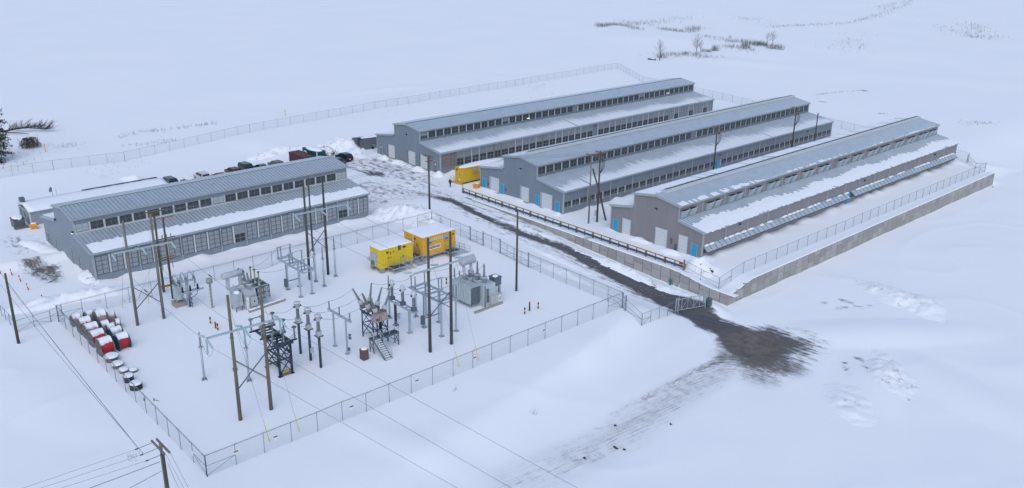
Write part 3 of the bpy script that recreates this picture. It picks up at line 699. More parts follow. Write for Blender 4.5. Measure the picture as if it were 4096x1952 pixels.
while y < 203:
    t0 = wtop_right(y); t1 = wtop_right(min(y+2, 203.6)); y1 = min(y+2, 203.6)
    s.hexa([(-66.0,y,t0),(-66.0,y1,t1),(-67.1,y1,t1-.1),(-67.1,y,t0-.1),(-66.07,y,t0+.13),(-66.07,y1,t1+.13),(-67.1,y1,t1+.05),(-67.1,y,t0+.05)], 0); y += 2
s.build('snow_cap', ['snow'], rw)
gr = thing('guard_rail', (-128.6, 105.9, 0), 'long guard rail with brown wooden posts in front of the blue doors', 'guard rail')
gx0, gx1 = -128.6, -75.2; n_ = 14
m = MB()
for k in range(n_+1):
    x = gx0+(gx1-gx0)*k/n_; z = Z(x, 105.9)
    p = MB(); p.box(x-.13, x+.13, 105.72, 105.98, z-.6, z+.98, 0); p.box(x-.13, x+.13, 105.72, 105.98, z+.985, z+1.0, 1); p.build('post', ['rail', 'arm'], gr)
    if k < n_:
        xm = x+(gx1-gx0)/n_/2; p = MB(); p.box(xm-.06, xm+.06, 105.8, 105.93, z-.5, z+.9, 0); p.build('slim_post', ['rail'], gr)
m.box(gx0, gx1, 105.76, 105.9, .93, 1.05, 0); m.build('top_rail', ['rail'], gr)
m = MB()
for dz in (0, .11, .22): m.box(gx0, gx1, 105.64, 105.70, .28+dz, .36+dz, 0)
m.box(gx0, gx1, 105.68, 105.71, .26, .62, 0); m.build('corrugated_beam', ['steelrail'], gr)
# ---------------------------------------------------------------- fences
PM = {}
def fence(name, label, pts, step=3.0, h=2.1, barbed=True, thick=(), rr=1.0, mid=False, cat='fence', heights=None, group='chain-link fences', maxp=95, braces=False):
    P = [Vector((x, y, Z(x, y))) for x, y in pts]
    F = thing(name, P[0], label, cat, group); links = MB(); rail = MB(); wires = MB()
    for i in range(len(P)-1):
        a, b = P[i], P[i+1]; L = (b-a).length; n = max(1, round(L/step)); prev = None
        side = Vector(((b-a).y, -(b-a).x, 0)).normalized()
        for k in range(n+1):
            q = a+(b-a)*k/n; q = Vector((q.x, q.y, Z(q.x, q.y)))
            corner = k in (0, n)
            if not (k == 0 and i > 0):
                r = (.055 if corner else .036)*rr
                key = (corner, barbed, h)
                if key not in PM or barbed:
                    m = MB(); m.tube((q.x, q.y, q.z-.5), (q.x, q.y, q.z+h+.03), r, n=6)
                    if barbed: m.bar((q.x, q.y, q.z+h), (q.x+side.x*.28, q.y+side.y*.28, q.z+h+.3), .035)
                    m.build('post', ['post'], F)
                else:
                    m = MB(); m.tube((q.x, q.y, q.z-.5), (q.x, q.y, q.z+h+.03), r, n=6); m.build('post', ['post'], F)
            if prev is not None:
                links.quad((prev.x, prev.y, prev.z-.1), (q.x, q.y, q.z-.1), (q.x, q.y, q.z+h-.02), (prev.x, prev.y, prev.z+h-.02))
                rail.tube((prev.x, prev.y, prev.z+h), (q.x, q.y, q.z+h), .026*rr, n=5)
                if mid and (k == 1 or k == n):
                    rail.tube((prev.x, prev.y, prev.z+h*.5), (q.x, q.y, q.z+h*.5), .025, n=5)
                    c0, c1 = (prev, q) if k == 1 else (q, prev)
                    rail.tube((c0.x, c0.y, c0.z+.1), (c1.x, c1.y, c1.z+h*.5), .022, n=5)
                if barbed:
                    for o_ in (.4, .9): wires.path([(prev.x+side.x*.28*o_, prev.y+side.y*.28*o_, prev.z+h+.3*o_), (q.x+side.x*.28*o_, q.y+side.y*.28*o_, q.z+h+.3*o_)], .008, 3)
            prev = q
    links.build('mesh_panel', ['link'], F); rail.build('top_rail', ['post'], F)
    if barbed: wires.build('barbed_wire', ['post'], F)
    return F
F1 = fence('chain_link_fence', 'barbed wire fence along the right side of the substation yard, nearest the snow field', [(-72, 27.6), (-72, 87.6)], 3.0, 2.25, True, mid=True)
F2 = fence('chain_link_fence', 'barbed wire fence at the lower left beside the row of cable reels', [(-72, 27.6), (-117.5, 28.2)][::-1], 3.0, 2.25, True, mid=True)
F3 = fence('chain_link_fence', 'barbed wire fence between the substation yard and the blue-grey hall', [(-117.5, 28.2), (-117.5, 89.6)], 3.1, 2.25, True, mid=True)
F4 = fence('chain_link_fence', 'barbed wire fence with gates between the substation yard and the ploughed road', [(-117.5, 89.6), (-106.8, 89.4)], 2.6, 2.25, True, mid=True)
F4b = fence('chain_link_fence', 'barbed wire fence stretch between the double gates and the yard corner by the road gate', [(-91.5, 88.2), (-72, 87.6)], 3.0, 2.25, True, mid=True)
def gate(label, a, b, h=2.1, double=True, bars=2):
    P = [Vector((*a, Z(*a))), Vector((*b, Z(*b)))]; G = thing('swing_gate', P[0], label, 'gate', 'chain-link gates')
    d = (P[1]-P[0]); n = 2 if double else 1
    for q in P:
        m = MB(); m.tube((q.x, q.y, q.z-.5), (q.x, q.y, q.z+h+.35), .1, n=8); m.build('gate_post', ['post'], G)
    for k in range(n):
        s0 = P[0]+d*(k/n+.01); s1 = P[0]+d*((k+1)/n-.01); m = MB()
        for z in (.12, h*.5, h): m.tube(s0+Vector((0,0,z)), s1+Vector((0,0,z)), .03, n=5)
        for t_ in (0, .5, 1): q = s0+(s1-s0)*t_; m.tube(q+Vector((0,0,.12)), q+Vector((0,0,h)), .03, n=5)
        m.tube(s0+Vector((0,0,.12)), s1+Vector((0,0,h*.5)), .02, n=4)
        fr = m.build('gate_leaf', ['post'], G); m = MB(); m.quad(s0+Vector((0,0,.1)), s1+Vector((0,0,.1)), s1+Vector((0,0,h)), s0+Vector((0,0,h))); m.build('mesh_panel', ['link'], fr)
    return G
gate('narrow walk-in gate between two thick posts behind the orange equipment house', (-106.8, 89.4), (-103.4, 89.3), double=False)
Fg = fence('chain_link_fence', 'short fence stretch between the narrow gate and the wide double gate by the road', [(-103.4, 89.3), (-99.0, 89.1)], 2.2, 2.25, True)
gate('wide double gate with white notices facing the ploughed road', (-99.0, 89.1), (-91.5, 88.2))
def wp(px, py): p = gp(px, py); return (p.x, p.y)
zz = z2p(2400,1140,5.6,[(490,520),(570,575),(750,670),(930,910),(1210,785),(1450,670),(1690,610)])
c0 = (-72, 87.6)
gate('small walk-in gate at the right corner of the substation yard', c0, wp(*zz[1]), 1.9, False)
fence('chain_link_fence', 'low V-shaped fence between the yard corner and the sliding road gate', [wp(*zz[1]), wp(*zz[3]), wp(*zz[6])], 2.6, 1.75, False, mid=True)
sg0 = Vector((*wp(*zz[6]), 0)); sg0.z = Z(sg0.x, sg0.y); sg1 = gp(2820, 1228)
SG = thing('sliding_gate', sg0, 'long cantilever sliding gate with diagonal bracing standing across the dark road', 'gate')
d = sg1-sg0; dn = d.normalized(); perp = Vector((-dn.y, dn.x, 0))
m = MB(); 
for z in (.25, 1.95): m.bar(sg0+Vector((0,0,z)), sg1+Vector((0,0,z)), .08)
for k in range(6):
    q = sg0+d*(k/5); m.bar(q+Vector((0,0,.25)), q+Vector((0,0,1.95)), .06)
    if k < 5: q2 = sg0+d*((k+1)/5); m.bar(q+Vector((0,0,.25 if k % 2 else 1.95)), q2+Vector((0,0,1.95 if k % 2 else .25)), .035)
m.build('gate_frame', ['galv'], SG)
m = MB(); m.quad(sg0+Vector((0,0,.25)), sg1+Vector((0,0,.25)), sg1+Vector((0,0,1.95)), sg0+Vector((0,0,1.95))); m.build('mesh_panel', ['link'], SG)
for q in (sg0, sg0+dn*.35, sg1, sg1+perp*.9):
    m = MB(); m.tube(q+Vector((0,0,-.6)), q+Vector((0,0,2.25)), .075, n=8); m.build('gate_post', ['galv'], SG)
m = MB(); m.bar(sg1+Vector((0,0,2.0)), sg1+perp*.9+Vector((0,0,2.0)), .1); m.bar(sg1+Vector((0,0,.4)), sg1+perp*.9+Vector((0,0,2.0)), .07); m.box(sg1.x-.1, sg1.x+.6, sg1.y+.2, sg1.y+.8, sg1.z+.2, sg1.z+1.3, 1); m.build('roller_housing', ['galv', 'trandk'], SG)
m = MB()
for k in range(9):
    a = sg0+d*(.1+k*.07)+perp*.05; m.bar(a+Vector((0,0,.55+.35*k/9)), a+d*.035+Vector((0,0,.56+.35*k/9)), .06)
m.build('red_barrier_tape', ['redp'], SG)
# left side fences
fence('chain_link_fence', 'low fence running from the yard corner past the bare pole at the far left', [wp(250,1262), wp(205,1288), wp(70,1330)], 2.8, 1.6, False, mid=True)
fence('chain_link_fence', 'low fence leaving the frame at the left edge beside the bare pole', [wp(62,1330), wp(-60,1160)], 2.8, 1.6, False)
far_px = [(-40,706),(254,681),(500,617),(1000,510),(1500,420),(2100,330),(2470,275)]
FP = [wp(254, 390+ (694-390)), wp(500, 642), wp(1000, 527), wp(1500, 436), wp(2100, 340), wp(2470, 291)]
FP = [(-198, 36.0), (-197.5, 51.5)]+[wp(500,645), wp(1000,530), wp(1500,437), wp(2060,345), wp(2470,275)]
fence('chain_link_fence', 'very long thin fence crossing the snow field behind all the halls', FP, 3.9, 2.1, False, mid=False, rr=.8)
fence('chain_link_fence', 'distant fence running down from the far corner behind the ends of the halls', [wp(2470,275), wp(2571,331), (-150, 228), (-110, 219), (-74.5, 211)], 4.0, 2.1, False, rr=.7)
fence('chain_link_fence', 'fence along the top of the retaining wall beside the taupe hall', [(-75, 105.3), (-68.3, 102.9+2.2), (-68.2, 204), (-74.0, 208.9), (-74.5, 211)], 3.1, 1.9, False, mid=True)
# fence notices
def sign(px, py, label, w=.55, h=.4, dirx=0, mats=('lwhite',), tri=False, z=1.2):
    pass
k_ = 0
for (x, y, z, ax, tri) in ((-71.93, 34.5, 1.2, 'y', 1), (-71.93, 31.2-.9, 1.3, 'y', 1), (-71.93, 43.4, 1.2, 'y', 1), (-71.93, 60.5, 1.2, 'y', 1), (-71.93, 72, 1.2, 'y', 1), (-71.93, 52, 1.2, 'y', 1), (-75, 27.5, 1.2, 'x', 1)):
    m = MB(); w = .32
    if ax == 'y': m.add([(x,y,z+.3),(x,y+w*2,z+.3),(x,y+w,z-.25),(x+.03,y,z+.3),(x+.03,y+w*2,z+.3),(x+.03,y+w,z-.25)], [(0,1,2),(5,4,3),(0,3,4,1),(1,4,5,2),(2,5,3,0)], 0); m.box(x+.03, x+.04, y+.1, y+w*2-.1, z+.12, z+.27, 1)
    else: m.add([(x,y,z+.3),(x+w*2,y,z+.3),(x+w,y,z-.25),(x,y-.03,z+.3),(x+w*2,y-.03,z+.3),(x+w,y-.03,z-.25)], [(0,1,2),(5,4,3),(0,3,4,1),(1,4,5,2),(2,5,3,0)], 0)
    q = m.build('warning_sign', ['lwhite', 'arm'], None); tag(q, 'small white and orange triangular warning plate hung on the yard fence', 'sign', 'triangular warning plates')
for (x, y, z, ax) in ((-117.45, 33, 1.1, 'y'), (-117.45, 58, 1.1, 'y'), (-117.45, 74, 1.1, 'y'), (-84, 87.9, 1.2, 'x'), (-79, 87.8, 1.2, 'x'), (-96.5, 88.8, 1.3, 'x'), (-111, 89.5, 1.3, 'x')):
    m = MB()
    if ax == 'y': m.box(x, x+.03, y, y+.75, z, z+.5, 0)
    else: m.box(x, x+.75, y-.06, y-.03, z, z+.5, 0)
    q = m.build('notice_board', ['lwhite'], None); tag(q, 'small pale rectangular notice wired to the back fences of the yard', 'sign', 'rectangular yard notices')
# ---------------------------------------------------------------- poles and H frames
def pole_mesh(p, top, r0=.2, r1=.14, m='wood', name='pole', parent=None):
    mb = MB(); mb.path([Vector(p)-Vector((0,0,1)), Vector(p)*.5+Vector(top)*.5, Vector(top)], r0, 10, 0, r1); return mb.build(name, [m], parent, True)
def glass_string(mb, a, b, n=9, r=.13):
    a = Vector(a); b = Vector(b); L = (b-a).length; mb.insul(a, b-a, L, r, n, 8, 0)
HSAG = {}
def hframe(label, b1, t1, b2, t2, armpx, lat, brace=True, wood='wood', extra=None, armz=None, back=1):
    p1 = gp(*b1); h1 = htop(p1, t1); p2 = gp(*b2); h2 = htop(p2, t2)
    # the two poles stand in one line across the yard
    T = thing('h_frame_pole_structure', p1, label, 'pole structure', 'H-frame pole pairs')
    q1 = p1+Vector((0,0,h1)); q2 = p2+Vector((0,0,h2))
    pole_mesh(p1, q1, .21, .14, wood, 'pole', T); pole_mesh(p2, q2, .21, .14, wood, 'pole', T)
    za = armz; d = (p2-p1); d.z = 0; dn = d.normalized(); L = d.length
    a0 = p1-dn*armpx[0]; a1 = p2+dn*armpx[1]; a0 = Vector((a0.x, a0.y, za)); a1 = Vector((a1.x, a1.y, za)); per = Vector((dn.y, -dn.x, 0))
    m = MB(); m.bar(a0+per*.24, a1+per*.24, .16, .2); m.build('cross_beam', ['galv'], T)
    if brace:
        m = MB(); o = per*.2; m.bar(p1+o+Vector((0,0,za*brace[0])), p2+o+Vector((0,0,za*brace[1])), .1); m.bar(p1-o*.6+Vector((0,0,za*brace[1])), p2-o*.6+Vector((0,0,za*brace[0])), .1); m.build('x_brace', ['galvd'], T)
    tips = []
    for s in (0, .5, 1):
        c = a0+(a1-a0)*s; 
        for sg in lat:
            m = MB(); e = c+per*sg*1.75+Vector((0,0,-.45)); glass_string(m, c+per*sg*.3, e); m.build('insulator_string', ['glass'], T); tips.append(e)
        if extra:
            m = MB(); e = c+Vector((0,0,-1.75))+per*.24; glass_string(m, c+Vector((0,0,-.15))+per*.24, e); m.build('hanging_insulator', ['glass'], T)
            j = MB(); w0 = c-per*1.75+Vector((0,0,-.45)); w1 = c+per*1.75+Vector((0,0,-.45)); pts = []
            for k in range(13):
                u = k/12; pts.append(w0+(w1-w0)*u+Vector((0,0,-1.45*4*u*(1-u)))+per*.24)
            j.path(pts, .018, 4); j.build('jumper_wire', ['wire'], T)
    return T, tips, a0, a1, per
def zfor(px, py, x=None, y=None):
    """height of the point seen at a pixel, over a known X or Y"""
    d = ray(px, py); t = (x/d.x) if x is not None else (y/d.y); return CH+d.z*t
HA, tA, *_ = hframe('pair of tall weathered poles nearest the camera with glass insulators hanging from their steel beam', (962,1680), 1181, (1085,1638), 1144, (2.7, 1.7), (-1, 1), (.36, .68), wood='woodl', extra=True, armz=zfor(962, 1311, x=gp(962,1680).x))
pB = gp(1721,1408)
HB, tB, *_ = hframe('pair of poles at the centre right in front of the large transformer', (1721,1408), 953, (1806,1376), 927, (2.3, 2.2), (-1,), (.45, .68), armz=zfor(1721, 1073, x=pB.x))
pC = gp(551,1301)
HC, tC, *_ = hframe('pair of grey poles at the left end of the yard beside the reels', (551,1301), 884, (656,1274), 855, (1.9, 2.1), (1,), (.22, .52), wood='woodg', armz=zfor(551, 992, x=pC.x))
pD = gp(1239.5,1117.8)
HD, tD, *_ = hframe('pair of dark poles in front of the blue-grey hall behind the switch frame', (1239.5,1117.8), 744, (1312.8,1098.3), 727, (1.8, 3.4), (1,), (.40, .72), armz=zfor(1239, 845, x=pD.x))
def simple_pole(label, b, t, r=.19, wood='wood', name='wooden_pole', group='single poles', lean=None):
    p = gp(*b); 
    if lean is None: h = htop(p, t[1]); q = p+Vector((0,0,h))
    else: q = at(t[0], t[1], lean)
    T = thing(name, p, label, 'pole', group); pole_mesh(p, q, r, r*.7, wood, 'pole_shaft', T)
    m = MB(); m.lathe(p+Vector((0,0,-.25)), (0,0,1), [(r*1.9,0),(r*1.7,.18),(r*1.05,.3)], 12); m.build('snow_collar', ['snow'], T, True)
    return T, p, q
T_mid, pm_, qm_ = simple_pole('bare pole standing alone on the clear snow right of the large transformer', (2065.3,1165), (2066,842), .17)
T_thin, pth, qth = simple_pole('brown pole close behind the dark pair in front of the blue-grey hall', (1251.7,1006), (1239,710), .16)
T_left, pl_, ql_ = simple_pole('bare pole with a guy wire at the far left edge of the picture', (75,1375), (30,1094), .19)
def crossarm(T, c, L, dirv, m='arm', w=.12, h=.14, pins=3, pinz=.18, pm='insul', brace=True, name='crossarm'):
    dirv = Vector(dirv).normalized(); mb = MB(); mb.bar(c-dirv*L/2, c+dirv*L/2, w, h)
    if brace:
        for s in (-1, 1): mb.bar(c+dirv*s*L*.28, c-Vector((0,0,.75)), .035)
    ob = mb.build(name, [m], T)
    for k in range(pins):
        q = c+dirv*L*(-.46+.92*k/max(1, pins-1)); i = MB(); i.insul(q+Vector((0,0,.06)), (0,0,1), .26, .085, 3, 8); i.build('pin_insulator', [pm], ob)
    return ob
AX = Vector((1,0,0)); AY = Vector((0,1,0))
def utility(label, b, t, arms, name='utility_pole', wood='wood', r=.17, lean=None, topz=None):
    if topz is not None: q = at(t[0], t[1], topz); p = Vector((q.x, q.y, Z(q.x, q.y)))
    else:
        p = gp(*b); h = htop(p, t[1]); q = p+Vector((0,0,h))
    T = thing(name, p, label, 'utility pole', 'utility poles'); pole_mesh(p, q, r, r*.7, wood, 'pole_shaft', T)
    for (dz, L, dr, mm, pins, off) in arms: crossarm(T, q-Vector((0,0,dz))+Vector(dr).cross(Vector((0,0,1))).normalized()*off, L, dr, mm, pins=pins)
    return T, p, q
def cable_loops(T, q, n=3, side=1):
    m = MB()
    for k in range(n):
        o = Vector((.25*side+.2*k*side, .1*k, 0)); m.path([q+Vector((.1*side,0,-1.3)), q+o+Vector((.3*side,0,-1.6)), q+o+Vector((.25*side,0,-2.8)), q+Vector((.15*side,0,-4.0)), q+Vector((.12*side,0,-5.6))], .045, 5)
    m.build('cable_riser', ['black'], T)
    for k in range(3): 
        i = MB(); i.insul(q+Vector((.35*side, -.5+.5*k, -1.35)), (0,0,1), .35, .09, 4, 8); i.build('cutout', ['insul'], T)
    i = MB(); i.bar(q+Vector((.25*side,-.7,-1.4)), q+Vector((.25*side,.7,-1.4)), .1); i.build('equipment_arm', ['arm'], T)
UR, pUR, qUR = utility('tall pole by the road with stacked crossarms in front of the farthest hall', (1719,869), (1706,622), [(.15, 2.6, AX, 'arm', 4, .2), (.15, 2.6, AX, 'arm', 0, -.2), (.9, 1.7, AY, 'arm', 0, .2)], r=.2)
U2, pU2, qU2 = utility('slim pole leftmost of the three crossed poles between the middle and taupe halls', (2354,894), (2364,617), [(.2, 2.3, AX, 'arm', 3, 0)], wood='woodg', r=.15)
U3, pU3, qU3 = utility('pole carrying switches and hanging cables beside the leaning prop between the halls', (2388,888), (2404,604), [(.25, 2.2, AX, 'arm', 3, 0), (1.0, 1.4, AX, 'arm', 0, 0)], r=.18); cable_loops(U3, qU3, 3)
m = MB(); m.box(pU3.x-.3, pU3.x-.05, pU3.y-.45, pU3.y+.05, 1.2, 2.2, 0); m.build('control_box', ['tran'], U3)
p = gp(2429,882); q = at(2371, 674, 9.3); T = thing('leaning_pole', p, 'bare pole leaning to the left across the two poles between the halls', 'pole', 'single poles'); pole_mesh(p, q, .17, .13, 'wood', 'pole_shaft', T)
U4, pU4, qU4 = utility('middle pole of the row standing beside the blue side door of the middle hall', None, (2870,504), [(.3, 2.3, AX, 'arm', 3, 0), (1.1, 1.6, AX, 'arm', 0, 0)], r=.18, topz=12.2); cable_loops(U4, qU4, 3)
U5, pU5, qU5 = utility('farthest pole with crossarms near the far end of the middle hall', None, (3187,429), [(.2, 2.4, AX, 'arm', 3, 0), (.8, 1.6, AX, 'arm', 0, 0)], r=.18, topz=12.2); cable_loops(U5, qU5, 3)
q = at(3272.6, 452, 11.3); p = Vector((q.x, q.y, Z(q.x, q.y))); T = thing('wooden_pole', p, 'bare straight pole at the far right end of the middle hall', 'pole', 'single poles'); pole_mesh(p, q, .15, .12, 'wood', 'pole_shaft', T)
# pair of wooden poles with crossarms and regulators beside the grey yard pole
p6 = gp(692.5, 1194); h6 = htop(p6, 870); p5 = p6+Vector((-.6, -2.6, 0)); 
q6 = p6+Vector((0,0,h6)); 
d_ = ray(656, 1172); p5 = gp(656, 1168); h5 = htop(p5, 839); q5 = p5+Vector((0,0,h5))
T = thing('regulator_pole_structure', p6, 'two brown poles joined by wooden crossarms carrying grey regulators and switches', 'pole structure')
pole_mesh(p5, q5, .19, .14, 'wood', 'pole', T); pole_mesh(p6, q6, .18, .13, 'wood', 'pole', T)
pd = (p6-p5); pd.z = 0; pdn = pd.normalized()
crossarm(T, q5-Vector((0,0,.15))+pdn*.3, 2.9, AY, 'arm', pins=0); crossarm(T, q6-Vector((0,0,.05))+Vector((0,.1,0)), 3.0, AY, 'armr', pins=0, brace=False)
mm_ = (q5+q6)*.5; c = Vector((p6.x+.2, p6.y-.2, 0))
for z, L, m_ in ((q6.z-2.9, 2.9, 'arm'), (q6.z-5.6, 2.0, 'arm'), (q6.z-5.95, 2.0, 'arm')):
    crossarm(T, Vector((c.x, c.y, z)), L, AY, m_, pins=0, brace=False)
for k in range(4):
    i = MB(); i.insul((c.x, c.y-.9+.6*k, q6.z-2.8), (0,0,1), .45, .1, 5, 8, 0); i.build('switch_insulator', ['insul'], T)
for k in range(3):
    i = MB(); i.insul((c.x+.2, c.y-.8+.7*k, q6.z-7.2), (0,0,1), 1.1, .08, 8, 8, 0); i.build('fuse_tube', ['insul'], T)
zc = q6.z-9.7
crossarm(T, Vector((c.x, c.y+.6, zc)), 4.0, AY, 'arm', w=.2, h=.2, pins=0)
for k in range(2):
    i = MB(); i.lathe((c.x, c.y+1.5+.75*k, zc+.1), (0,0,1), [(.2,0),(.27,.1),(.27,.45),(.2,.62),(.09,.7),(.09,.95)], 12); i.build('regulator', ['tran'], T, True)
i = MB(); i.box(c.x+.1, c.x+.35, c.y-1.7, c.y-1.35, zc-.1, zc+.75, 0); i.box(c.x+.35, c.x+.36, c.y-1.65, c.y-1.4, zc+.05, zc+.3, 1); i.build('meter_box', ['tran', 'safety'], T)
i = MB(); i.lathe((c.x+.25, c.y-.6, zc-.05), (1,0,0), [(.05,0),(.13,.05),(.13,.15),(.05,.2)], 8); i.build('yellow_marker', ['safety'], T)
# double pole at the bottom edge of the photograph
qb = at(641, 1776, 9.4); pb = Vector((qb.x, qb.y, Z(qb.x, qb.y)))
T = thing('corner_utility_pole', pb, 'double-armed grey pole with a leaning prop pole at the bottom left edge', 'utility pole', 'utility poles'); pole_mesh(pb, qb, .17, .13, 'woodg', 'pole_shaft', T)
qb2 = at(650, 1810, 8.6); pb2 = at(676, 1990, 5.4); dd = (pb2-qb2); pb3 = qb2+dd*((qb2.z+1.0)/max(.1, -dd.z)); pole_mesh(pb3, qb2, .17, .13, 'wood', 'prop_pole', T)
for o in (-.2, .2):
    c = qb-Vector((0,0,.25))+Vector((0, o+.0, 0))
    crossarm(T, c, 2.7, AX, 'woodg', pins=0, w=.13, h=.16, brace=False)
for k, dx in enumerate((-1.1, 0, 1.1)):
    i = MB(); c = qb+Vector((dx, -.3, -.3)); i.bar(c, c+Vector((0,-1.15,-.05)), .03); i.insul(c+Vector((0,-1.15,-.05)), (0,-1,0), .22, .07, 3, 8); i.build('strain_insulator', ['black'], T)
# ---------------------------------------------------------------- switch frames
def disconnect(label, corner, H, XL=7.2, leg=((0,0),(0,1.8),(-3.55,0),(-3.55,1.8)), x0=1.3, yb=1.8, pair_front=True, m='galv', ph=3.3, ph0=.6, ih=1.4, name='disconnect_switch'):
    c = Vector(corner); T = thing(name, c, label, 'switch frame', 'high voltage switch frames')
    for (a, b) in leg:
        q = MB(); q.box(c.x+a-.1, c.x+a+.1, c.y+b-.1, c.y+b+.1, c.z-.6, c.z+H, 0); q.box(c.x+a-.3, c.x+a+.3, c.y+b-.3, c.y+b+.3, c.z-.02, c.z+.05, 1); q.build('leg', [m, 'conc'], T)
    q = MB(); xs0, xs1 = c.x+x0-XL, c.x+x0; z = c.z+H
    for b in (0, yb): q.box(xs0, xs1, c.y+b-.09, c.y+b+.09, z-.02, z+.22, 0)
    for k in range(7): x = xs0+.1+(XL-.2)*k/6; q.box(x-.06, x+.06, c.y+.08, c.y+yb-.08, z+.02, z+.16, 0)
    fr = q.build('top_frame', [m], T)
    for k in range(3):
        x = xs1-ph0-ph*k
        if x < xs0+.05: x = xs0+.05
        arm = MB(); arm.box(x-.08, x+.08, c.y-.25, c.y+yb+.35, z+.22, z+.34, 0); arm.build('phase_beam', [m], T)
        yp, ys = (c.y+.0, c.y+yb+.2) if pair_front else (c.y+yb+.1, c.y-.15)
        for dy in (0, .48 if pair_front else -.48):
            i = MB(); i.insul((x, yp+dy, z+.34), (0,0,1), ih, .1, 9, 10); i.build('post_insulator', ['insul'], T, True)
        i = MB(); i.insul((x, ys, z+.34), (0,0,1), ih, .1, 9, 10); i.build('post_insulator', ['insul'], T, True)
        i = MB(); i.box(x-.12, x+.12, min(yp, yp+(.48 if pair_front else -.48))-.15, max(yp, yp+(.48 if pair_front else -.48))+.15, z+.34+ih, z+.46+ih, 0); i.tube((x, yp, z+.5+ih), (x, ys, z+.5+ih), .05, n=6); i.box(x-.12, x+.12, ys-.16, ys+.16, z+.34+ih, z+.52+ih, 0); i.build('switch_blade', ['galv'], T)
    i = MB(); i.box(c.x-3.75, c.x-3.3, c.y-.5, c.y-.12, c.z+.5, c.z+1.7, 0); i.tube((c.x-3.5, c.y-.2, c.z+1.7), (c.x-3.5, c.y-.2, c.z+H), .04, n=6); i.bar((c.x-3.5, c.y, c.z+1.3), (c.x-3.5, c.y+yb, c.z+1.3), .1); i.build('operating_box', ['galvd'], T)
    return T
pR = gp(1204, 1188)
disconnect('galvanised switch frame standing before the dark pole pair, nearest the blue-grey hall', pR, 3.9)
pM = gp(1766.4, 1345)
disconnect('galvanised switch frame at the centre, partly behind the two tall poles by the large transformer', pM, 4.55, leg=((0,0),(0,2.4),(-3.6,.0),(-6.4,2.4),(-3.6,2.4)), x0=.45, yb=2.4, pair_front=False, ph0=.5, ph=3.0, ih=1.5)
# dark lattice tower with nine posts
pF = gp(1121.4, 1508); H = 3.95; c = pF
T = thing('lattice_switch_tower', c, 'dark steel lattice tower topped by nine grey insulator posts between the two nearest poles', 'switch frame', 'high voltage switch frames')
LG = [(0,0), (0,1.56), (-3.2,0), (-3.2,1.56)]
for a, b in LG:
    q = MB(); q.box(c.x+a-.11, c.x+a+.11, c.y+b-.02, c.y+b+.02, c.z-.5, c.z+H, 0); q.box(c.x+a-.11, c.x-.09+a, c.y+b-.11, c.y+b+.11, c.z-.5, c.z+H, 0); q.box(c.x+a+.09, c.x+.11+a, c.y+b-.11, c.y+b+.11, c.z-.5, c.z+H, 0); q.box(c.x+a-.22, c.x+a+.22, c.y+b-.22, c.y+b+.22, c.z-.03, c.z+.06, 0); q.build('leg', ['dsteel'], T)
def lat(a, b, zs):
    q = MB()
    A = Vector((c.x+a[0], c.y+a[1], c.z)); B = Vector((c.x+b[0], c.y+b[1], c.z))
    for i in range(len(zs)-1):
        z0, z1 = Vector((0,0,zs[i])), Vector((0,0,zs[i+1])); q.bar(A+z0, B+z1, .09); q.bar(B+z0, A+z1, .09); q.bar(A+z1, B+z1, .16)
    q.bar(A+Vector((0,0,zs[0])), B+Vector((0,0,zs[0])), .12); q.build('bracing', ['dsteel'], T)
lat(LG[0], LG[1], (.3, 2.1, 3.8)); lat(LG[2], LG[3], (.3, 2.1, 3.8)); lat(LG[0], LG[2], (1.2, 2.6, 3.9)); lat(LG[1], LG[3], (1.2, 2.6, 3.9))
q = MB(); z = c.z+H
for b in (-.1, 1.66): q.box(c.x-5.2, c.x+.5, c.y+b-.1, c.y+b+.1, z, z+.25, 0)
for k in range(9): x = c.x-5.1+5.5*k/8; q.box(x-.07, x+.07, c.y-.1, c.y+1.66, z+.05, z+.2, 0)
q.build('top_frame', ['dsteel'], T)
for k in range(3):
    x = c.x+.3-2.55*k
    q = MB(); q.box(x-.1, x+.1, c.y-1.0, c.y+2.3, z+.25, z+.42, 0); q.build('phase_beam', ['dsteel'], T)
    for j, yy in enumerate((-.75, .65, 2.05)):
        i = MB(); i.insul((x, c.y+yy, z+.42), (0,0,1), 1.35, .13, 9, 10); i.build('post_insulator', ['insul'], T, True)
        i = MB(); i.lathe((x, c.y+yy, z+1.77), (0,0,1), [(.12,0),(.27,.08),(.27,.2),(.16,.26)], 10); i.build('post_cap', ['insul' if j < 2 else 'tank'], T, True)
    i = MB(); i.tube((x, c.y-.75, z+1.95), (x, c.y+.65, z+1.95), .06, n=6)
    for s in (.1, .3): i.bar((x+s, c.y+.9, z+.5), (x+s+.1, c.y+2.0, z+1.3-s), .045)
    i.build('switch_blade', ['galvd'], T)
i = MB(); i.box(c.x-.25, c.x+.2, c.y+.2, c.y+1.3, c.z+.1, c.z+.5, 0); i.box(c.x-.26, c.x+.21, c.y+.3, c.y+1.2, c.z+.5, c.z+.53, 1); i.tube((c.x, c.y+.8, c.z+.5), (c.x, c.y+.8, c.z+H), .035, n=6); i.build('operating_box', ['tank', 'safety'], T)
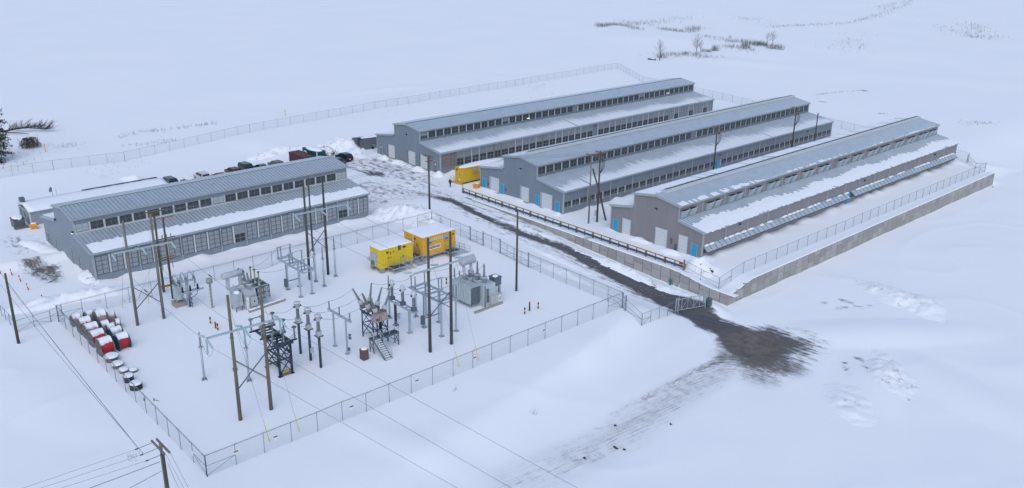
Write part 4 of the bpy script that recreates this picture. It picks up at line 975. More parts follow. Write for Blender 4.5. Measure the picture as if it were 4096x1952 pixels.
# three instrument transformers on tall dark posts
for k, ((bx, by), w) in enumerate((((1203,1414), 'farthest'), ((1243.5,1441), 'middle'), ((1284,1470), 'nearest'))):
    p = gp(bx, by); T = thing('instrument_transformer', p, f'{w} of three white-headed instrument transformers on tall dark posts in the yard centre', 'instrument transformer', 'instrument transformers on dark posts')
    q = MB(); q.lathe(p+Vector((0,0,-.5)), (0,0,1), [(.16,0),(.16,4.65)], 10); q.build('post', ['dsteel'], T, True)
    q = MB(); q.box(p.x-.42, p.x+.42, p.y-.42, p.y+.42, p.z+4.12, p.z+4.2, 1); q.box(p.x-.28, p.x+.28, p.y-.28, p.y+.28, p.z+4.2, p.z+4.8, 0); q.build('base_box', ['tran', 'tank'], T)
    q = MB(); q.insul(p+Vector((0,0,4.8)), (0,0,1), 1.25, .24, 10, 12, 0, .2); q.build('insulator', ['insul'], T, True)
    q = MB(); q.lathe(p+Vector((0,0,6.05)), (0,0,1), [(.2,0),(.26,.08),(.36,.14),(.36,.68),(.42,.7),(.42,.77),(.05,.8)], 14); q.build('head', ['headw'], T, True)
    q = MB(); q.box(p.x-.12, p.x+.12, p.y+.28, p.y+.5, p.z+6.25, p.z+6.4, 0); q.box(p.x-.12, p.x+.12, p.y-.5, p.y-.28, p.z+6.25, p.z+6.4, 0); q.build('terminal', ['fan'], T)
    if k == 1: q = MB(); q.box(p.x+.17, p.x+.4, p.y-.1, p.y+.3, p.z+1.1, p.z+1.75, 0); q.build('junction_box', ['tran'], T)
# rack with three transformers
l1 = gp(1639.6,1332); l2 = gp(1587.8,1299.5)
T = thing('instrument_transformer_rack', l1, 'steel rack on two legs carrying three tall grey metering units beside the circuit breaker', 'transformer rack')
for j, l in enumerate((l1, l2)):
    q = MB(); q.box(l.x-.13, l.x+.13, l1.y-.13, l1.y+.13, l.z-.5, l.z+3.3, 0); q.box(l.x-.3, l.x+.3, l1.y-.3, l1.y+.3, l.z-.02, l.z+.1, 0); q.build('leg', ['galv'if j == 0 else 'dsteel'], T)
q = MB(); z = l1.z+3.3
for dy in (-.35, .35): q.box(l1.x-4.4, l1.x+1.4, l1.y+dy-.07, l1.y+dy+.07, z, z+.2, 0)
for k in range(4): x = l1.x-4.3+5.6*k/3; q.box(x-.06, x+.06, l1.y-.35, l1.y+.35, z+.02, z+.16, 0)
q.build('top_frame', ['galv'], T)
for k in range(3):
    x = l1.x+1.0-2.35*k; p = Vector((x, l1.y, z+.2))
    q = MB(); q.box(x-.28, x+.28, l1.y-.28, l1.y+.28, z+.2, z+.65, 0); q.build('base_box', ['galvd'], T)
    q = MB(); q.insul(p+Vector((0,0,.45)), (0,0,1), 1.35, .22, 10, 12); q.build('insulator', ['insul'], T, True)
    q = MB(); q.lathe(p+Vector((0,0,1.8)), (0,0,1), [(.18,0),(.32,.12),(.32,.8),(.26,.86),(.03,.9)], 14); q.build('head', ['headw'], T, True)
    q = MB(); q.lathe(p+Vector((0,-.25,2.1)), (0,-1,0), [(.13,0),(.13,.18)], 8); q.box(x-.05, x+.05, l1.y+.25, l1.y+.5, z+2.2, z+2.3, 0); q.build('terminal', ['fan'], T)
q = MB(); q.box(l2.x+.15, l2.x+.35, l2.y-.1, l2.y+.35, l2.z+.9, l2.z+1.7, 0); q.build('junction_box', ['tran'], T)
# bus support with three small arresters
l1 = gp(1390,1416.5); l2 = gp(1339.8,1385)
T = thing('bus_support', l1, 'slim two-legged steel support with three small grey posts on its beam, left of the breaker', 'bus support')
for l in (l1, l2): q = MB(); q.box(l.x-.09, l.x+.09, l1.y-.09, l1.y+.09, l.z-.5, l.z+4.6, 0); q.box(l.x-.25, l.x+.25, l1.y-.25, l1.y+.25, l.z-.02, l.z+.1, 0); q.build('leg', ['galv'], T)
q = MB(); q.box(l1.x-3.9, l1.x+1.2, l1.y-.12, l1.y+.12, l1.z+4.6, l1.z+4.85, 0); q.build('beam', ['galv'], T)
for k in range(3): q = MB(); q.insul((l1.x+.95-2.3*k, l1.y, l1.z+4.85), (0,0,1), 1.0, .11, 7, 10); q.build('post_insulator', ['insul'], T, True)
q = MB(); q.lathe((l1.x+.2, l1.y+.35, l1.z+2.0), (0,0,1), [(.16,0),(.16,.22),(.05,.24),(.05,.4),(.16,.42),(.16,.62)], 10); q.bar((l1.x, l1.y, l1.z+2.3), (l1.x+.2, l1.y+.35, l1.z+2.3), .05); q.box(l1.x+.09, l1.x+.3, l1.y, l1.y+.25, l1.z+.5, l1.z+.9, 0); q.build('surge_counter', ['galvd'], T)
# free-standing arrester posts
AP = [((818,1519), 1327, 'standing alone at the left of the two nearest poles'), ((940,1479), 1291, 'half hidden behind the nearest pole pair'), ((997,1524), 1331, 'just right of the nearest brown pole'),
      ((1264,1127), 967, 'beside the dark pole pair, left of the row'), ((1297.7,1146), 984, 'at the front of the row before the dark pole pair'), ((1343,1106), 945, 'right of the dark pole pair near the fence'),
      ((1558.8,1273), 1101, 'left of the metering rack, behind the breaker'), ((1664,1268), 1105, 'behind the nearest unit of the metering rack')]
for b, t_, w in AP:
    p = gp(*b); h = htop(p, t_); T = thing('bus_post', p, 'slender insulator post '+w, 'bus post', 'slender insulator posts')
    q = MB(); q.lathe(p+Vector((0,0,-.4)), (0,0,1), [(.14,0),(.13,h*.68+.4)], 10); q.lathe(p+Vector((0,0,h*.68)), (0,0,1), [(.27,0),(.27,.07)], 10); q.build('steel_post', ['galv'], T, True)
    q = MB(); q.insul(p+Vector((0,0,h*.68+.07)), (0,0,1), h*.32-.15, .13, 12, 10, 0, .09); q.lathe(p+Vector((0,0,h-.1)), (0,0,1), [(.05,0),(.03,.1)], 6); q.build('insulator', ['insul'], T, True)
    q = MB()
    for a in range(4): an = a*math.pi/2+.5; q.bar(p+Vector((math.cos(an)*.1, math.sin(an)*.1, .3)), p+Vector((math.cos(an)*.38, math.sin(an)*.38, .0)), .07)
    q.build('foot', ['galvd'], T)
# ---------------------------------------------------------------- circuit breaker with platform
A = gp(1495.5, 1416); ax, ay, az = A
T = thing('circuit_breaker', A+Vector((-4.9, 1.7, 0)), 'brown-cabinet circuit breaker with six splayed grey bushings on a dark lattice frame', 'circuit breaker')
fx0, fx1, fy0, fy1, fh = ax-5.0, ax-1.7, ay+1.75, ay+3.3, 3.6
for x in (fx0, fx1):
    for y in (fy0, fy1): q = MB(); q.bar((x, y, az-.5), (x, y, az+fh), .12); q.build('leg', ['dsteel'], T)
q = MB()
for (a, b) in (((fx0,fy0),(fx1,fy0)), ((fx0,fy1),(fx1,fy1)), ((fx0,fy0),(fx0,fy1)), ((fx1,fy0),(fx1,fy1))):
    a_ = Vector((*a, az)); b_ = Vector((*b, az))
    for z0, z1 in ((.4, 1.9), (1.9, 3.5)):
        q.bar(a_+Vector((0,0,z0)), b_+Vector((0,0,z1)), .07); q.bar(b_+Vector((0,0,z0)), a_+Vector((0,0,z1)), .07); q.bar(a_+Vector((0,0,z1)), b_+Vector((0,0,z1)), .07)
q.build('bracing', ['dsteel'], T)
q = MB()
for y in (fy0, fy1): q.bar((fx0-.4, y, az+fh+.05), (fx1+.6, y, az+fh+.05), .14)
q.build('top_frame', ['dsteel'], T)
for k, (x, tl) in enumerate(((ax-5.0, -.75), (ax-3.5, -.05), (ax-2.0, .15))):
    yc = ay+2.45; z = az+fh+.6
    q = MB(); q.lathe((x, yc-.85, z), (0,1,0), [(.12,0),(.36,.06),(.36,1.64),(.12,1.7)], 14); q.build('tank', ['tank'], T, True)
    for s in (-1, 1):
        base = Vector((x+tl*.15, yc+s*.62, z+.25)); axis = Vector((tl*.42, s*.38, 1)).normalized()
        q = MB(); q.lathe(base, axis, [(.3,0),(.33,.08),(.33,.45),(.2,.55)], 12); q.build('bushing_turret', ['tran'], T, True)
        q = MB(); q.insul(base+axis*.5, axis, 1.75, .21, 14, 12, 0, .13); q.lathe(base+axis*2.25, axis, [(.1,0),(.1,.08),(.04,.12)], 8); q.build('bushing', ['insul'], T, True)
q = MB(); q.box(ax-1.95, ax-1.2, ay+1.2, ay+3.06, az+3.3, az+4.25, 0); q.box(ax-1.2, ax-1.185, ay+2.1, ay+2.13, az+3.32, az+4.22, 1); q.box(ax-1.2, ax-1.18, ay+1.35, ay+1.6, az+3.55, az+3.85, 2)
q.box(ax-1.2, ax-1.18, ay+1.72, ay+1.95, az+3.95, az+4.02, 3); q.box(ax-1.2, ax-1.18, ay+1.76, ay+1.98, az+3.82, az+3.88, 3); q.box(ax-1.2, ax-1.18, ay+2.4, ay+2.72, az+3.65, az+3.78, 4); q.build('control_cabinet', ['cab', 'tank', 'fan', 'redp', 'safety'], T)
q = MB()
for k in range(5): q.path([(ax-1.6, ay+2.0+k*.09, az+3.35), (ax-1.55, ay+2.0+k*.09, az+2), (ax-1.5, ay+2.0+k*.09, az)], .05, 6)
q.build('cable_bundle', ['black'], T)
P_ = thing('access_platform', A, 'grey grated platform with handrails and a stair flight in front of the breaker cabinet', 'platform')
q = MB(); dz = az+1.85; q.box(ax-.9, ax, ay, ay+3.8, dz-.04, dz, 0)
q.build('deck', ['grate'], P_)
q = MB()
for x in (ax-.9, ax): q.box(x-.04, x+.04, ay-.02, ay+3.82, dz-.24, dz-.05, 0)
for y in (ay, ay+3.8): q.box(ax-.9, ax, y-.04, y+.04, dz-.24, dz-.05, 0)
q.build('edge_beam', ['galvd'], P_)
for x in (ax-.85, ax-.05):
    for y in (ay+.05, ay+3.75): q = MB(); q.bar((x, y, az-.4), (x, y, dz-.2), .1); q.build('leg', ['galvd'], P_)
q = MB()
for y in (ay+.05, ay+3.75): q.bar((ax-.85, y, az+.3), (ax-.05, y, dz-.3), .06); q.bar((ax-.05, y, az+.3), (ax-.85, y, dz-.3), .06)
q.bar((ax-.05, ay+3.75, az+.5), (ax-.05, ay+2.3, dz-.2), .06); q.bar((ax-.85, ay+3.75, az+.5), (ax-.85, ay+2.3, dz-.2), .06); q.build('bracing', ['galvd'], P_)
def rail(T, pts, h=1.05, posts=True, m='galv', r=.03, name='handrail'):
    q = MB()
    for i in range(len(pts)-1):
        a = Vector(pts[i]); b = Vector(pts[i+1])
        for z in (h, h*.5): q.tube(a+Vector((0,0,z)), b+Vector((0,0,z)), r, n=5)
        n = max(1, round((b-a).length/1.2))
        for k in range(n+1): c_ = a+(b-a)*k/n; q.tube(c_, c_+Vector((0,0,h)), r, n=5)
    return q.build(name, [m], T)
rail(P_, [(ax, ay+1.05, dz), (ax, ay+3.8, dz), (ax-.9, ay+3.8, dz)]); rail(P_, [(ax, ay, dz), (ax-.9, ay, dz)])
sx1 = ax+2.45
q = MB()
for y in (ay+.05, ay+1.0): q.hexa([(ax,y-.03,dz-.25),(sx1,y-.03,az-.15),(sx1,y+.03,az-.15),(ax,y+.03,dz-.25),(ax,y-.03,dz),(sx1,y-.03,az+.12),(sx1,y+.03,az+.12),(ax,y+.03,dz)], 0)
for k in range(10): u = (k+.5)/10; x = ax+2.45*u; z = dz-1.85*u; q.box(x-.13, x+.13, ay+.08, ay+.97, z-.05, z-.01, 1); q.box(x-.1, x+.12, ay+.1, ay+.95, z-.01, z+.035, 2)
q.build('stair', ['galvd', 'grate', 'snow'], P_)
rail(P_, [(ax, ay+.05, dz), (sx1, ay+.05, az+.05)], name='stair_rail'); rail(P_, [(ax, ay+1.0, dz), (sx1, ay+1.0, az+.05)], name='stair_rail')
# ---------------------------------------------------------------- left transformer
def fanw(mb, x, y, z, r, m):
    mb.lathe((x, y, z), (1,0,0), [(r, 0), (r, .06)], 14, m[0])
    for k in range(4):
        a = k*math.pi/2+.4; mb.add([(x+.075, y, z), (x+.075, y+r*.85*math.cos(a), z+r*.85*math.sin(a)), (x+.075, y+r*.85*math.cos(a+.7), z+r*.85*math.sin(a+.7))], [(0,1,2)], m[1])
A = gp(988, 1243); ax, ay, az = A
T = thing('power_transformer', A, 'light grey power transformer with dark fans at the left of the yard', 'transformer', 'power transformers')
q = MB(); q.box(ax-2.4, ax, ay, ay+1.55, az-.3, az+2.3, 0); q.hexa([(ax-2.4,ay-.4,az+2.2),(ax,ay,az+2.2),(ax,ay+1.55,az+2.2),(ax-2.4,ay+1.55,az+2.2),(ax-2.3,ay-.3,az+3.0),(ax-.15,ay+.1,az+3.0),(ax-.15,ay+1.5,az+3.0),(ax-2.3,ay+1.5,az+3.0)], 0)
for k in range(4): q.box(ax-2.42, ax+.03, ay-.02, ay+1.57, az+.5+k*.55, az+.56+k*.55, 0)
q.box(ax-1.9, ax-1.1, ay+.2, ay+1.1, az+3.0, az+3.05, 1); q.box(ax-.02, ax+.12, ay+.0, ay+.38, az-.1, az+1.9, 1)
q.build('tank', ['tran', 'lwhite'], T)
q = MB(); q.box(ax+.12, ax+.35, ay+.6, ay+1.5, az+.55, az+1.85, 0); q.box(ax+.35, ax+.37, ay+.95, ay+1.12, az+1.1, az+1.35, 1); q.box(ax+.35, ax+.37, ay+.95, ay+1.15, az+1.6, az+1.72, 2); q.build('control_box', ['tran', 'fan', 'safety'], T)
q = MB(); q.box(ax-1.9, ax-.35, ay-1.35, ay-.3, az+.75, az+2.55, 0); q.box(ax-.35, ax-.34, ay-1.33, ay-.32, az+1.55, az+1.57, 1); q.box(ax-.35, ax-.34, ay-.84, ay-.82, az+.8, az+2.5, 1)
for (x, y) in ((ax-1.8, ay-1.25), (ax-.45, ay-1.25), (ax-1.8, ay-.4), (ax-.45, ay-.4)): q.bar((x,y,az-.2), (x,y,az+.8), .08, m=1)
cb = q.build('side_cabinet', ['tran', 'galvd'], T); q = MB(); q.blob((ax-1.15, ay-.8, az+2.55), .72, .48, .28, 3, 12, 4, p=.4); q.build('cabinet_snow', ['snow'], cb, True)
q = MB(); q.lathe((ax-2.35, ay-2.0, az+4.75), (0,1,0), [(.3,0),(.45,.1),(.47,.15),(.47,2.95),(.45,3.0),(.3,3.1)], 18); q.build('conservator', ['tran'], T, True)
q = MB()
for y in (ay-1.3, ay+.5): q.hexa([(ax-2.2,y-.35,az+2.9),(ax-1.9,y-.35,az+2.9),(ax-1.9,y+.1,az+2.9),(ax-2.2,y+.1,az+2.9),(ax-2.5,y-.15,az+4.4),(ax-2.2,y-.15,az+4.4),(ax-2.2,y+.3,az+4.4),(ax-2.5,y+.3,az+4.4)], 0)
q.box(ax-2.3, ax-1.0, ay-1.6, ay+.1, az+2.85, az+2.95, 0); q.tube((ax-2.1,ay-1.5,az+2.9),(ax-.6,ay-.2,az+3.3), .06, n=6); q.tube((ax-1.5,ay-.9,az+2.9),(ax-1.5,ay-.9,az+3.5), .12, n=8)
q.build('conservator_bracket', ['tran'], T)
for k in range(3):
    x = ax-.35-1.0*(2-k)*1.15+.2; y = ay+.75
    q = MB(); q.lathe((x,y,az+3.0), (0,0,1), [(.36,0),(.36,.6),(.46,.62),(.46,.7),(.2,.74)], 12); q.build('bushing_turret', ['tran'], T, True)
    q = MB(); q.insul((x,y,az+3.7), (.0,-.12 if k else -.2,1), 1.35, .22, 10, 12, 0, .15); q.lathe(Vector((x,y,az+3.7))+Vector((0,-.12 if k else -.2,1)).normalized()*1.35, (0,-.1,1), [(.1,0),(.1,.25),(.04,.35)], 8, 1); q.build('high_voltage_bushing', ['insul', 'fan'], T, True)
    q = MB(); x2 = x+.25; y2 = ay+2.05; q.lathe((x2,y2,az+3.0), (0,0,1), [(.14,0),(.14,.5)], 8, 2); q.insul((x2,y2,az+3.4), (0,0,1), 1.7, .14, 10, 10, 0); q.lathe((x2,y2,az+5.1), (0,0,1), [(.17,0),(.17,.1)], 8, 1); q.build('surge_arrester', ['porc', 'fan', 'tran'], T, True)
q = MB()
for k in range(9): y = ay+1.75+k*.2; q.box(ax-3.3, ax-.15, y, y+.1, az+1.15, az+2.95, 0)
q.box(ax-3.3, ax-.1, ay+1.7, ay+1.78, az+2.85, az+3.0, 1); q.box(ax-3.3, ax-.1, ay+3.4, ay+3.5, az+2.85, az+3.0, 1)
for x in (ax-3.3, ax-1.8, ax-.3): q.tube((x+.1,ay+1.5,az+2.9),(x+.1,ay+3.6,az+2.9), .09, n=8, m=1)
rd = q.build('radiator', ['trandk', 'tran'], T)
q = MB(); q.box(ax-.15, ax-.02, ay+1.75, ay+3.6, az+1.1, az+2.9, 0)
for yy in (ay+2.2, ay+3.1):
    for z in (az+1.55, az+2.4): fanw(q, ax-.02, yy, z, .36, (1, 0))
q.build('fan_bank', ['trandk', 'tran'], rd)
q = MB(); q.box(ax-3.2, ax+.5, ay+1.9, ay+4.9, az-.4, az+.12, 0); q.build('plinth', ['conc'], None) if False else None
q = MB(); q.hexa([(ax+.6,ay-.1,az-.1),(ax+.95,ay-.1,az-.1),(ax+.4,ay+5.6,az-.1),(ax+.1,ay+5.6,az-.1),(ax+.6,ay-.1,az+.3),(ax+.95,ay-.1,az+.3),(ax+.4,ay+5.6,az+.3),(ax+.1,ay+5.6,az+.3)], 0)
q.hexa([(ax+.55,ay,az+.3),(ax+.85,ay,az+.3),(ax+.3,ay+5.5,az+.3),(ax+.05,ay+5.5,az+.3),(ax+.6,ay,az+.42),(ax+.8,ay,az+.42),(ax+.25,ay+5.5,az+.42),(ax+.1,ay+5.5,az+.42)], 1)
single(q, 'concrete_kerb', ['conc', 'snow'], 'half-buried concrete kerb in front of the fan-cooled left transformer', 'concrete kerb', loc=(ax+.6, ay, az))
# ---------------------------------------------------------------- right transformer
A = gp(1935, 1230); ax, ay, az = A
T = thing('power_transformer', A, 'large pale blue-grey transformer with tall ribbed radiators at the right of the yard', 'transformer', 'power transformers')
q = MB(); q.box(ax-4.6, ax, ay+.0, ay+2.1, az-.3, az+3.2, 0)
for k in range(5): q.box(ax-4.6+k*1.1, ax-4.5+k*1.1, ay-.06, ay+2.16, az+.3, az+3.1, 0)
q.box(ax-.02, ax+.06, ay+.15, ay+.3, az, az+3.1, 1); q.box(ax-.02, ax+.1, ay+.5, ay+.85, az+.6, az+2.6, 1)
q.build('tank', ['tranb', 'galvd'], T)
q = MB()
for k in range(8):
    x0 = ax-4.95+k*.54; q.box(x0, x0+.46, ay-1.75, ay-.12, az+.62, az+3.12, 0); q.box(x0+.46, x0+.54, ay-1.7, ay-.2, az+.65, az+3.05, 1)
for y in (ay-1.5, ay-.9, ay-.35): q.tube((ax-4.95,y,az+3.16),(ax-.65,y,az+3.16), .07, n=8)
for k in range(8): q.tube((ax-4.7+k*.54,ay-1.6,az+3.2),(ax-4.7+k*.54,ay+.3,az+3.2), .06, n=6)
q.box(ax-4.9, ax-.7, ay-1.72, ay-1.5, az+.5, az+.62, 1)
q.build('radiator', ['tranb', 'trandk'], T)
q = MB(); q.lathe((ax-3.9, ay-.9, az+5.75), (0,1,0), [(.42,0),(.6,.12),(.62,.18),(.62,2.3),(.6,2.36),(.42,2.48)], 20); q.tube((ax-3.9,ay+1.2,az+6.37),(ax-3.9,ay+1.55,az+6.5), .03, n=5); q.build('conservator', ['tran'], T, True)
q = MB()
for y in (ay-.35, ay+.95): q.path([(ax-3.5,y+.1,az+3.1),(ax-3.6,y-.1,az+4.1),(ax-3.95,y,az+5.3)], .2, 8)
q.build('conservator_bracket', ['tran'], T, True)
for k in range(3):
    x = ax-1.05-1.42*(2-k)+.0; y = ay+.95
    q = MB(); q.lathe((x,y,az+3.2), (0,0,1), [(.42,0),(.36,.65),(.5,.68),(.5,.78),(.3,.82)], 14); q.tube((x-.1,y-.3,az+3.4),(x-1.0,y-1.0,az+3.25), .13, n=8); q.build('bushing_turret', ['tran'], T, True)
    q = MB(); q.insul((x,y,az+4.0), (0,0,1), 1.35, .2, 10, 12, 0, .14); q.lathe((x,y,az+5.35), (0,0,1), [(.15,0),(.15,.2)], 8, 1); q.lathe((x,y,az+5.55), (0,0,1), [(.08,0),(.05,.35)], 8, 2); q.build('high_voltage_bushing', ['insul', 'porc', 'fan'], T, True)
    q = MB(); q.insul((x-.9+.0,y-1.3,az+3.3), (0,0,1), .8, .12, 7, 8, 0, .09); q.build('low_voltage_bushing', ['insul'], T, True)
q = MB(); q.box(ax-1.35, ax-.1, ay+2.15, ay+3.3, az+2.55, az+3.65, 0); q.box(ax-1.45, ax-.02, ay+2.05, ay+3.4, az+3.65, az+3.72, 0)
for (x,y) in ((ax-.2,ay+2.3),(ax-.2,ay+3.1)): q.bar((x,y,az+2.55),(x-.1,y-1.2,az+1.0), .08, m=1)
cb = q.build('cable_box', ['trandk', 'tran'], T); q = MB(); q.blob((ax-.75, ay+2.75, az+3.72), .45, .45, .16, 5, 12, 3, p=.5); q.build('cable_box_snow', ['snow'], cb, True)
q = MB(); q.box(ax-.1, ax+.45, ay+.9, ay+3.0, az-.1, az+1.5, 0); q.box(ax+.45, ax+.47, ay+2.35, ay+2.85, az+.35, az+1.3, 1); q.box(ax+.47, ax+.48, ay+2.5, ay+2.65, az+.6, az+1.1, 2); q.box(ax+.45, ax+.46, ay+1.35, ay+1.6, az+1.15, az+1.3, 3); q.box(ax+.45, ax+.46, ay+1.6, ay+1.75, az+.85, az+1.0, 4); q.box(ax+.45, ax+.5, ay+1.3, ay+1.95, az+.1, az+.8, 0)
q.build('control_cubicle', ['tran', 'lwhite', 'fan', 'safety', 'orange'], T)
q = MB(); q.box(ax-.9, ax-.02, ay+2.1, ay+2.6, az, az+2.5, 0); q.box(ax-1.4, ax+.05, ay+3.0, ay+3.1, az, az+2.5, 0); q.build('support_frame', ['tran'], T)
q = MB(); q.hexa([(ax+.5,ay-2.2,az-.1),(ax+.9,ay-2.2,az-.1),(ax+.75,ay+2.9,az-.1),(ax+.4,ay+2.9,az-.1),(ax+.5,ay-2.2,az+.22),(ax+.9,ay-2.2,az+.22),(ax+.75,ay+2.9,az+.22),(ax+.4,ay+2.9,az+.22)], 0)
single(q, 'concrete_kerb', ['conc'], 'bare concrete kerb sloping out of the snow below the ribbed right transformer', 'concrete kerb', loc=(ax+.6, ay, az))
q = MB(); q.lathe((ax-5.6, ay-.6, az-.3), (0,0,1), [(.07,0),(.07,3.4)], 8, 0); q.insul((ax-5.6, ay-.6, az+3.1), (0,0,1), 1.2, .13, 8, 10, 1); q.lathe((ax-5.6,ay-.6,az+3.02),(0,0,1),[(.2,0),(.2,.08)],8,0)
single(q, 'surge_arrester_post', ['galv', 'insul'], 'single grey arrester post left of the large transformer radiators', 'arrester post', loc=(ax-5.6, ay-.6, az))
# ---------------------------------------------------------------- recloser and cable termination frame at the left
A = gp(757, 1228); ax, ay, az = A
T = thing('recloser_cabinet', (ax-1.2, ay-.6, az), 'grey green recloser cabinet on a low concrete block beside the brown poles', 'recloser cabinet')
cx, cy = gp(712, 1225).x, gp(712, 1225).y
q = MB(); q.box(cx-.9, cx+.5, cy-.5, cy+1.1, az-.2, az+.65, 0); q.build('concrete_block', ['cab'], T)
q = MB(); q.box(cx-.7, cx+.2, cy-.2, cy+.9, az+1.0, az+3.0, 0); q.box(cx+.2, cx+.45, cy-.1, cy+.8, az+1.0, az+1.9, 0)
for a in ((cx-.6,cy-.1),(cx+.1,cy-.1),(cx-.6,cy+.8),(cx+.1,cy+.8)): q.bar((*a,az+.6),(*a,az+1.05), .1)
q.build('cabinet_body', ['tranb'], T)
for k in range(3):
    q = MB(); b = Vector((cx-.5+.35*k, cy+.1, az+3.0)); q.insul(b, (-.35,-.3,1), .9, .13, 7, 8); q.build('bushing', ['insul'], T, True)
T = thing('cable_termination_frame', A, 'cluttered galvanised frame of cables and black terminations near the left transformer', 'cable frame')
q = MB(); q.box(ax-.14, ax+.14, ay-.14, ay+.14, az-.5, az+3.9, 0); q.build('column', ['galv'], T)
q = MB(); q.box(ax-.1, ax+.1, ay-1.4, ay+1.3, az+3.7, az+3.95, 0); q.box(ax+.15, ax+.35, ay-.9, ay+2.2, az+2.2, az+2.4, 0); q.box(ax-.35, ax-.15, ay-.9, ay+1.8, az+2.2, az+2.35, 0); q.build('cross_beam', ['galv'], T)
for k in range(3):
    y = ay-1.1+1.05*k
    q = MB(); q.insul((ax+.0, y, az+3.95), (0,0,1), .5, .11, 5, 8); q.box(ax-.5, ax+.6, y-.06, y+.06, az+4.45, az+4.55, 1); q.insul((ax+.45, y, az+3.4), (0,0,1), 1.0, .09, 7, 8); q.build('switch_post', ['insul', 'galv'], T)
    q = MB(); q.lathe((ax+.3, y+.35, az+2.4), (0,0,1), [(.12,0),(.15,.1),(.13,.6),(.06,.8)], 10); q.build('cable_termination', ['black'], T, True)
    q = MB(); q.path([(ax+.3,y+.35,az+2.3),(ax+.35,y+.1,az+1.7),(ax+.12,ay+.1*k,az+1.2),(ax+.14,ay+.1*k,az+.1)], .045, 6); q.build('black_cable', ['black'], T, True)
    q = MB(); pts = []
    for j in range(9):
        u = j/8*math.pi; pts.append((ax-.5-.55*(1-math.cos(u))/1.0, y-.1*j/8, az+4.5+.75*math.sin(u)-.9*(j/8)))
    q.path(pts, .03, 5); q.build('arched_lead', ['wire'], T)
    q = MB(); q.path([(ax+.55,y,az+4.5),(ax+.6,y+.1,az+3.5),(ax+.35,y+.35,az+3.2)], .025, 5); q.build('lead_wire', ['wire'], T)
q = MB()
for s in (-.4, .4): q.tube((ax+s,ay+.3,az-.2),(ax+s*.8,ay+.2,az+2.2), .05, n=6)
for z in (.6, 1.3, 2.0): q.bar((ax-.5,ay+.3,az+z),(ax+.5,ay+.3,az+z), .08); q.tube((ax+.5,ay+.3,az+z-.1),(ax+.5,ay+.3,az+z+.15), .07, n=6)
q.build('conduit', ['galvd'], T)
# tank-topped striped post
p = gp(849, 1231); h = htop(p, 1112); T = thing('drum_topped_post', p, 'slim concrete post with pale green drum on top behind the left transformer', 'post')
q = MB(); q.lathe(p+Vector((0,0,-.4)), (0,0,1), [(.14,0),(.11,h-.2)], 8); q.tube(p+Vector((.16,.08,0)), p+Vector((.13,.08,h-.8)), .04, n=6); q.build('post', ['conc'], T)
q = MB()
for k in range(12): q.box(p.x-.02, p.x+.12, p.y-.125, p.y-.1, p.z+.3+k*.26, p.z+.42+k*.26, k % 2)
q.build('striped_sleeve', ['safety', 'black'], T)
q = MB(); q.lathe(p+Vector((0,0,h-.75)), (0,0,1), [(.1,0),(.42,.05),(.42,.62),(.4,.66),(.1,.67)], 14); q.build('drum', [mat('drum_green', (.30,.34,.31), .6)], T, True)
# brown box, bollards
p = gp(1457.6, 1436); m = MB(); m.box(p.x-.42, p.x+.42, p.y-.38, p.y+.38, p.z-.3, p.z+1.35, 0); m.blob((p.x, p.y, p.z+1.35), .4, .36, .16, 2, 12, 3, 1, p=.4)
single(m, 'equipment_crate', ['brownbox', 'snow'], 'upright brown box with snow on top beside the breaker stairs', 'crate', loc=p)
for (x, y), red, lab in (((842.7,1297),0,'yellow and black bollard alone, left of the red one near the left transformer'), ((863,1313),1,'short dark red bollard between two yellow ones'), ((872,1322.7),0,'yellow and black bollard beside the red one, nearest pole beam end'),
      ((2098.8,1258),0,'yellow and black bollard, nearest of the three at the right of the yard'), ((2118,1243),2,'tall black bollard with red top between two striped ones'), ((2152.5,1236.5),0,'yellow and black bollard, rightmost of the three at the right of the yard'), ((1786,1138),0,'yellow and black bollard behind the right transformer by the pole pair')):
    p = gp(x, y); m = MB(); r = .1; H = 1.0 if red != 2 else 1.25
    if red == 1: m.lathe(p+Vector((0,0,-.2)), (0,0,1), [(r,0),(r,1.05),(r*.6,1.15)], 10, 2)
    elif red == 2: m.lathe(p+Vector((0,0,-.2)), (0,0,1), [(r,0),(r,1.25)], 10, 1); m.lathe(p+Vector((0,0,1.05)), (0,0,1), [(r*1.05,0),(r*1.05,.22),(r*.5,.3)], 10, 2)
    else:
        for k in range(4): m.lathe(p+Vector((0,0,-.1+k*.27)), (0,0,1), [(r,0),(r,.27)], 10, (k+0) % 2)
        m.lathe(p+Vector((0,0,.98)), (0,0,1), [(r,0),(r*.6,.06)], 10, 1)
    single(m, 'bollard', ['safety', 'black', mat('dark_red', (.25,.01,.02), .5)], lab, 'bollard', 'yard bollards', loc=p)
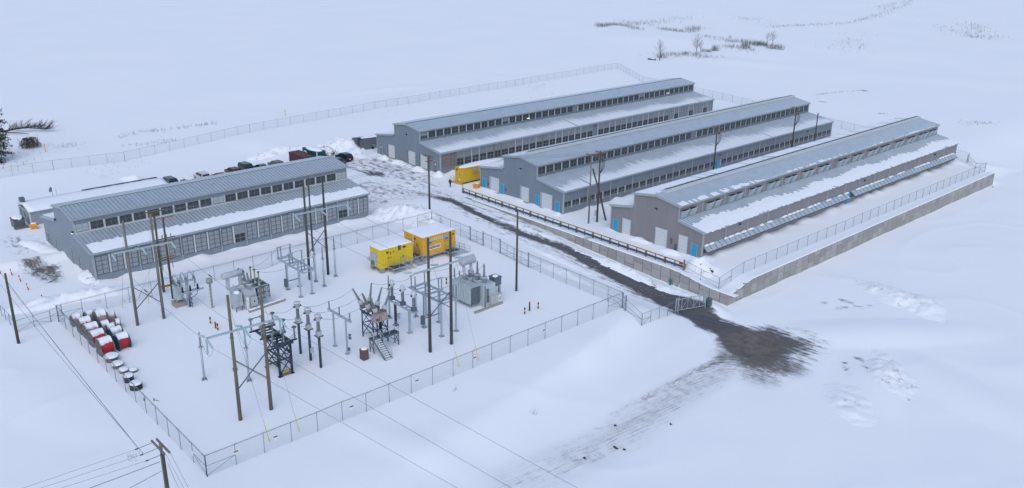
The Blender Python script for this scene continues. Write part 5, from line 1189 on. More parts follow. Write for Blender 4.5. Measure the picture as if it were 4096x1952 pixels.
# ---------------------------------------------------------------- equipment houses
def ehouse(label, corner, w, l, h, zb, m, seam=None):
    c = Vector(corner); T = thing('equipment_house', c, label, 'equipment house', 'yellow equipment houses on piers')
    x0, x1, y0, y1, z0, z1 = c.x-w, c.x, c.y, c.y+l, c.z+zb, c.z+zb+h
    q = MB(); q.box(x0+.05, x1-.05, y0+.05, y1-.05, z0, z1-.03, 0)
    y = y0+.06
    while y < y1-.2: q.hexa([(x1-.05,y,z0+.12),(x1,y+.05,z0+.12),(x1,y+.16,z0+.12),(x1-.05,y+.21,z0+.12),(x1-.05,y,z1-.12),(x1,y+.05,z1-.12),(x1,y+.16,z1-.12),(x1-.05,y+.21,z1-.12)], 0); y += .3
    x = x0+.06
    while x < x1-.2: q.hexa([(x,y0+.05,z0+.12),(x+.21,y0+.05,z0+.12),(x+.16,y0,z0+.12),(x+.05,y0,z0+.12),(x,y0+.05,z1-.12),(x+.21,y0+.05,z1-.12),(x+.16,y0,z1-.12),(x+.05,y0,z1-.12)], 0); x += .3
    q.box(x0, x1, y0, y1, z0-.1, z0+.12, 0)
    for zz in (z1-.12,): q.box(x0-.01, x1+.01, y0-.01, y1+.01, zz, z1, 0)
    if seam: q.box(x0+w*.5-.09, x0+w*.5+.09, y0-.04, y0+.06, z0, z1, 1)
    b = q.build('body', [m, 'lwhite'], T)
    q = MB(); n = 14; k2 = 10; vs = []
    for i in range(n+1):
        for j in range(k2+1):
            u, v = i/n, j/k2; e = min(u, 1-u, v, 1-v); zz = z1+.02+.17*min(1, e*7)**.6+.05*math.sin(u*9+v*7)*min(1, e*8)
            vs.append((x0+.0+w*u, y0+l*v, zz))
    fs = [(i*(k2+1)+j, (i+1)*(k2+1)+j, (i+1)*(k2+1)+j+1, i*(k2+1)+j+1) for i in range(n) for j in range(k2)]
    q.add(vs, fs, 0); q.build('roof_snow', ['snow'], b, True)
    for xx in (x0+.3, x1-.3):
        for yy in (y0+.35, y1-.35): q = MB(); q.box(xx-.3, xx+.3, yy-.3, yy+.3, c.z-.3, z0-.1, 0); q.build('pier', ['conc'], T)
    q = MB()
    for yy in (y0+.35, y1-.35): q.bar((x0+.3,yy,z0-.2),(x1-.3,yy,c.z), .07)
    q.bar((x1-.3,y0+.5,z0-.2),(x1-.3,y0+2.2,c.z+.1), .07); q.build('brace', ['galvd'], T)
    return T, b, x0, x1, y0, y1, z0, z1
def ac(T, x, y, z, ax_='x', s=1):
    q = MB()
    if ax_ == 'y': q.box(x-.35*s, x+.35*s, y-.4, y, z, z+1.0*s, 0); q.box(x-.3*s, x+.3*s, y-.42, y-.4, z-.7, z-.05, 1); q.hexa([(x-.45,y-.75,z+.1),(x+.1,y-.75,z+.1),(x+.1,y-.4,z+.0),(x-.45,y-.4,z+.0),(x-.45,y-.72,z+.35),(x+.1,y-.72,z+.35),(x+.1,y-.4,z+.5),(x-.45,y-.4,z+.5)], 0)
    else: q.hexa([(x,y,z),(x+.5,y,z-.05),(x+.5,y+.75,z-.05),(x,y+.75,z),(x,y,z+.6),(x+.35,y,z+.5),(x+.35,y+.75,z+.5),(x,y+.75,z+.6)], 0); q.box(x+.5, x+.51, y+.08, y+.67, z+.02, z+.3, 1)
    q.build('vent_hood', ['galv', 'trandk'], T)
A = gp(1524.7, 1096)
E1 = ehouse('lemon yellow equipment house on concrete piers with a grey cooling unit on its end', A, 2.9, 6.0, 2.85, .85, 'yellow'); T, b, x0, x1, y0, y1, z0, z1 = E1
q = MB(); q.box(x0+.9, x0+2.0, y0-.45, y0, z0+.3, z0+2.2, 0); q.box(x0+1.0, x0+1.9, y0-.47, y0-.45, z0+.35, z0+1.0, 1); q.hexa([(x0+.7,y0-.9,z0+1.0),(x0+1.3,y0-.9,z0+1.0),(x0+1.3,y0-.45,z0+1.0),(x0+.7,y0-.45,z0+1.0),(x0+.7,y0-.9,z0+1.35),(x0+1.3,y0-.9,z0+1.35),(x0+1.3,y0-.45,z0+1.55),(x0+.7,y0-.45,z0+1.55)], 0); q.build('cooling_unit', ['tran', 'galvd'], T)
q = MB()
for (y, z, w, h, mi) in ((1.05,2.15,.35,.28,0),(1.75,1.85,.1,.4,0),(2.3,2.1,.14,.14,1),(4.1,2.35,.45,.28,0),(4.0,.95,.2,.2,0)): q.box(x1, x1+.06, y0+y, y0+y+w, z0+z, z0+z+h, mi)
for k in range(4): q.box(x1, x1+.1, y0+3.2+k*.13, y0+3.25+k*.13, z0+2.2, z0+2.95, 2)
q.box(x1, x1+.02, y0+1.2, y0+2.0, z0+1.35, z0+1.42, 0); q.build('wall_fittings', ['fan', 'redp', 'galvd'], b)
q = MB(); q.box(x1-.0, x1+.02, y0+1.5, y0+2.35, z0+.1, z0+2.1, 0); q.build('door', ['yellow'], b)
def stairs(label, x0, x1, y0, y1, zd, dirn, run=2.2, gz=0, grp='galvanised stair landings'):
    T = thing('stair_landing', (x0, y0, gz), label, 'stair landing', grp)
    q = MB(); q.box(x0, x1, y0, y1, zd-.05, zd, 0); q.build('deck', ['grate'], T)
    q = MB()
    for a in ((x0,y0),(x1,y0),(x0,y1),(x1,y1)): q.bar((*a,gz-.3),(*a,zd-.05), .07)
    q.bar((x0,y0,gz),(x1,y0,zd-.1), .05); q.bar((x1,y0,gz),(x1,y1,zd-.1), .05); q.bar((x1,y1,gz),(x1,y0,zd-.1), .05)
    q.box(x0, x1, y0-.02, y0+.02, zd-.2, zd-.05, 0); q.box(x0, x1, y1-.02, y1+.02, zd-.2, zd-.05, 0); q.box(x1-.02, x1+.02, y0, y1, zd-.2, zd-.05, 0); q.build('frame', ['galv'], T)
    if dirn == 'y+': e0, e1 = Vector((x0,y1,zd)), Vector((x1,y1,zd)); dv = Vector((0,run,gz-zd))
    elif dirn == 'x+': e0, e1 = Vector((x1,y0,zd)), Vector((x1,y1,zd)); dv = Vector((run,0,gz-zd))
    else: e0, e1 = Vector((x0,y0,zd)), Vector((x1,y0,zd)); dv = Vector((0,-run,gz-zd))
    q = MB(); q.bar(e0, e0+dv, .05, .2); q.bar(e1, e1+dv, .05, .2)
    n = max(3, int((zd-gz)/.2))
    for k in range(n): u = (k+.6)/n; a = e0+dv*u; b_ = e1+dv*u; q.bar(a, b_, .24, .04)
    q.build('stair', ['galv'], T)
    pts = dict(a=(x0,y0,zd), b=(x1,y0,zd), c=(x1,y1,zd), d=(x0,y1,zd))
    if dirn == 'y+': rail(T, [pts['a'], pts['b'], pts['c']]); rail(T, [e0, e0+dv]); rail(T, [e1, e1+dv])
    elif dirn == 'x+': rail(T, [pts['a'], pts['b']]); rail(T, [pts['c'], pts['d']]); rail(T, [e0, e0+dv]); rail(T, [e1, e1+dv])
    else: rail(T, [pts['b'], pts['c'], pts['d']]); rail(T, [e0, e0+dv]); rail(T, [e1, e1+dv])
    return T
stairs('grated landing with stairs on the long side of the lemon yellow house', x1+.02, x1+1.3, y0+1.4, y0+3.6, z0, 'y+', 2.0, A.z)
A2 = gp(1691.9, 1048)
E2 = ehouse('orange-yellow double equipment house with a white number board on its side', A2, 4.9, 6.6, 2.95, .95, 'orange', seam=True); T, b, x0, x1, y0, y1, z0, z1 = E2
q = MB()
for (y, z, w, h, mi) in ((5.9,2.2,.25,.3,0),(5.55,1.6,.1,.45,0),(5.3,1.3,.15,.15,0)): q.box(x1, x1+.06, y0+y, y0+y+w, z0+z, z0+z+h, mi)
for (x, z, w, h, mi) in ((2.75,2.25,.3,.3,0),(3.35,1.35,.12,.4,0),(3.6,1.2,.12,.3,0),(1.9,1.6,.4,.25,1),(2.1,1.7,.2,.3,2)): q.box(x0+x, x0+x+w, y0-.06, y0, z0+z, z0+z+h, mi)
q.build('wall_fittings', ['fan', 'lwhite', 'redp'], b)
q = MB(); q.box(x0+3.0, x0+3.9, y0-.03, y0-.0, z0+.1, z0+2.15, 0); q.build('door', ['orange'], b)
q = MB(); q.box(x1-.0, x1+.03, y0+4.7, y0+5.6, z0+.1, z0+2.15, 0); q.build('door', ['orange'], b)
ac(T, x1, y0+.7, z0+1.95); ac(T, x1, y0+4.0, z0+2.0)
q = MB(); q.box(x1-4.9, x1, y0-.0, y1, z0-.32, z0-.1, 0); q.build('base_skid', ['conc'], T)
def text_mesh(body, size, m, parent, loc, rot, ext=.012, bold=False):
    cu = bpy.data.curves.new('lettering', 'FONT'); cu.body = body; cu.size = size; cu.extrude = ext; cu.align_x = 'CENTER'; cu.align_y = 'CENTER'; cu.offset = .018 if bold else 0
    o = bpy.data.objects.new('lettering', cu); COL.objects.link(o); bpy.context.view_layer.update()
    me = bpy.data.meshes.new_from_object(o.evaluated_get(bpy.context.evaluated_depsgraph_get())); bpy.data.objects.remove(o)
    me.materials.clear(); me.materials.append(M[m]); ob = bpy.data.objects.new('lettering', me); COL.objects.link(ob); ob.rotation_euler = rot
    if parent: ob.parent = parent
    o_ = Vector((0,0,0)); pp = parent
    while pp is not None: o_ = o_+pp.location; pp = pp.parent
    ob.location = Vector(loc)-o_; return ob
q = MB(); q.box(x1, x1+.03, y0+1.3, y0+3.5, z0+.7, z0+1.38, 0); sb = q.build('number_board', ['lwhite'], b)
text_mesh('SG50-001', .52, 'lett', sb, (x1+.045, y0+2.4, z0+1.04), (math.pi/2, 0, math.pi/2), bold=True) if 'lett' in M else None
for (ya, yb_, mm) in ((1.5, 2.35, 'sticker'), (2.6, 3.95, 'sticker')):
    q = MB(); q.box(x1, x1+.025, y0+ya, y0+yb_, z0+2.15, z0+2.45, 0); nb = q.build('name_strip', ['lwhite'], b)
    q = MB()
    for k in range(6): q.box(x1+.025, x1+.03, y0+ya+.08+k*(yb_-ya-.2)/6, y0+ya+.08+(k+.8)*(yb_-ya-.2)/6, z0+2.22, z0+(2.38 if k % 2 else 2.32), 0)
    q.build('blue_mark', [mm], nb)
stairs('grated landing with railed stairs at the far right end of the orange house', x1+.02, x1+1.4, y0+4.3, y0+6.2, z0, 'y+', 2.2, A2.z)
stairs('grated landing with steps between the lemon and orange houses', x0+2.6, x0+4.2, y0-1.6, y0-.08, z0, 'x+', 1.7, A2.z)
# ---------------------------------------------------------------- containers and outbuildings
A = gp(1851, 738); A.z = Z(A.x, A.y)
T = thing('site_container', A, 'long golden yellow container with snow on its roof beside the middle hall', 'container')
x1, x0, y0, y1, z0 = A.x, A.x-2.5, A.y, A.y+12.2, A.z+.45; z1 = z0+2.75
q = MB(); q.box(x0+.05, x1-.05, y0+.05, y1-.05, z0, z1-.03, 0); y = y0+.06
while y < y1-.2: q.hexa([(x1-.05,y,z0+.1),(x1,y+.05,z0+.1),(x1,y+.16,z0+.1),(x1-.05,y+.21,z0+.1),(x1-.05,y,z1-.1),(x1,y+.05,z1-.1),(x1,y+.16,z1-.1),(x1-.05,y+.21,z1-.1)], 0); y += .3
for k in range(8): x = x0+.1+k*.29; q.box(x, x+.12, y0, y0+.05, z0+.1, z1-.1, 0)
q.box(x0, x1, y0, y1, z1-.12, z1, 0); q.box(x0-.0, x1, y0-.0, y1, z0-.12, z0+.08, 0); q.hexa([(x0-.35,y0-.9,z0-.3),(x1,y0-.5,z0-.3),(x1,y0+.05,z0-.3),(x0-.35,y0+.05,z0-.3),(x0-.35,y0-.9,z0-.18),(x1,y0-.5,z0-.18),(x1,y0+.05,z0-.18),(x0-.35,y0+.05,z0-.18)], 0)
b = q.build('body', ['yel2'], T)
q = MB(); q.box(x0+.9, x0+1.85, y0-.04, y0, z0+.15, z0+2.2, 0); q.box(x0+1.35, x0+1.75, y0-.045, y0-.04, z0+.12, z0+.5, 1); q.box(x0+1.6, x0+1.68, y0-.08, y0-.04, z0+1.2, z0+1.7, 2); q.build('door', ['yel2', 'lwhite', 'fan'], b)
q = MB(); q.box(x0+.55, x0+.9, y0-.15, y0, z0+2.15, z0+2.5, 0); q.build('wall_lamp', ['tank'], b)
q = MB(); q.hexa([(x1,y0+2.7,z0+1.75),(x1+.4,y0+2.7,z0+1.75),(x1+.4,y0+3.5,z0+1.75),(x1,y0+3.5,z0+1.75),(x1,y0+2.7,z0+2.3),(x1+.25,y0+2.7,z0+2.3),(x1+.25,y0+3.5,z0+2.3),(x1,y0+3.5,z0+2.3)], 0); q.build('vent_hood', ['galv'], b)
q = MB(); q.box(x1, x1+.03, y0+4.3, y0+5.9, z0+1.75, z0+2.15, 0); nb = q.build('name_strip', ['lwhite'], b)
q = MB()
for k in range(7): q.box(x1+.03, x1+.036, y0+4.45+k*.19, y0+4.6+k*.19, z0+1.87, z0+(2.02 if k % 3 else 2.06), 0)
q.build('blue_mark', ['sticker'], nb)
q = MB(); q.blob((x1-1.25, (y0+y1)/2, z1), 1.24, 6.05, .26, 4, 24, 5, p=.25, amp=.0, flat=-.02); q.build('roof_snow', ['snow'], b, True)
q = MB(); 
for yy in (y0+1, y0+6, y1-1): q.box(x0+.2, x1-.2, yy-.4, yy+.4, A.z-.3, z0-.12, 0)
q.box(x0+.2, x1-.1, y0+.3, y1-.3, z0-.3, z0-.12, 0); q.build('undercarriage', ['black'], T)
rail(T, [(x0-.3, y0-.85, z0-.18), (x0-.3, y0-.1, z0-.18)], h=1.1, m='yel2')
A = gp(1452, 600)
T = thing('steel_container', A, 'dark grey corrugated container with open doors poking out behind the farthest hall', 'container')
x1, x0, y0, y1, z0, z1 = A.x+.2, A.x-2.2, A.y, A.y+9, A.z, A.z+2.6
q = MB(); q.box(x0+.04, x0+.1, y0, y1, z0, z1, 0); q.box(x1-.1, x1-.04, y0, y1, z0, z1, 0); q.box(x0, x1, y0, y1, z1-.06, z1, 0); q.box(x0, x1, y1-.06, y1, z0, z1, 0); y = y0+.1
while y < y1-.2: q.hexa([(x1-.05,y,z0+.1),(x1,y+.05,z0+.1),(x1,y+.16,z0+.1),(x1-.05,y+.21,z0+.1),(x1-.05,y,z1-.1),(x1,y+.05,z1-.1),(x1,y+.16,z1-.1),(x1-.05,y+.21,z1-.1)], 0); y += .3
q.build('body', ['contg'], T)
for xa, xb in ((x0, x0-.5), (x1, x1+.35)):
    q = MB(); q.hexa([(xa,y0,z0),(xa+.06,y0,z0),(xb+.06,y0-1.1,z0),(xb,y0-1.1,z0),(xa,y0,z1),(xa+.06,y0,z1),(xb+.06,y0-1.1,z1),(xb,y0-1.1,z1)], 0); q.build('door', ['contg'], T)
q = MB(); q.blob(((x0+x1)/2, y0+4.5, z1), 1.2, 4.4, .2, 4, 18, 4, p=.3, amp=.0); q.build('roof_snow', ['snow'], T, True)
# small grey outbuilding at the left
A = gp(125.5, 904)
T = thing('outbuilding', A, 'low grey-sided building with a snow-covered roof behind the blue-grey hall at the left', 'building')
zb = A.z; x1 = A.x; x0 = x1-6.6; y0 = A.y; y1 = y0+25; h = 2.55; rh = .55
q = MB(); xm = (x0+x1)/2
q.add([(x0,y0,zb-.5),(x1,y0,zb-.5),(x1,y0,zb+h),(xm,y0,zb+h+rh),(x0,y0,zb+h),(x0,y1,zb-.5),(x1,y1,zb-.5),(x1,y1,zb+h),(xm,y1,zb+h+rh),(x0,y1,zb+h)], [(0,1,2,3,4),(9,8,7,6,5),(1,6,7,2),(2,7,8,3),(3,8,9,4),(4,9,5,0),(0,5,6,1)], 0); q.build('wall', ['siding'], T)
q = MB(); q.box(x1-.1, x1+.05, y0-.05, y0+.15, zb-.3, zb+h, 0); q.hexa([(xm,y0-.1,zb+h+rh-.05),(x1+.2,y0-.1,zb+h-.15),(x1+.2,y0,zb+h-.15),(xm,y0,zb+h+rh-.05),(xm,y0-.1,zb+h+rh+.12),(x1+.2,y0-.1,zb+h+.05),(x1+.2,y0,zb+h+.05),(xm,y0,zb+h+rh+.12)], 0); q.hexa([(x0-.2,y0-.1,zb+h-.15),(xm,y0-.1,zb+h+rh-.05),(xm,y0,zb+h+rh-.05),(x0-.2,y0,zb+h-.15),(x0-.2,y0-.1,zb+h+.05),(xm,y0-.1,zb+h+rh+.12),(xm,y0,zb+h+rh+.12),(x0-.2,y0,zb+h+.05)], 0); q.box(x1+.15, x1+.25, y0, y1, zb+h-.1, zb+h+.05, 0); q.build('white_trim', ['white'], T)
q = MB(); q.box(x0+1.0, x0+2.2, y0-.04, y0, zb, zb+2.0, 0); q.box(x0+3.0, x0+4.0, y0-.04, y0, zb+1, zb+2.0, 0); q.build('door', ['trandk'], T)
q = MB(); NS = 30; vs = []
for j in range(NS+1):
    y = y0+(y1-y0)*j/NS
    for (x, z) in ((x0-.25, h+.0), (x0-.2, h+.22), (x0+1.5, h+.42), (xm, h+rh+.2), (x1-1.5, h+.42), (x1+.22, h+.2), (x1+.25, h-.0)): vs.append((x, y, zb+z+.04*math.sin(j*1.7+x)))
fs = [(j*7+k, j*7+k+1, (j+1)*7+k+1, (j+1)*7+k) for j in range(NS) for k in range(6)]+[tuple(range(6,-1,-1)), tuple(range(NS*7, NS*7+7))]
q.add(vs, fs); q.build('roof_snow', ['snow'], T, True)
q = MB(); q.box(x0+.6, x0+1.6, y0+.1, y0+.9, zb+h+.55, zb+h+1.25, 0); q.build('roof_vent', ['trandk'], T)
q = MB(); q.tube((x0-.1,y0+11,zb+h+.3),(x0-.1,y1,zb+h+.3), .12, n=6); q.build('dark_gutter', ['frame'], T)
p = gp(213, 795); m = MB(); m.tube(p, p+Vector((0,0,2.2)), .04, n=6, m=0); m.lathe(p+Vector((0,-.1,1.8)), (.2,-1,.4), [(.05,0),(.5,.12),(.52,.15)], 12, 1); m.tube(p+Vector((.4,.6,0)), p+Vector((.4,.6,2.0)), .03, n=5)
single(m, 'satellite_dish', ['wire', 'galvd'], 'small dish antenna on thin posts behind the snowy outbuilding', 'dish antenna', loc=p)
p = gp(75, 905); m = MB(); m.box(p.x-1.0, p.x+1.0, p.y-.9, p.y+.9, p.z+.1, p.z+1.5, 0); m.box(p.x-1.05, p.x+1.05, p.y-.95, p.y+.95, p.z+1.45, p.z+1.55, 2); m.blob((p.x,p.y,p.z+1.5), 1.0, .9, .45, 4, 12, 4, 1, p=.4); m.box(p.x+1.0, p.x+2.0, p.y-1.0, p.y+1.2, p.z+.0, p.z+.25, 3)
single(m, 'condenser_unit', ['trandk', 'snow', 'brownbox', 'reelw'], 'dark box unit with a cap of snow on a wooden pallet at the left edge', 'condenser unit', loc=p)
def saltbin(x, y, label, rot=0, tip=0):
    p = gp(x, y); m = MB(); m.hexa([(-.45,-.35,0),(.45,-.35,0),(.45,.35,0),(-.45,.35,0),(-.6,-.5,.65),(.6,-.5,.65),(.6,.5,.65),(-.6,.5,.65)], 0)
    m.hexa([(-.66,-.56,.65),(.66,-.56,.65),(.66,.56,.65),(-.66,.56,.65),(-.45,-.25,.95),(.45,-.25,.95),(.45,.35,.95),(-.45,.35,.95)], 0); m.blob((0,.05,.93), .45, .3, .15, 3, 10, 3, 1, p=.5)
    o = m.build('grit_bin', ['bin', 'snow'], None, False); o.location = p; o.rotation_euler = (0, 0, rot); tag(o, label, 'grit bin', 'orange grit bins')
saltbin(1906, 752, 'orange grit bin beside the yellow container and the middle hall', .3); saltbin(138, 915, 'orange grit bin in front of the snowy outbuilding at the left edge', 1.2)
# ---------------------------------------------------------------- dumpster and green box
q_ = at(1155, 610, 1.5); c = Vector((q_.x, q_.y, Z(q_.x, q_.y)))
T = thing('open_dumpster', c, 'open-topped maroon dumpster behind the blue-grey hall roof', 'dumpster')
x0, x1, y0, y1, z0, z1 = c.x, c.x+6.2, c.y, c.y+2.4, c.z, c.z+2.1; t_ = .09
q = MB(); q.box(x0, x1, y0, y0+t_, z0, z1, 0); q.box(x0, x1, y1-t_, y1, z0, z1, 0); q.box(x0, x0+t_, y0, y1, z0, z1, 0); q.box(x1-t_, x1, y0, y1, z0, z1, 0); q.box(x0, x1, y0, y1, z0, z0+.15, 0)
for k in range(6): x = x0+.4+k*1.1; q.box(x, x+.12, y0-.08, y0, z0, z1, 0)
q.box(x0-.04, x1+.04, y0-.1, y0+.05, z1-.1, z1+.02, 0); q.box(x0-.04, x1+.04, y1-.05, y1+.04, z1-.1, z1+.02, 0); q.build('body', ['maroon'], T)
q = MB(); q.box(x0+t_, x1-t_, y1-t_-.02, y1-t_, z0+.1, z1-.12, 0); q.box(x0+t_, x0+t_+.02, y0+t_, y1-t_, z0+.1, z1-.12, 0); q.build('lining', ['rustin'], T)
q_ = at(1209, 595, 2.0); c = Vector((q_.x, q_.y, Z(q_.x, q_.y)))
T = thing('enclosed_bin', c, 'dark teal closed waste container with a snowy lid and white oval badge', 'container')
x0, x1, y0, y1, z0, z1 = c.x, c.x+6.0, c.y, c.y+2.3, c.z, c.z+2.4
q = MB(); q.box(x0, x1, y0, y1, z0, z1, 0)
for k in range(6): x = x0+2.6+k*.6; q.box(x, x+.1, y0-.05, y0, z0, z1, 0)
q.box(x1, x1+.06, y0, y0+.2, z0, z1, 1); q.build('body', ['tealc', 'lwhite'], T)
q = MB(); q.lathe((x0+1.3, y0-.02, z0+1.5), (0,-1,0), [(.0,0),(.62,.0),(.62,.02),(.0,.021)], 18); q.v = [(x0+1.3+(v[0]-x0-1.3)*1.25, v[1], z0+1.5+(v[2]-z0-1.5)*.75) for v in q.v]; bd = q.build('oval_badge', ['lwhite'], T)
q = MB(); q.box(x0+.85, x0+1.75, y0-.05, y0-.045, z0+1.4, z0+1.6, 0); q.build('badge_mark', ['carblue'], bd)
q = MB(); q.blob(((x0+x1)/2, (y0+y1)/2, z1), 3.0, 1.18, .45, 6, 18, 5, p=.35, amp=.02); q.build('lid_snow', ['snow'], T, True)
# ---------------------------------------------------------------- cars
def car(p, rot, paint, label, kind='sedan', snow=0):
    T = bpy.data.objects.new('parked_car', None); COL.objects.link(T); T.location = p; T.rotation_euler = (0, 0, rot); tag(T, label, 'car', 'cars parked behind the blue-grey hall')
    L, Wd = (4.7, 1.85) if kind != 'pickup' else (5.4, 1.95); H = {'sedan': 1.42, 'suv': 1.68, 'pickup': 1.85}[kind]; b0 = .3; sh = {'sedan': .92, 'suv': 1.05, 'pickup': 1.1}[kind]
    # side profile (x forward)
    if kind == 'sedan': pr = [(-2.35,b0),(-2.38,.75),(-2.25,sh),(-1.75,sh+.04),(-1.05,H-.03),(-.2,H),(.45,H-.08),(1.15,sh),(2.05,sh-.14),(2.33,.62),(2.35,b0)]; gl = (3, 7)
    elif kind == 'suv': pr = [(-2.3,b0),(-2.36,.8),(-2.28,sh+.05),(-2.0,H-.12),(-1.7,H),(-.2,H+.02),(.5,H-.06),(1.25,sh+.02),(2.1,sh-.1),(2.33,.7),(2.35,b0)]; gl = (2, 7)
    else: pr = [(-2.7,b0+.1),(-2.72,1.05),(-2.7,sh+.0),(-2.6,H-.1),(-1.0,H-.05),(-.6,H),(.4,H-.02),(1.05,sh+.08),(2.4,sh-.02),(2.68,.75),(2.7,b0)]; gl = (5, 7)
    m = MB(); n = len(pr); vs = []
    def wd(z): return Wd/2*(1-(max(0, z-sh)/(H-sh+.01))*.22)
    for x, z in pr: vs += [(x, -wd(z)*(.93 if z < .5 else 1), z), (x, wd(z)*(.93 if z < .5 else 1), z)]
    fs = [(2*i, 2*i+2, 2*i+3, 2*i+1) for i in range(n-1)]+[(2*(n-1), 0, 1, 2*(n-1)+1)]
    m.add(vs, fs, 0); m.add([vs[2*i] for i in range(n)], [tuple(range(n-1, -1, -1))], 0); m.add([vs[2*i+1] for i in range(n)], [tuple(range(n))], 0)
    body = m.build('body', [paint], T, local=True)
    g = MB()
    zt = H-.1; zl = sh+.05
    xa, xb = {'sedan': (-1.45, .85), 'suv': (-1.95, .95), 'pickup': (-.7, .85)}[kind]; ta, tb = {'sedan': (-.95, .3), 'suv': (-1.75, .4), 'pickup': (-.6, .35)}[kind]
    for s in (-1, 1):
        g.hexa([(xa, s*(wd(zl)+.0), zl), (xb, s*(wd(zl)+.0), zl), (xb, s*(wd(zl)+.015), zl), (xa, s*(wd(zl)+.015), zl), (ta, s*(wd(zt)), zt), (tb, s*(wd(zt)), zt), (tb, s*(wd(zt)+.015), zt), (ta, s*(wd(zt)+.015), zt)], 0)
    def screen(i, j):
        (xi, zi), (xj, zj) = pr[i], pr[j]; dx, dz = xj-xi, zj-zi; ln = math.hypot(dx, dz); nx_, nz_ = -dz/ln*.015, dx/ln*.015
        if nz_ < 0: nx_, nz_ = -nx_, -nz_
        a, b_ = .12, .9; A_ = (xi+dx*a, zi+dz*a); B_ = (xi+dx*b_, zi+dz*b_)
        g.quad((A_[0]+nx_, -wd(A_[1])*.88, A_[1]+nz_), (A_[0]+nx_, wd(A_[1])*.88, A_[1]+nz_), (B_[0]+nx_, wd(B_[1])*.88, B_[1]+nz_), (B_[0]+nx_, -wd(B_[1])*.88, B_[1]+nz_), 0)
    if kind == 'sedan': screen(3, 4); screen(6, 7)
    elif kind == 'suv': screen(2, 3); screen(6, 7)
    else: screen(6, 7)
    g.build('window_glass', ['cargl'], body, local=True)
    for x in (-L*.3, L*.3):
        for s in (-1, 1): w = MB(); w.lathe((x, s*(Wd/2-.2), .34), (0, s, 0), [(.2,0),(.34,.02),(.34,.2),(.22,.22)], 14, 0); w.lathe((x, s*(Wd/2+.0), .34), (0, s, 0), [(.2,0),(.2,.03)], 10, 1); w.build('wheel', ['black', 'galv'], T, local=True)
    for s in (-1, 1): w = MB(); w.box(-2.4 if kind != 'pickup' else -2.74, -2.25, s*.62-.2, s*.62+.2, sh-.24, sh-.06, 0); w.build('tail_light', ['tail'], body, local=True)
    w = MB(); w.box(-2.39, -2.36, -.26, .26, .6, .75, 0); w.build('number_plate', ['lwhite'], body, local=True)
    if snow: w = MB(); w.blob((0,0,H-.05), 1.7, .8, .3, 5, 14, 4, p=.5); w.build('roof_snow', ['snow'], body, True, local=True)
    return T
PI = math.pi
car(gp(1377, 640), PI, 'carblue', 'dark blue hatchback SUV with lit red tail lights parked by the snow heap', 'suv')
car(gp(1347, 656), PI, 'cargrey', 'dark grey sedan with red tail lights half hidden beside the dark blue SUV', 'sedan')
def carpx(px, py, z, paint, label, kind, snow=0):
    q = at(px, py, z); g = Z(q.x, q.y); q = at(px, py, z+g); car(Vector((q.x, q.y, Z(q.x, q.y))), PI if kind != 'pickup' else 0, paint, label, kind, snow)
carpx(690, 728, 1.1, 'carblk', 'black boxy pickup leftmost in the row of cars behind the roof', 'pickup')
carpx(757, 726, .7, 'carblk', 'nearly hidden low dark car next to the black pickup', 'sedan', 1)
carpx(806, 692, 1.35, 'carwhite', 'white SUV with dark side glass in the car row', 'suv')
carpx(880, 700, .9, 'carred', 'low red car mostly hidden by the roof ridge', 'sedan')
carpx(932, 679, 1.1, 'carmar', 'maroon hatchback SUV with dark windows between red car and dark truck', 'suv')
carpx(990, 664, 1.3, 'carblk', 'dark covered truck between the maroon car and the grey cars', 'pickup')
carpx(1044, 665, .9, 'cargrey', 'small grey car beside the dark covered truck', 'sedan')
carpx(1105, 654, 1.0, 'cargrey', 'grey car standing alone at the right end of the car row', 'suv')
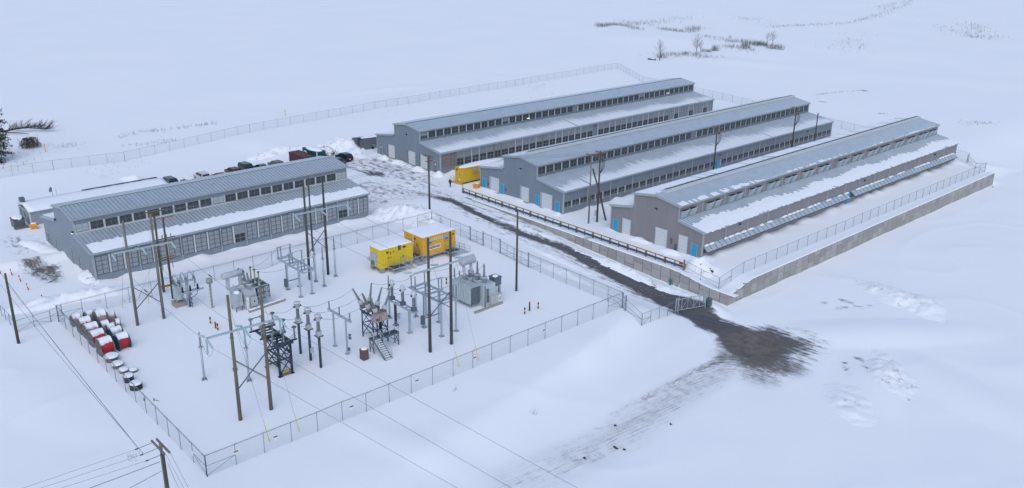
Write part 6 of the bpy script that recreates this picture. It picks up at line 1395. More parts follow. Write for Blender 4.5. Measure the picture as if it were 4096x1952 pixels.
# ---------------------------------------------------------------- cable reels
def reel(px, py, r, w, cable, wood, label, rot=0, lay=False, z=None, snow=True, fill=.72, tilt=0, sink=.25):
    if z is None: z = r*.85
    q0 = at(px, py, z+0.0); g = Z(q0.x, q0.y); q0 = at(px, py, g+z)
    T = bpy.data.objects.new('cable_reel', None); COL.objects.link(T); T.location = (q0.x, q0.y, g); T.rotation_euler = (tilt, 0, rot); tag(T, label, 'cable reel', 'cable reels stored along the fence')
    def mk(fn, name, mats, sm=False, par=T):
        m = MB(); fn(m); ob = m.build(name, mats, None, sm); ob.parent = par; return ob
    if not lay:
        zc = r-sink
        for s in (-1, 1):
            def fl(m, s=s):
                m.lathe((0, s*w/2, zc), (0, s, 0), [(0,0),(r,.0),(r,.09),(r*.93,.1),(0,.09)], 22, 0); m.lathe((0, s*(w/2+.09), zc), (0, s, 0), [(.12,0),(.12,.02),(0,.021)], 8, 1)
                for k in range(5): m.box(-r*.85+k*r*.38, -r*.85+k*r*.38+.03, s*(w/2+.1)-.006, s*(w/2+.1)+.006, zc-r*.45, zc+r*.45, 1)
            mk(fl, 'flange', [wood, 'frame'])
        def dr_(m):
            for k in range(6): m.lathe((0, -w/2+w*k/6, zc), (0, 1, 0), [(r*fill-.02,0),(r*fill,w/12),(r*fill-.02,w/6)], 20, 0)
        mk(dr_, 'cable_drum', [cable])
        if snow:
            def sn(m):
                n = 9; vs = []; K = 7
                for j in range(K+1):
                    y = -w/2+.0+(w)*j/K; jit = random.uniform(-.16, .1)
                    for i in range(n+1):
                        a = math.radians(18+144*i/n); lim = math.radians(28+20*abs(jit)*4) 
                        rr = r*fill+.02+(r*(1.0-fill)+.12)*max(0, math.sin((i/n)*math.pi))**.45
                        a2 = math.radians(52+jit*80)+(math.radians(152)-math.radians(52+jit*80))*i/n
                        vs.append((rr*math.cos(a2), y, zc+rr*math.sin(a2)))
                fs = [(j*(n+1)+i, j*(n+1)+i+1, (j+1)*(n+1)+i+1, (j+1)*(n+1)+i) for j in range(K) for i in range(n)]+[tuple(range(n+1)), tuple(range(K*(n+1)+n, K*(n+1)-1, -1))]
                m.add(vs, fs)
            mk(sn, 'snow_cover', ['snow'], True)
    else:
        hh = w; zb = -sink
        mk(lambda m: m.lathe((0,0,zb), (0,0,1), [(r,0),(r,.08)], 20), 'flange', [wood]); mk(lambda m: m.lathe((0,0,zb+hh), (0,0,1), [(r,0),(r,.08)], 20), 'flange', [wood])
        mk(lambda m: m.lathe((0,0,zb+.08), (0,0,1), [(r*fill,0),(r*fill,hh-.08)], 18), 'cable_drum', [cable])
        if snow: mk(lambda m: m.blob((0,0,zb+hh+.08), r*.97, r*.97, .2, 3, 16, 4, p=.35, amp=.03), 'snow_cover', ['snow'], True)
    return T
rz = lambda a, b_: (250+a/5.581, 1200+b_/5.581)
reel(*rz(500,560), 1.08, 1.35, 'red', 'reelw', 'red cable reel with deep snow nearest the fence corner, leftmost red one', .0, z=.95)
reel(*rz(640,680), 1.0, 1.45, 'pink', 'reelw', 'grey wooden reel fully capped with snow behind the nearest two fence reels')
reel(*rz(775,840), 1.02, 1.5, 'red', 'reelw', 'snow-capped reel with a sliver of red cable just behind the nearest red reel')
reel(*rz(950,1030), 1.12, 1.45, 'red', 'reelw', 'bright red cable reel nearest the fence and camera')
reel(*rz(845,420), 1.2, 1.15, 'pink', 'reelw', 'tallest grey reel with pale pink cable at the back', .0)
reel(*rz(300,440), .8, 1.0, 'pink', 'reelw', 'small dark reel in the fence corner, farthest left')
reel(*rz(590,370), .8, .8, 'pink', 'reelw', 'small reel behind the leftmost red reel', .1)
reel(*rz(945,600), .85, .9, 'pink', 'reelw', 'snow-filled reel between the tall grey reel and the small dark-flanged one')
reel(*rz(1075,640), .7, .9, 'pink', 'reelw', 'small brown-flanged reel in the middle of the right group', .0)
reel(*rz(1190,750), .9, 1.3, 'conc', 'teal', 'teal steel reel behind the right-hand red reel', .05, fill=.4)
reel(*rz(1320,920), 1.05, 1.3, 'red', 'teal', 'bright red cable reel with dark flanges standing apart at the right', .1)
reel(*rz(1080,340), .85, .8, 'pink', 'reelw', 'arched grey reel half buried behind the tall reel', -.1, sink=.6)
reel(*rz(1230,490), .9, .5, 'pink', 'reelw', 'narrow reel tipped toward the right beside the arched one', -.25, sink=.75)
reel(*rz(800,270), .85, .7, 'pink', 'reelw', 'reel buried in snow behind the tallest reel', .1, sink=.6)
rl = lambda a, b_: (400+a/4.385, 1360+b_/4.385)
reel(*rl(200,285), .9, .75, 'reelw', 'reelw', 'widest flat-lying reel with a disc of snow, closest to the red reels', lay=True, z=.6, sink=.15)
reel(*rl(305,420), .75, .65, 'reelw', 'reelw', 'second flat-lying reel along the fence from the red reels', lay=True, z=.45, sink=.2)
reel(*rl(410,525), .6, .55, 'reelw', 'reelw', 'third flat-lying reel, smaller, along the fence', lay=True, z=.3, sink=.25)
reel(*rl(590,525), .5, .45, 'reelw', 'reelw', 'smallest flat-lying reel set away from the fence', lay=True, z=.2, sink=.25)
reel(*rl(500,660), .62, .8, 'black', 'black', 'black cable coil on a reel, third from the end of the row', lay=True, z=.45, sink=.15, fill=.9)
reel(*rl(630,800), .72, .8, 'black', 'black', 'black cable bundle with loose ends at the near end of the row', lay=True, z=.35, sink=.2, fill=.95)
for (a, b_, w, lab) in ((830,1040,.55,'grey reel rim poking from the snow beside the fence'), (995,1038,.5,'brown half disc of wood, the farther one in the snow'), (960,1100,.62,'brown half disc of wood, the nearer one in the snow')):
    p = gp(*rl(a, b_)); m = MB(); m.lathe(p+Vector((0,0,-.28)), (.3,-.35,1) if b_ > 1050 else (.2,.5,.6), [(0,0),(w,0),(w,.07),(0,.07)], 16)
    single(m, 'broken_reel_disc', ['rail' if a > 900 else 'reelw'], lab, 'reel disc', 'broken reel discs', loc=p)
# ---------------------------------------------------------------- snow heaps
def pile_mat(name, lo, hi, dc=(.10,.085,.07)):
    m = bpy.data.materials.new(name); m.use_nodes = True; t = m.node_tree; b = t.nodes['Principled BSDF']; b.inputs['Roughness'].default_value = .9; b.inputs['Specular IOR Level'].default_value = .2
    tc = t.nodes.new('ShaderNodeTexCoord'); n = t.nodes.new('ShaderNodeTexNoise'); n.inputs['Scale'].default_value = .9; n.inputs['Detail'].default_value = 9; n.inputs['Roughness'].default_value = .75; t.links.new(tc.outputs['Object'], n.inputs['Vector'])
    r = t.nodes.new('ShaderNodeValToRGB'); e = r.color_ramp.elements; e[0].position = lo; e[0].color = (.865,.88,.90,1); e[1].position = hi; e[1].color = (*dc, 1); t.links.new(n.outputs['Fac'], r.inputs[0]); t.links.new(r.outputs[0], b.inputs['Base Color'])
    n2 = t.nodes.new('ShaderNodeTexNoise'); n2.inputs['Scale'].default_value = 1.6; n2.inputs['Detail'].default_value = 6; t.links.new(tc.outputs['Object'], n2.inputs['Vector'])
    bp = t.nodes.new('ShaderNodeBump'); bp.inputs['Strength'].default_value = .55; bp.inputs['Distance'].default_value = .22; t.links.new(n2.outputs['Fac'], bp.inputs['Height']); t.links.new(bp.outputs[0], b.inputs['Normal']); MATS[name] = m; M[name] = m
pile_mat('pile_clean', .66, .86, (.5,.46,.42)); pile_mat('pile_speckled', .57, .72); pile_mat('pile_dirty', .47, .60, (.06,.05,.042))
def heap(px, py, rx, ry, h, rot, m, label, rough=.5, at_=None, seed=1, cat='snow heap', soft=False):
    c = gp(px, py) if at_ is None else Vector((*at_, Z(*at_))); nx_, ny_ = max(12, int(rx*2/.35)), max(10, int(ry*2/.35)); nx_ = min(nx_, 60); ny_ = min(ny_, 60)
    u = np.linspace(-1.15, 1.15, nx_+1); v = np.linspace(-1.15, 1.15, ny_+1); U, V = np.meshgrid(u, v, indexing='ij'); ca, sa = math.cos(rot), math.sin(rot)
    X = c.x+U*rx*ca-V*ry*sa; Y = c.y+U*rx*sa+V*ry*ca
    edge = 1+(vnoise(X*.7+seed, Y*.7, seed)-.5)*.5; d = np.sqrt(U*U+V*V)/edge
    zz = h*np.clip(1-d**1.6, -.12, 1)*(1+rough*(vnoise(X*1.1+seed*3, Y*1.1, seed+3)-.5)+rough*.8*(vnoise(X*2.7, Y*2.7+seed, seed+5)-.5))
    if soft: zz = h*np.clip(1-d**2, 0, 1)**2*(1+rough*(vnoise(X*1.6+seed, Y*1.6, seed+3)-.5)+rough*(vnoise(X*3.7, Y*3.7+seed, seed+5)-.5))-.02-.1*(d > 1.0)
    else: zz = np.where(d > 1.0, -.25, zz)
    Zg = gh(X, Y)+zz-.03
    me = bpy.data.meshes.new('snow_heap'); idx = np.arange(U.size).reshape(U.shape)
    me.from_pydata(np.stack([X-c.x, Y-c.y, Zg-c.z], -1).reshape(-1, 3).tolist(), [], np.stack([idx[:-1,:-1], idx[1:,:-1], idx[1:,1:], idx[:-1,1:]], -1).reshape(-1, 4).tolist())
    me.polygons.foreach_set('use_smooth', [True]*len(me.polygons)); me.materials.append(M[m]); o = bpy.data.objects.new('snow_heap', me); COL.objects.link(o); o.location = c
    return tag(o, label, cat, 'ploughed snow heaps')
heap(1635, 872, 8.5, 3.6, 2.6, .15, 'pile_speckled', 'broad ploughed snow mound between the yard corner and the open lot', seed=2)
heap(1570, 862, 4.5, 2.8, 1.6, .5, 'pile_clean', 'lower shoulder mound left of the broad ploughed mound', seed=12)
heap(1370, 592, 6.5, 3.4, 2.3, .2, 'pile_speckled', 'tall rough snow heap behind the parked blue SUV', seed=3, rough=.6)
heap(1305, 622, 3.2, 2.4, 2.3, .3, 'pile_dirty', 'dark earthy heap beside the teal waste container', seed=4, rough=.7)
heap(1425, 618, 4, 2.2, 1.3, .0, 'pile_speckled', 'low snow heap between the blue SUV and the steel container', seed=5)
heap(1095, 612, 9, 2.0, 1.1, 1.5, 'pile_speckled', 'long dirty snow bank behind the row of parked cars', seed=6)
heap(537, 722, 3.4, 1.8, 1.2, .3, 'pile_speckled', 'small dirty snow heap by the end of the outbuilding', seed=7)
heap(2795, 1080, 3.0, 2.4, 1.9, .5, 'pile_speckled', 'snow heap with debris at the corner of the taupe hall', seed=8)
heap(1755, 702, 1.5, 1.1, .9, 0, 'pile_clean', 'small snow heap at the right corner of the farthest hall gable', seed=9)
heap(1672, 680, 2.1, 1.1, .8, .1, 'pile_clean', 'small snow heap between the white doors of the farthest hall', seed=10)
heap(1590, 652, 2.4, 1.1, .9, .1, 'pile_clean', 'small snow heap below the middle of the farthest hall gable', seed=11)
heap(1535, 632, 1.6, 1.0, .8, .1, 'pile_clean', 'small snow heap by the left white door of the farthest hall', seed=13)
heap(2230, 858, 1.1, .8, .5, .1, 'pile_speckled', 'lumpy snow at the right blue door of the middle hall', seed=14)
heap(2672, 1010, 2.2, 1.1, .7, .1, 'pile_clean', 'snow heap between the two right white doors of the taupe hall', seed=15)
heap(2560, 962, 2.4, .9, .6, .1, 'pile_clean', 'flat snow heap under the wall lamp of the taupe hall gable', seed=16)
heap(330, 1196, 8.5, 2.6, 1.5, 1.35, 'pile_clean', 'long snow bank between the blue-grey hall corner and the cable reels', seed=17)
heap(200, 1215, 6.5, 2.2, 1.1, 1.4, 'pile_clean', 'ploughed snow bank left of the cable reels', seed=18)
heap(352, 1105, 3.4, 1.2, .8, .05, 'pile_speckled', 'stained snow along the near corner of the blue-grey hall', seed=19)
heap(265, 985, 7.0, 1.3, 1.0, .03, 'pile_clean', 'snow bank along the gable of the blue-grey hall', seed=20)
heap(150, 985, 5.0, 1.5, .6, .2, 'pile_clean', 'low ploughed ridge at the far left lot', seed=21)
heap(3600, 1195, 9, 3.4, 1.1, -.3, 'pile_speckled', 'long rough snow bank at the right beyond the turnaround', seed=22, soft=True)
heap(3700, 1225, 7, 3, .9, -.9, 'pile_clean', 'rightmost snow bank tapering into the field', seed=23, soft=True)
heap(3560, 1500, 7, 3.0, .7, -.9, 'pile_speckled', 'ploughed snow bank right of the dark turnaround', seed=24, rough=1.0, soft=True)
heap(3400, 1620, 6, 3.0, .5, -.8, 'pile_clean', 'low ploughed bank below the dark turnaround', seed=25, rough=1.0, soft=True)
heap(2745, 1176, 6, 1.1, .5, .0, 'pile_speckled', 'snow ridge between the retaining wall and the dark road', seed=26, rough=.7, soft=True)
heap(2490, 1070, 9, 1.0, .35, .0, 'pile_speckled', 'thin snow windrow beside the road near the lone pole', seed=27, rough=.8, soft=True)
heap(2230, 1035, 10, 1.2, .35, .0, 'pile_clean', 'thin snow windrow between the yard fence and the road', seed=28, rough=.8, soft=True)
heap(2250, 1085, 7, 1.5, .35, .0, 'pile_clean', 'snow windrow along the yard side of the road near the long fence', seed=29, rough=.8, soft=True)
# debris on the corner heap, small loose things
p = gp(2795, 1080)
for k, (dx, dy, m_) in enumerate(((.7,-.4,'redp'),(1.0,-.1,'redp'),(.5,.3,'frame'),(1.7,.3,'frame'),(2.3,.2,'frame'))):
    q = MB(); z = p.z+1.1-.3*k*.6; q.hexa([(p.x+dx-.22,p.y+dy-.1,z),(p.x+dx+.2,p.y+dy-.16,z-.1),(p.x+dx+.24,p.y+dy+.12,z-.08),(p.x+dx-.15,p.y+dy+.16,z),(p.x+dx-.2,p.y+dy-.08,z+.2),(p.x+dx+.12,p.y+dy-.1,z+.14),(p.x+dx+.18,p.y+dy+.08,z+.16),(p.x+dx-.1,p.y+dy+.1,z+.22)], 0)
    single(q, 'debris_chunk', [m_], 'small red plastic scrap on the corner snow heap' if m_ == 'redp' else 'small dark scrap on the corner snow heap', 'debris', 'red scraps on the heap' if m_ == 'redp' else 'dark scraps on the heap', loc=(p.x+dx, p.y+dy, z))
p = gp(2680, 1140); q = MB(); q.lathe(p+Vector((0,0,-.3)), (0,0,1), [(.16,0),(.16,.9),(.24,.95),(.24,1.05),(.2,1.25),(.08,1.35)], 12); q.lathe(p+Vector((-.3,0,.75)), (1,0,0), [(.08,0),(.08,.6)], 8)
single(q, 'hydrant', [mat('hydrant_green', (.01,.20,.17), .5)], 'small green hydrant half sunk in snow at the foot of the retaining wall', 'hydrant', loc=p, smooth=False)
p = gp(1851, 772); q = MB(); q.bar(p, p+Vector((0,0,1.9)), .07); q.box(p.x-.45, p.x-.02, p.y-.05, p.y+.0, p.z+.3, p.z+.75, 1); single(q, 'sign_post', ['frame', 'lwhite'], 'thin dark post with small plate at the start of the guard rail', 'sign post', loc=p)
p = gp(2735, 1078); q = MB(); q.lathe(p+Vector((0,0,-.3)), (0,0,1), [(.12,0),(.12,1.9)], 8, 0); q.box(p.x-.9, p.x-.3, p.y-.1, p.y+.1, p.z+.7, p.z+1.05, 1); single(q, 'marker_post', [mat('dark_green', (.01,.10,.07), .5), 'redp'], 'dark green marker post with a red board at the end of the guard rail', 'marker post', loc=p)
for i, (x, y, dx, lb) in enumerate(((3,1096,.1,'on the picture edge'),(50,1102,.35,'second from the edge'),(84,1127,.2,'third along the ridge'),(115,1160,.25,'fourth, nearest the bare pole'),(172,1204,-.1,'apart near the yard corner'))):
    p = gp(x, y); q = MB(); q.bar(p-Vector((0,0,.2)), p+Vector((-dx, -.1, 1.0)), .13); q.bar(p+Vector((-dx*.55, -.05, .55)), p+Vector((-dx*.75, -.07, .75)), .14, m=1); single(q, 'snow_stake', ['redp', 'lwhite'], 'tilted red and white snow stake, '+lb, 'snow stake', 'red snow stakes', loc=p)
p = gp(182, 608); q = MB(); q.tube(p, p+Vector((0,0,1.7)), .11, n=8); q.tube(p+Vector((0,0,1.3)), p+Vector((0,0,1.75)), .115, n=8, m=1); single(q, 'marker_post', ['safety', 'orange'], 'yellow-orange marker post near the round shrub outside the long fence', 'marker post', loc=p)
p = gp(1141, 462); q = MB(); q.tube(p, p+Vector((0,0,1.7)), .1, n=8); single(q, 'marker_post', ['orange'], 'lone orange marker post in the empty field beyond the long fence', 'marker post', loc=p)
# ---------------------------------------------------------------- person
def person(p, rot):
    T = bpy.data.objects.new('person', None); COL.objects.link(T); T.location = p; T.rotation_euler = (0, 0, rot); tag(T, 'person in dark green jacket and black trousers striding across the ploughed lot', 'person')
    def skin(name, verts, edges, rad, m, root=0, sub=1):
        me = bpy.data.meshes.new(name); me.from_pydata(verts, edges, []); o = bpy.data.objects.new(name, me); COL.objects.link(o); o.parent = T
        sk = o.modifiers.new('skin', 'SKIN'); sk.use_smooth_shade = True
        for v, r in zip(me.skin_vertices[0].data, rad): v.radius = (r, r)
        me.skin_vertices[0].data[root].use_root = True
        sb = o.modifiers.new('sub', 'SUBSURF'); sb.levels = sub; sb.render_levels = sub; me.materials.append(M[m]); return o
    # faces +x, one leg forward, leaning slightly forward
    V = [(0,0,.92),(.02,0,1.12),(.05,0,1.38),(.08,0,1.48),(.11,0,1.58),(.13,0,1.70), (0,.10,.88),(.18,.11,.50),(.30,.11,.10),(.42,.11,.06), (0,-.10,.88),(-.12,-.11,.50),(-.38,-.11,.16),(-.30,-.11,.04),
         (.05,.19,1.40),(-.06,.24,1.14),(.06,.24,.92),(.10,.24,.84), (.05,-.19,1.40),(.14,-.24,1.15),(.34,-.22,1.02),(.40,-.21,.98)]
    E = [(0,1),(1,2),(2,3),(3,4),(4,5),(0,6),(6,7),(7,8),(8,9),(0,10),(10,11),(11,12),(12,13),(2,14),(14,15),(15,16),(16,17),(2,18),(18,19),(19,20),(20,21)]
    Rr = [.13,.125,.14,.06,.09,.085,.09,.065,.05,.04,.09,.065,.05,.04,.065,.05,.035,.035,.065,.05,.035,.035]
    skin('body', V, E, Rr, 'skin', 0)
    skin('jacket', [V[0],V[1],V[2],V[14],V[15],V[16],V[18],V[19],V[20],V[3]], [(0,1),(1,2),(2,3),(3,4),(4,5),(2,6),(6,7),(7,8),(2,9)], [.165,.155,.17,.09,.075,.06,.09,.075,.06,.09], 'cloth', 0)
    skin('trousers', [V[0],V[6],V[7],V[8],V[10],V[11],V[12]], [(0,1),(1,2),(2,3),(0,4),(4,5),(5,6)], [.15,.115,.09,.075,.115,.09,.075], 'cloth2', 0)
    skin('hood', [V[4],V[5],(.12,0,1.76)], [(0,1),(1,2)], [.11,.115,.07], 'cloth', 0)
    for nm, a, b_ in (('boot', V[8], V[9]), ('boot', V[12], V[13])): skin(nm, [a, b_], [(0,1)], [.075,.06], 'black', 0)
pp_ = gp(1801, 748); person(pp_, math.radians(-205+180-35))
# ---------------------------------------------------------------- trees and scrub
def branchy(mb, p, d, L, r, depth, rs, m=0, spread=.55, up=.12, kids=3):
    pts = [Vector(p)]; dd = Vector(d).normalized(); n = 4
    for k in range(n):
        dd = (dd+Vector((rs.uniform(-.12,.12), rs.uniform(-.12,.12), rs.uniform(-.05,.1)))).normalized(); pts.append(pts[-1]+dd*L/n)
    mb.path(pts, r, 4 if depth < 3 else 6, m, r*.45)
    if depth <= 0: return
    for k in range(kids+(1 if depth > 1 else 0)):
        u = rs.uniform(.25, 1.0); i = min(n-1, int(u*n)); q = pts[i]+(pts[i+1]-pts[i])*(u*n-i)
        side = Vector((rs.uniform(-1,1), rs.uniform(-1,1), rs.uniform(-.2,.6))).normalized()
        branchy(mb, q, (dd*(1-spread)+side*spread+Vector((0,0,up))), L*rs.uniform(.42,.62), r*.5, depth-1, rs, m, spread, up, kids)
def bare_tree(px, py, top, label, seed, r=.12, kids=4):
    p = gp(px, py); h = htop(p, top); rs = random.Random(seed); T = thing('bare_tree', p, label, 'tree', 'bare trees beyond the halls')
    m = MB(); tp = p+Vector((rs.uniform(-.3,.3), rs.uniform(-.3,.3), h)); m.path([p-Vector((0,0,.3)), p+(tp-p)*.35+Vector((.1,0,0)), p+(tp-p)*.7, tp], r, 7, 0, r*.2); m.build('trunk', ['bark'], T, True)
    m = MB()
    for k in range(24):
        u = rs.uniform(.25, .98); q = p+(tp-p)*u; a = rs.uniform(0, 6.28); L = h*.42*(1.15-u)+.5
        branchy(m, q, (math.cos(a)*.8, math.sin(a)*.8, .9), L, r*.32*(1.2-u), 2, rs, kids=3)
    m.build('crown', ['twig'], T)
bare_tree(2638, 242, 166, 'dark bare tree nearest the long fence corner, with a forked trunk', 1, .16)
bare_tree(2783, 218, 140, 'tall crooked bare tree in the middle of the far scrub', 2, .14)
bare_tree(2803, 212, 172, 'short thin bare tree right of the crooked one', 3, .08)
bare_tree(3069, 184, 132, 'left one of the two thin bare trees above the dark brush', 4, .09)
bare_tree(3087, 187, 126, 'right one of the two thin bare trees above the dark brush', 5, .10)
bare_tree(2979, 192, 160, 'low bare tree above the brush left of the twin thin trees', 6, .08)
bare_tree(2920, 166, 144, 'tiny bare sapling on the far snow bank', 7, .05)
def shrub(px, py, rx, h, label, seed, m='twig', dens=60, leaf=0):
    p = gp(px, py); rs = random.Random(seed); T = thing('shrub', p, label, 'shrub', 'shrubs'); mb = MB()
    for k in range(dens):
        a = rs.uniform(0, 6.28); q = p+Vector((math.cos(a)*rx*rs.random()**.7, math.sin(a)*rx*.8*rs.random()**.7, -.1)); branchy(mb, q, (rs.uniform(-.6,.6), rs.uniform(-.6,.6), 1), h*rs.uniform(.5,1), .035, 1, rs, kids=2)
    mb.build('branches', [m], T)
    if leaf:
        mb = MB()
        for k in range(leaf):
            a = rs.uniform(0, 6.28); e = rs.random()**.5; zz = rs.uniform(.1, 1)**.8
            c = p+Vector((math.cos(a)*rx*1.05*e*math.sqrt(1-zz*zz*.75), math.sin(a)*rx*1.05*e*math.sqrt(1-zz*zz*.75), zz*h*.95)); s = rs.uniform(.1, .26)
            v = [c+Vector((rs.uniform(-s,s), rs.uniform(-s,s), rs.uniform(-s,s))) for _ in range(3)]; mb.add(v, [(0,1,2)], 0)
        mb.build('foliage', ['leaf'], T)
shrub(122, 590, 2.3, 2.3, 'rounded olive-brown leafy shrub outside the long fence at the left', 11, leaf=1500)
shrub(2860, 204, 1.6, 2.6, 'grey shrub in front of the crooked bare tree', 12)
shrub(2742, 218, 1.4, 1.8, 'small grey shrub left of the crooked bare tree', 13, dens=30)
shrub(2983, 192, 2.2, 3.0, 'dark upright shrub below the small low tree', 14, 'bark')
shrub(3040, 182, 3.5, 2.2, 'dark tangled brush at the foot of the twin thin trees', 15, 'bark', 90)
shrub(3095, 196, 4.5, 2.4, 'long dark brush pile right of the twin thin trees', 16, 'bark', 120)
shrub(2650, 232, 2.6, 2.2, 'grey scrub around the base of the nearest far tree', 17, dens=50)
shrub(2822, 208, 2.8, 1.7, 'grey scrub between the crooked tree and the upright shrub', 18, dens=60)
shrub(2402, 104, 4.0, 2.0, 'dark brush at the left tip of the far scrub bank', 19, 'bark', 60)
p = gp(2608, 240); q = MB(); q.path([p+Vector((-1.6,-.4,.25)), p+Vector((0,0,.35)), p+Vector((1.2,.9,.3))], .28, 7); q.tube(p+Vector((-1.5,-.4,0)), p+Vector((-1.6,-.6,.5)), .1); q.blob((p.x, p.y+.2, p.z+.5), 1.2, .5, .25, 4, 10, 3, 1)
single(q, 'fallen_log', ['bark', 'snow'], 'short dark log with snow on it left of the nearest far tree', 'log', loc=p)
# leaning felled tree and evergreen at the left edge
c0 = gp(8, 520); T = thing('felled_tree', c0, 'felled tree with many upright twigs lying on the snow at the left edge', 'tree'); rs = random.Random(5)
def lp(a, b_, z): q = at(3.611**-1*a, 360+b_/3.611, z); return Vector((q.x, q.y, Z(q.x, q.y)+z))
P0 = [lp(20,600,.6), lp(150,575,.8), lp(270,552,.9), lp(400,545,.9), lp(540,560,.8), lp(660,575,.6)]
m = MB(); m.path(P0, .24, 8, 0, .05); m.path([lp(20,600,.7), lp(110,608,.6), lp(250,620,.5), lp(415,630,.4)], .2, 8, 0, .06); m.build('trunk', ['bark'], T, True)
m = MB()
axis = (P0[-1]-P0[0]).normalized()
for k in range(95):
    u = rs.uniform(.12, 1.0)*(len(P0)-1.001); i = int(u); q = P0[i]+(P0[i+1]-P0[i])*(u-i)
    d = axis*rs.uniform(.5, 1.4)+Vector((rs.uniform(-.9,.9), rs.uniform(-.3,.4), rs.uniform(-.1,.8))); branchy(m, q, d, rs.uniform(1.0, 2.6), .045, 2, rs, spread=.3, up=.05, kids=3)
m.build('twigs', ['bark'], T)
c0 = gp(-10, 645); T = thing('evergreen_tree', c0, 'dark reddish-brown evergreen cut off by the left edge of the picture', 'tree'); m = MB(); H = 17
m.path([c0-Vector((0,0,.5)), c0+Vector((.2,.3,H*.5)), c0+Vector((0,0,H))], .38, 8, 0, .05); m.build('trunk', ['bark'], T, True)
m = MB(); b2 = MB()
for k in range(230):
    z = rs.uniform(.5, H-.3); Rm = (1-z/H)**.5*3.3+.4; a = rs.uniform(0, 6.28); e = c0+Vector((math.cos(a)*Rm*rs.uniform(.6,1.1), math.sin(a)*Rm*rs.uniform(.6,1.1), z-.25*Rm+rs.uniform(-.3,.3))); s0 = c0+Vector((0,0,z)); b2.path([s0, (s0+e)*.5+Vector((0,0,.1)), e], .05, 4, 0, .015)
    for j in range(55):
        u = rs.uniform(.25, 1.08); c = s0+(e-s0)*u; c = c+Vector((rs.gauss(0,.22), rs.gauss(0,.22), rs.gauss(-.08,.16))); s = rs.uniform(.12,.32)
        m.add([c+Vector((rs.uniform(-s,s), rs.uniform(-s,s), rs.uniform(-s,s)*.8)) for _ in range(3)], [(0,1,2)], 0)
b2.build('limbs', ['bark'], T); m.build('crown', ['needle'], T)
# dry weeds sticking out of the snow: uncountable
rs = random.Random(9); m = MB()
def weeds(pts, n, spread, h, sc=1.0):
    P = [gp(*q) for q in pts]
    for _ in range(n):
        u = rs.random()*(len(P)-1); i = min(int(u), len(P)-2) if len(P) > 1 else 0; q = P[i]+(P[i+1]-P[i])*(u-i) if len(P) > 1 else P[0]
        x, y = q.x+rs.gauss(0, spread), q.y+rs.gauss(0, spread); z = Z(x, y)-.05
        for j in range(rs.randint(2, 5)):
            hh = h*rs.uniform(.4, 1.1); a = Vector((x+rs.uniform(-.15,.15), y+rs.uniform(-.15,.15), z)); b_ = a+Vector((rs.uniform(-.3,.3)*hh, rs.uniform(-.3,.3)*hh, hh)); w = .013*sc
            m.add([a-Vector((w,w*.5,0)), a+Vector((w,-w*.5,0)), b_, a+Vector((0,w,0))], [(0,1,2),(1,3,2),(3,0,2)], 0)
Zp = lambda pts: [(2380+a/3.389, 60+b_/3.389) for a, b_ in pts]
weeds(Zp([(50,170),(200,130),(400,145),(620,210)]), 330, 1.6, 1.8, 2.4)
weeds(Zp([(470,100),(600,130),(880,100),(1240,30)]), 230, 5, 1.8, 2.2)
weeds(Zp([(870,190),(1050,210),(1250,235)]), 200, 2.2, 1.6, 2.2)
weeds(Zp([(1280,220),(1390,180),(1330,240)]), 110, 2.5, 2.6, 2.4)
weeds(Zp([(1430,295),(1650,310),(1800,360),(1900,370)]), 150, 2.2, 1.5, 2.0)
weeds(Zp([(880,560),(1100,540),(1350,540),(1600,590)]), 300, 3.2, 1.6, 1.8)
weeds(Zp([(1930,360),(2150,390),(2300,420)]), 180, 2.5, 2.2, 2.2)
weeds(Zp([(1800,440),(1900,430),(2140,490)]), 150, 2.2, 1.6, 2.0)
weeds(Zp([(2000,50),(2100,55),(2576,160)]), 120, 5, 1.2, 1.8)
weeds([(3060,110),(3200,103),(3400,92),(3500,66),(3640,15)], 420, 2.0, 1.3, 2.2)
weeds([(3520,40),(3560,20),(3640,3)], 90, 2.5, 1.8, 2.6)
weeds([(3760,105),(3830,130),(3900,150),(3950,150)], 180, 5, 1.5, 2.2)
weeds([(3880,95),(3930,130)], 90, 4, 1.8, 2.4); weeds([(3400,140),(3420,180),(3395,205)], 90, 6, 1.5, 2)
weeds([(3262,380),(3340,370),(3450,362),(3465,364)], 140, .4, .35, 2.6); weeds([(3275,405),(3305,412)], 40, .4, .3, 2.4); weeds([(3507,453),(3550,457)], 30, .4, .3, 2.4); weeds([(3850,495),(3960,490)], 40, 1.5, .8, 1.8)
weeds([(470,550),(560,530),(650,522),(780,505),(860,495)], 150, 1.0, .8, 1.3); weeds([(500,585),(640,570),(700,560)], 60, .8, .8, 1.1)
weeds([(330,700),(450,670),(560,650)], 60, 3, .5, 1.0); weeds([(240,590),(300,580)], 40, 2, .8, 1.2); weeds([(30,690),(60,630),(30,560)], 60, 2.5, 1.0, 1.4)
weeds([(1560,400),(1800,370),(1480,478)], 60, 3, .7, 1.0); weeds([(2100,430),(2190,345),(2170,350)], 30, 3, .9, 1.2); weeds([(1830,1560)], 3, .3, .8, .8); weeds([(2140,1660)], 5, .3, .9, .8)
weeds([(2550,1150),(2640,1185),(2760,1240)], 100, .7, .35, 1.0); weeds([(530,1208),(560,1195)], 14, .5, .9, .8); weeds([(540,1830),(520,1840)], 8, .3, .9, .8)
o = m.build('dry_weeds', ['weed'], None); tag(o, 'thin dry weeds poking through the snow in the fields', 'weeds', kind='stuff')
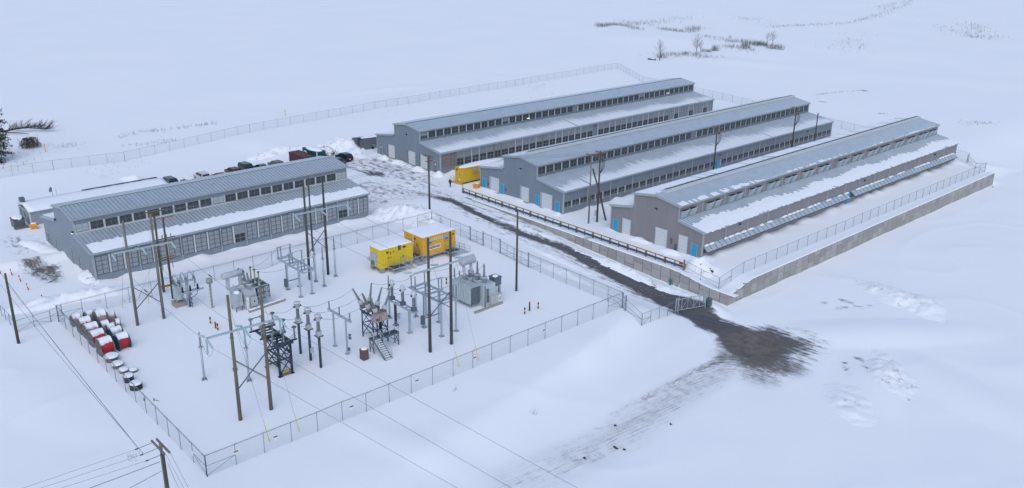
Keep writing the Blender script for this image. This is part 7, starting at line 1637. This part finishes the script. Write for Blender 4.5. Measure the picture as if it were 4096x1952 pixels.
# loose dark clods near the tracks
for i, (x, y) in enumerate(((2460,1702),(2458,1788),(2466,1794),(2497,1798),(2338,1832),(2683,1697),(3970,748))):
    p = gp(x, y); q = MB(); q.blob(p, .17, .14, .12, i, 8, 3, 0, amp=.5); single(q, 'earth_clod', ['dirt'], 'small dark clod of earth lying beside the lower vehicle tracks' if i < 6 else 'dark lump at the foot of the far end of the retaining wall', 'clod', 'earth clods by the tracks' if i < 6 else None, loc=p)
# ---------------------------------------------------------------- wires
def wire(pts_or_a, b=None, sag=.0, r=.018, label='', grp=None, m='wire', n=12, name='overhead_wire'):
    a = Vector(pts_or_a); b = Vector(b); P = []
    for k in range(n+1): u = k/n; q = a+(b-a)*u; P.append((q.x, q.y, q.z-sag*4*u*(1-u)))
    mb = MB(); mb.path(P, r, 4); return single(mb, name, [m], label, 'wire', grp)
def ends(x, y, z, k=1.12, a=None): b_ = at(x, y, z); return Vector(a)+(b_-Vector(a))*k
tAm = [t for i, t in enumerate(tA) if i % 2 == 0]; tAp = [t for i, t in enumerate(tA) if i % 2 == 1]
cA = gp(962,1680).x; tAm, tAp = (tAm, tAp) if tAm[0].x < tAp[0].x else (tAp, tAm)
for i, (t_, (x, y)) in enumerate(zip(tAp, ((1849,1952),(2066,1952),(2332,1952)))):
    wire(t_, ends(x, y, 9.2, 3.0, t_), .3, .02, 'thin line wire crossing the lower snow field from the nearest pole pair', 'line wires across the snow field')
for t_, s_ in zip(tAm, tC): wire(s_, t_, .5, .02, 'line wire between the grey left poles and the nearest pole pair', 'line wires between the left pole pairs')
for t_, s_ in zip(tAm, tC):
    c = Vector(s_)*.62+Vector(t_)*.38-Vector((0,0,.45)); d = (Vector(t_)-Vector(s_)).normalized(); q = MB(); q.insul(c, d, .9, .07, 6, 8); single(q, 'line_damper', ['black'], 'black sleeve clamped on a line wire above the left transformer yard', 'wire sleeve', 'black wire sleeves', loc=c)
for t_, s_ in zip(tB, tD): wire(s_, t_, .5, .02, 'line wire between the dark rear poles and the centre right poles', 'line wires to the centre right poles')
for dy in (-1.1, 0, 1.1):
    wire(q5+Vector((.2,dy,-.1)), qUR+Vector((dy,0,0)), 1.3, .018, 'distribution wire running over the blue-grey hall roof to the roadside pole', 'distribution wires over the hall roof')
    wire(qUR+Vector((dy,0,0)), qU3+Vector((dy*.8,0,-.2)), .7, .018, 'distribution wire from the roadside pole to the poles between the halls', 'distribution wires in front of the farthest hall')
    wire(qU3+Vector((dy*.8,0,-.2)), qU4+Vector((dy*.8,0,-.2)), .6, .018, 'distribution wire between the near poles and the blue side door pole', 'distribution wires along the middle hall')
    wire(qU4+Vector((dy*.8,0,-.2)), qU5+Vector((dy*.8,0,-.2)), .6, .018, 'distribution wire toward the farthest crossarmed pole', 'distribution wires at the far end of the middle hall')
pt = lambda x, y, z: at(x, y, z)
wire(qb+Vector((-1.1,-1.4,-.35)), ends(44, 1145, 6.5, 1.15, qb+Vector((-1.1,-1.4,-.35))), .2, .03, 'darker of the wires rising to the upper left from the bottom edge pole', 'wires up from the bottom edge pole')
wire(qb+Vector((0,-1.4,-.35)), ends(0, 1135, 6.3, 1.1, qb+Vector((0,-1.4,-.35))), .2, .02, 'thinner wire rising to the upper left from the bottom edge pole', 'wires up from the bottom edge pole')
for k, (dx, x, y, r_) in enumerate(((-1.1,75,1952,.015),(0,145,1952,.015),(1.1,225,1952,.015))): a = qb+Vector((dx,-1.5,-.35)); wire(a, ends(x, y, 8.0, 3.0, a), .15, r_, 'faint wire from the bottom edge pole toward the lower left', 'faint lower left wires')
for (zz, x, y, r_) in ((-1.6,355,1952,.035),(-2.5,515,1952,.03)): a = qb+Vector((0,-.2,zz)); wire(a, ends(x, y, 6.6 if zz > -2 else 6.2, 2.5, a), .05, r_, 'dark thick cable from the bottom edge pole shaft toward the lower left', 'dark lower left cables')
for k, (dx, x, y) in enumerate(((1.2,755,1952),(.2,735,1952),(.2,715,1952))): a = qb+Vector((dx,.3,-.4-.7*k)); wire(a, ends(x, y, 6.5-.8*k, 1.1, a), .05, .015, 'thin wire from the bottom edge pole toward the lower right', 'thin lower right wires')
# guy wires with yellow guards
def guy(top, gx_, gy_, label, frac=.12):
    g = gp(gx_, gy_); T = thing('guy_wire', g, label, 'guy wire', 'guy wires'); q = MB(); q.path([top, g], .014, 4); q.build('steel_strand', ['wire'], T)
    q = MB(); q.path([g, g+(Vector(top)-g)*frac], .045, 6); q.build('yellow_guard', ['safety'], T)
def ptop(b, t): p = gp(*b); return p+Vector((0,0,htop(p, t)-.6))
guy(ptop((962,1680),1181), 1079, 1769, 'guy wire from the left pole of the nearest pair, with a yellow guard'); guy(ptop((1085,1638),1144), 1197, 1727, 'guy wire from the right pole of the nearest pair, with a yellow guard')
guy(ptop((1721,1408),953), 1836, 1468, 'guy wire from the left pole of the centre right pair'); guy(ptop((1806,1376),927), 1914, 1442, 'guy wire from the right pole of the centre right pair')
guy(ptop((551,1301),884), 489, 1232, 'guy wire behind the left grey pole'); guy(ptop((656,1274),855), 593, 1212, 'guy wire behind the right grey pole'); guy(q6-Vector((0,0,2)), 559, 1183, 'guy wire of the brown regulator poles')
guy(ptop((1239.5,1117.8),744), 1241, 1020, 'guy wire behind the left dark pole')
g = ql_-Vector((0,0,1.4)); q = MB(); q.path([g, gp(260,1420)], .014, 4); single(q, 'stay_wire', ['wire'], 'stay wire sloping right from the bare pole at the far left', 'wire')
# leads between the yard apparatus
def lead(a, b_, sag=.4, r=.022, lab='slack lead between yard apparatus', grp='yard leads'): wire(a, b_, sag, r, lab, grp, n=10, name='bus_lead')
bk = gp(1495.5, 1416); bl1 = gp(1390,1416.5); CTs = [gp(1203,1414), gp(1243.5,1441), gp(1284,1470)]; rk = gp(1639.6,1332); mF = gp(1121.4,1508); md = gp(1766.4,1345); rr = gp(1204,1188); lt = gp(988,1243); rt = gp(1935,1230)
for k in range(3):
    bx = bk.x-5.0+1.5*k; tl = (-.75,-.05,.15)[k]; bt = lambda s: Vector((bx+tl*.15, bk.y+2.45+s*.62, bk.z+4.45))+Vector((tl*.42, s*.38, 1)).normalized()*2.35
    sup = Vector((bl1.x+.95-2.3*(2-k), bl1.y, bl1.z+5.85)); ct = CTs[k]+Vector((0,.3,6.3)); rh = Vector((rk.x+1.0-2.35*(2-k), rk.y, rk.z+5.9)); md_ = Vector((md.x+.45-.5-3.0*(2-k), md.y-.15, md.z+6.4))
    lead(bt(-1), sup, .35, lab='lead from a breaker bushing to the slim bus support'); lead(sup, ct, .4, lab='lead from the slim bus support to a dark-post transformer'); lead(ct-Vector((0,.8,0)), Vector((mF.x+.3-2.55*(2-k), mF.y+2.05, mF.z+6.0)), .4, lab='lead from a dark-post transformer to the lattice tower')
    lead(bt(1), rh-Vector((0,.4,0)), .25, lab='lead from a breaker bushing to the metering rack'); lead(rh+Vector((0,.5,0)), md_, .3, lab='lead from the metering rack to the centre switch frame')
    lead(md_+Vector((0,2.8,0)), Vector((rt.x-1.05-1.42*(2-k), rt.y+.95, rt.z+5.9)), .5, lab='lead from the centre switch frame to the right transformer')
    lead(Vector((rr.x+1.3-.6-3.3*(2-k), rr.y, rr.z+5.8)), Vector((lt.x-.35+.2-1.15*(2-k)+.25, lt.y+2.05, lt.z+5.2)), .7, lab='lead from the rear switch frame to the left transformer')
p = gp(1480, 592); q = MB()
for a, b_ in (((0,0,.6),(2.6,0,.6)),((0,1.3,.6),(2.6,1.3,.6)),((0,0,.6),(0,1.3,.6)),((2.6,0,.6),(2.6,1.3,.6)),((0,0,1.1),(2.6,0,1.1)),((0,1.3,1.1),(2.6,1.3,1.1)),((2.6,.65,.55),(4,.65,.45))): q.bar(p+Vector(a), p+Vector(b_), .09)
for x in (0, 1.3, 2.6):
    for y in (0, 1.3): q.bar(p+Vector((x,y,.6)), p+Vector((x,y,1.1)), .07)
q.lathe(p+Vector((1.3,-.25,.35)), (0,1,0), [(.33,0),(.33,.2)], 12, 1); q.lathe(p+Vector((1.3,1.35,.35)), (0,1,0), [(.33,0),(.33,.2)], 12, 1); single(q, 'utility_trailer', ['galv', 'black'], 'small open-frame trailer at the left corner of the farthest hall', 'trailer', loc=p)
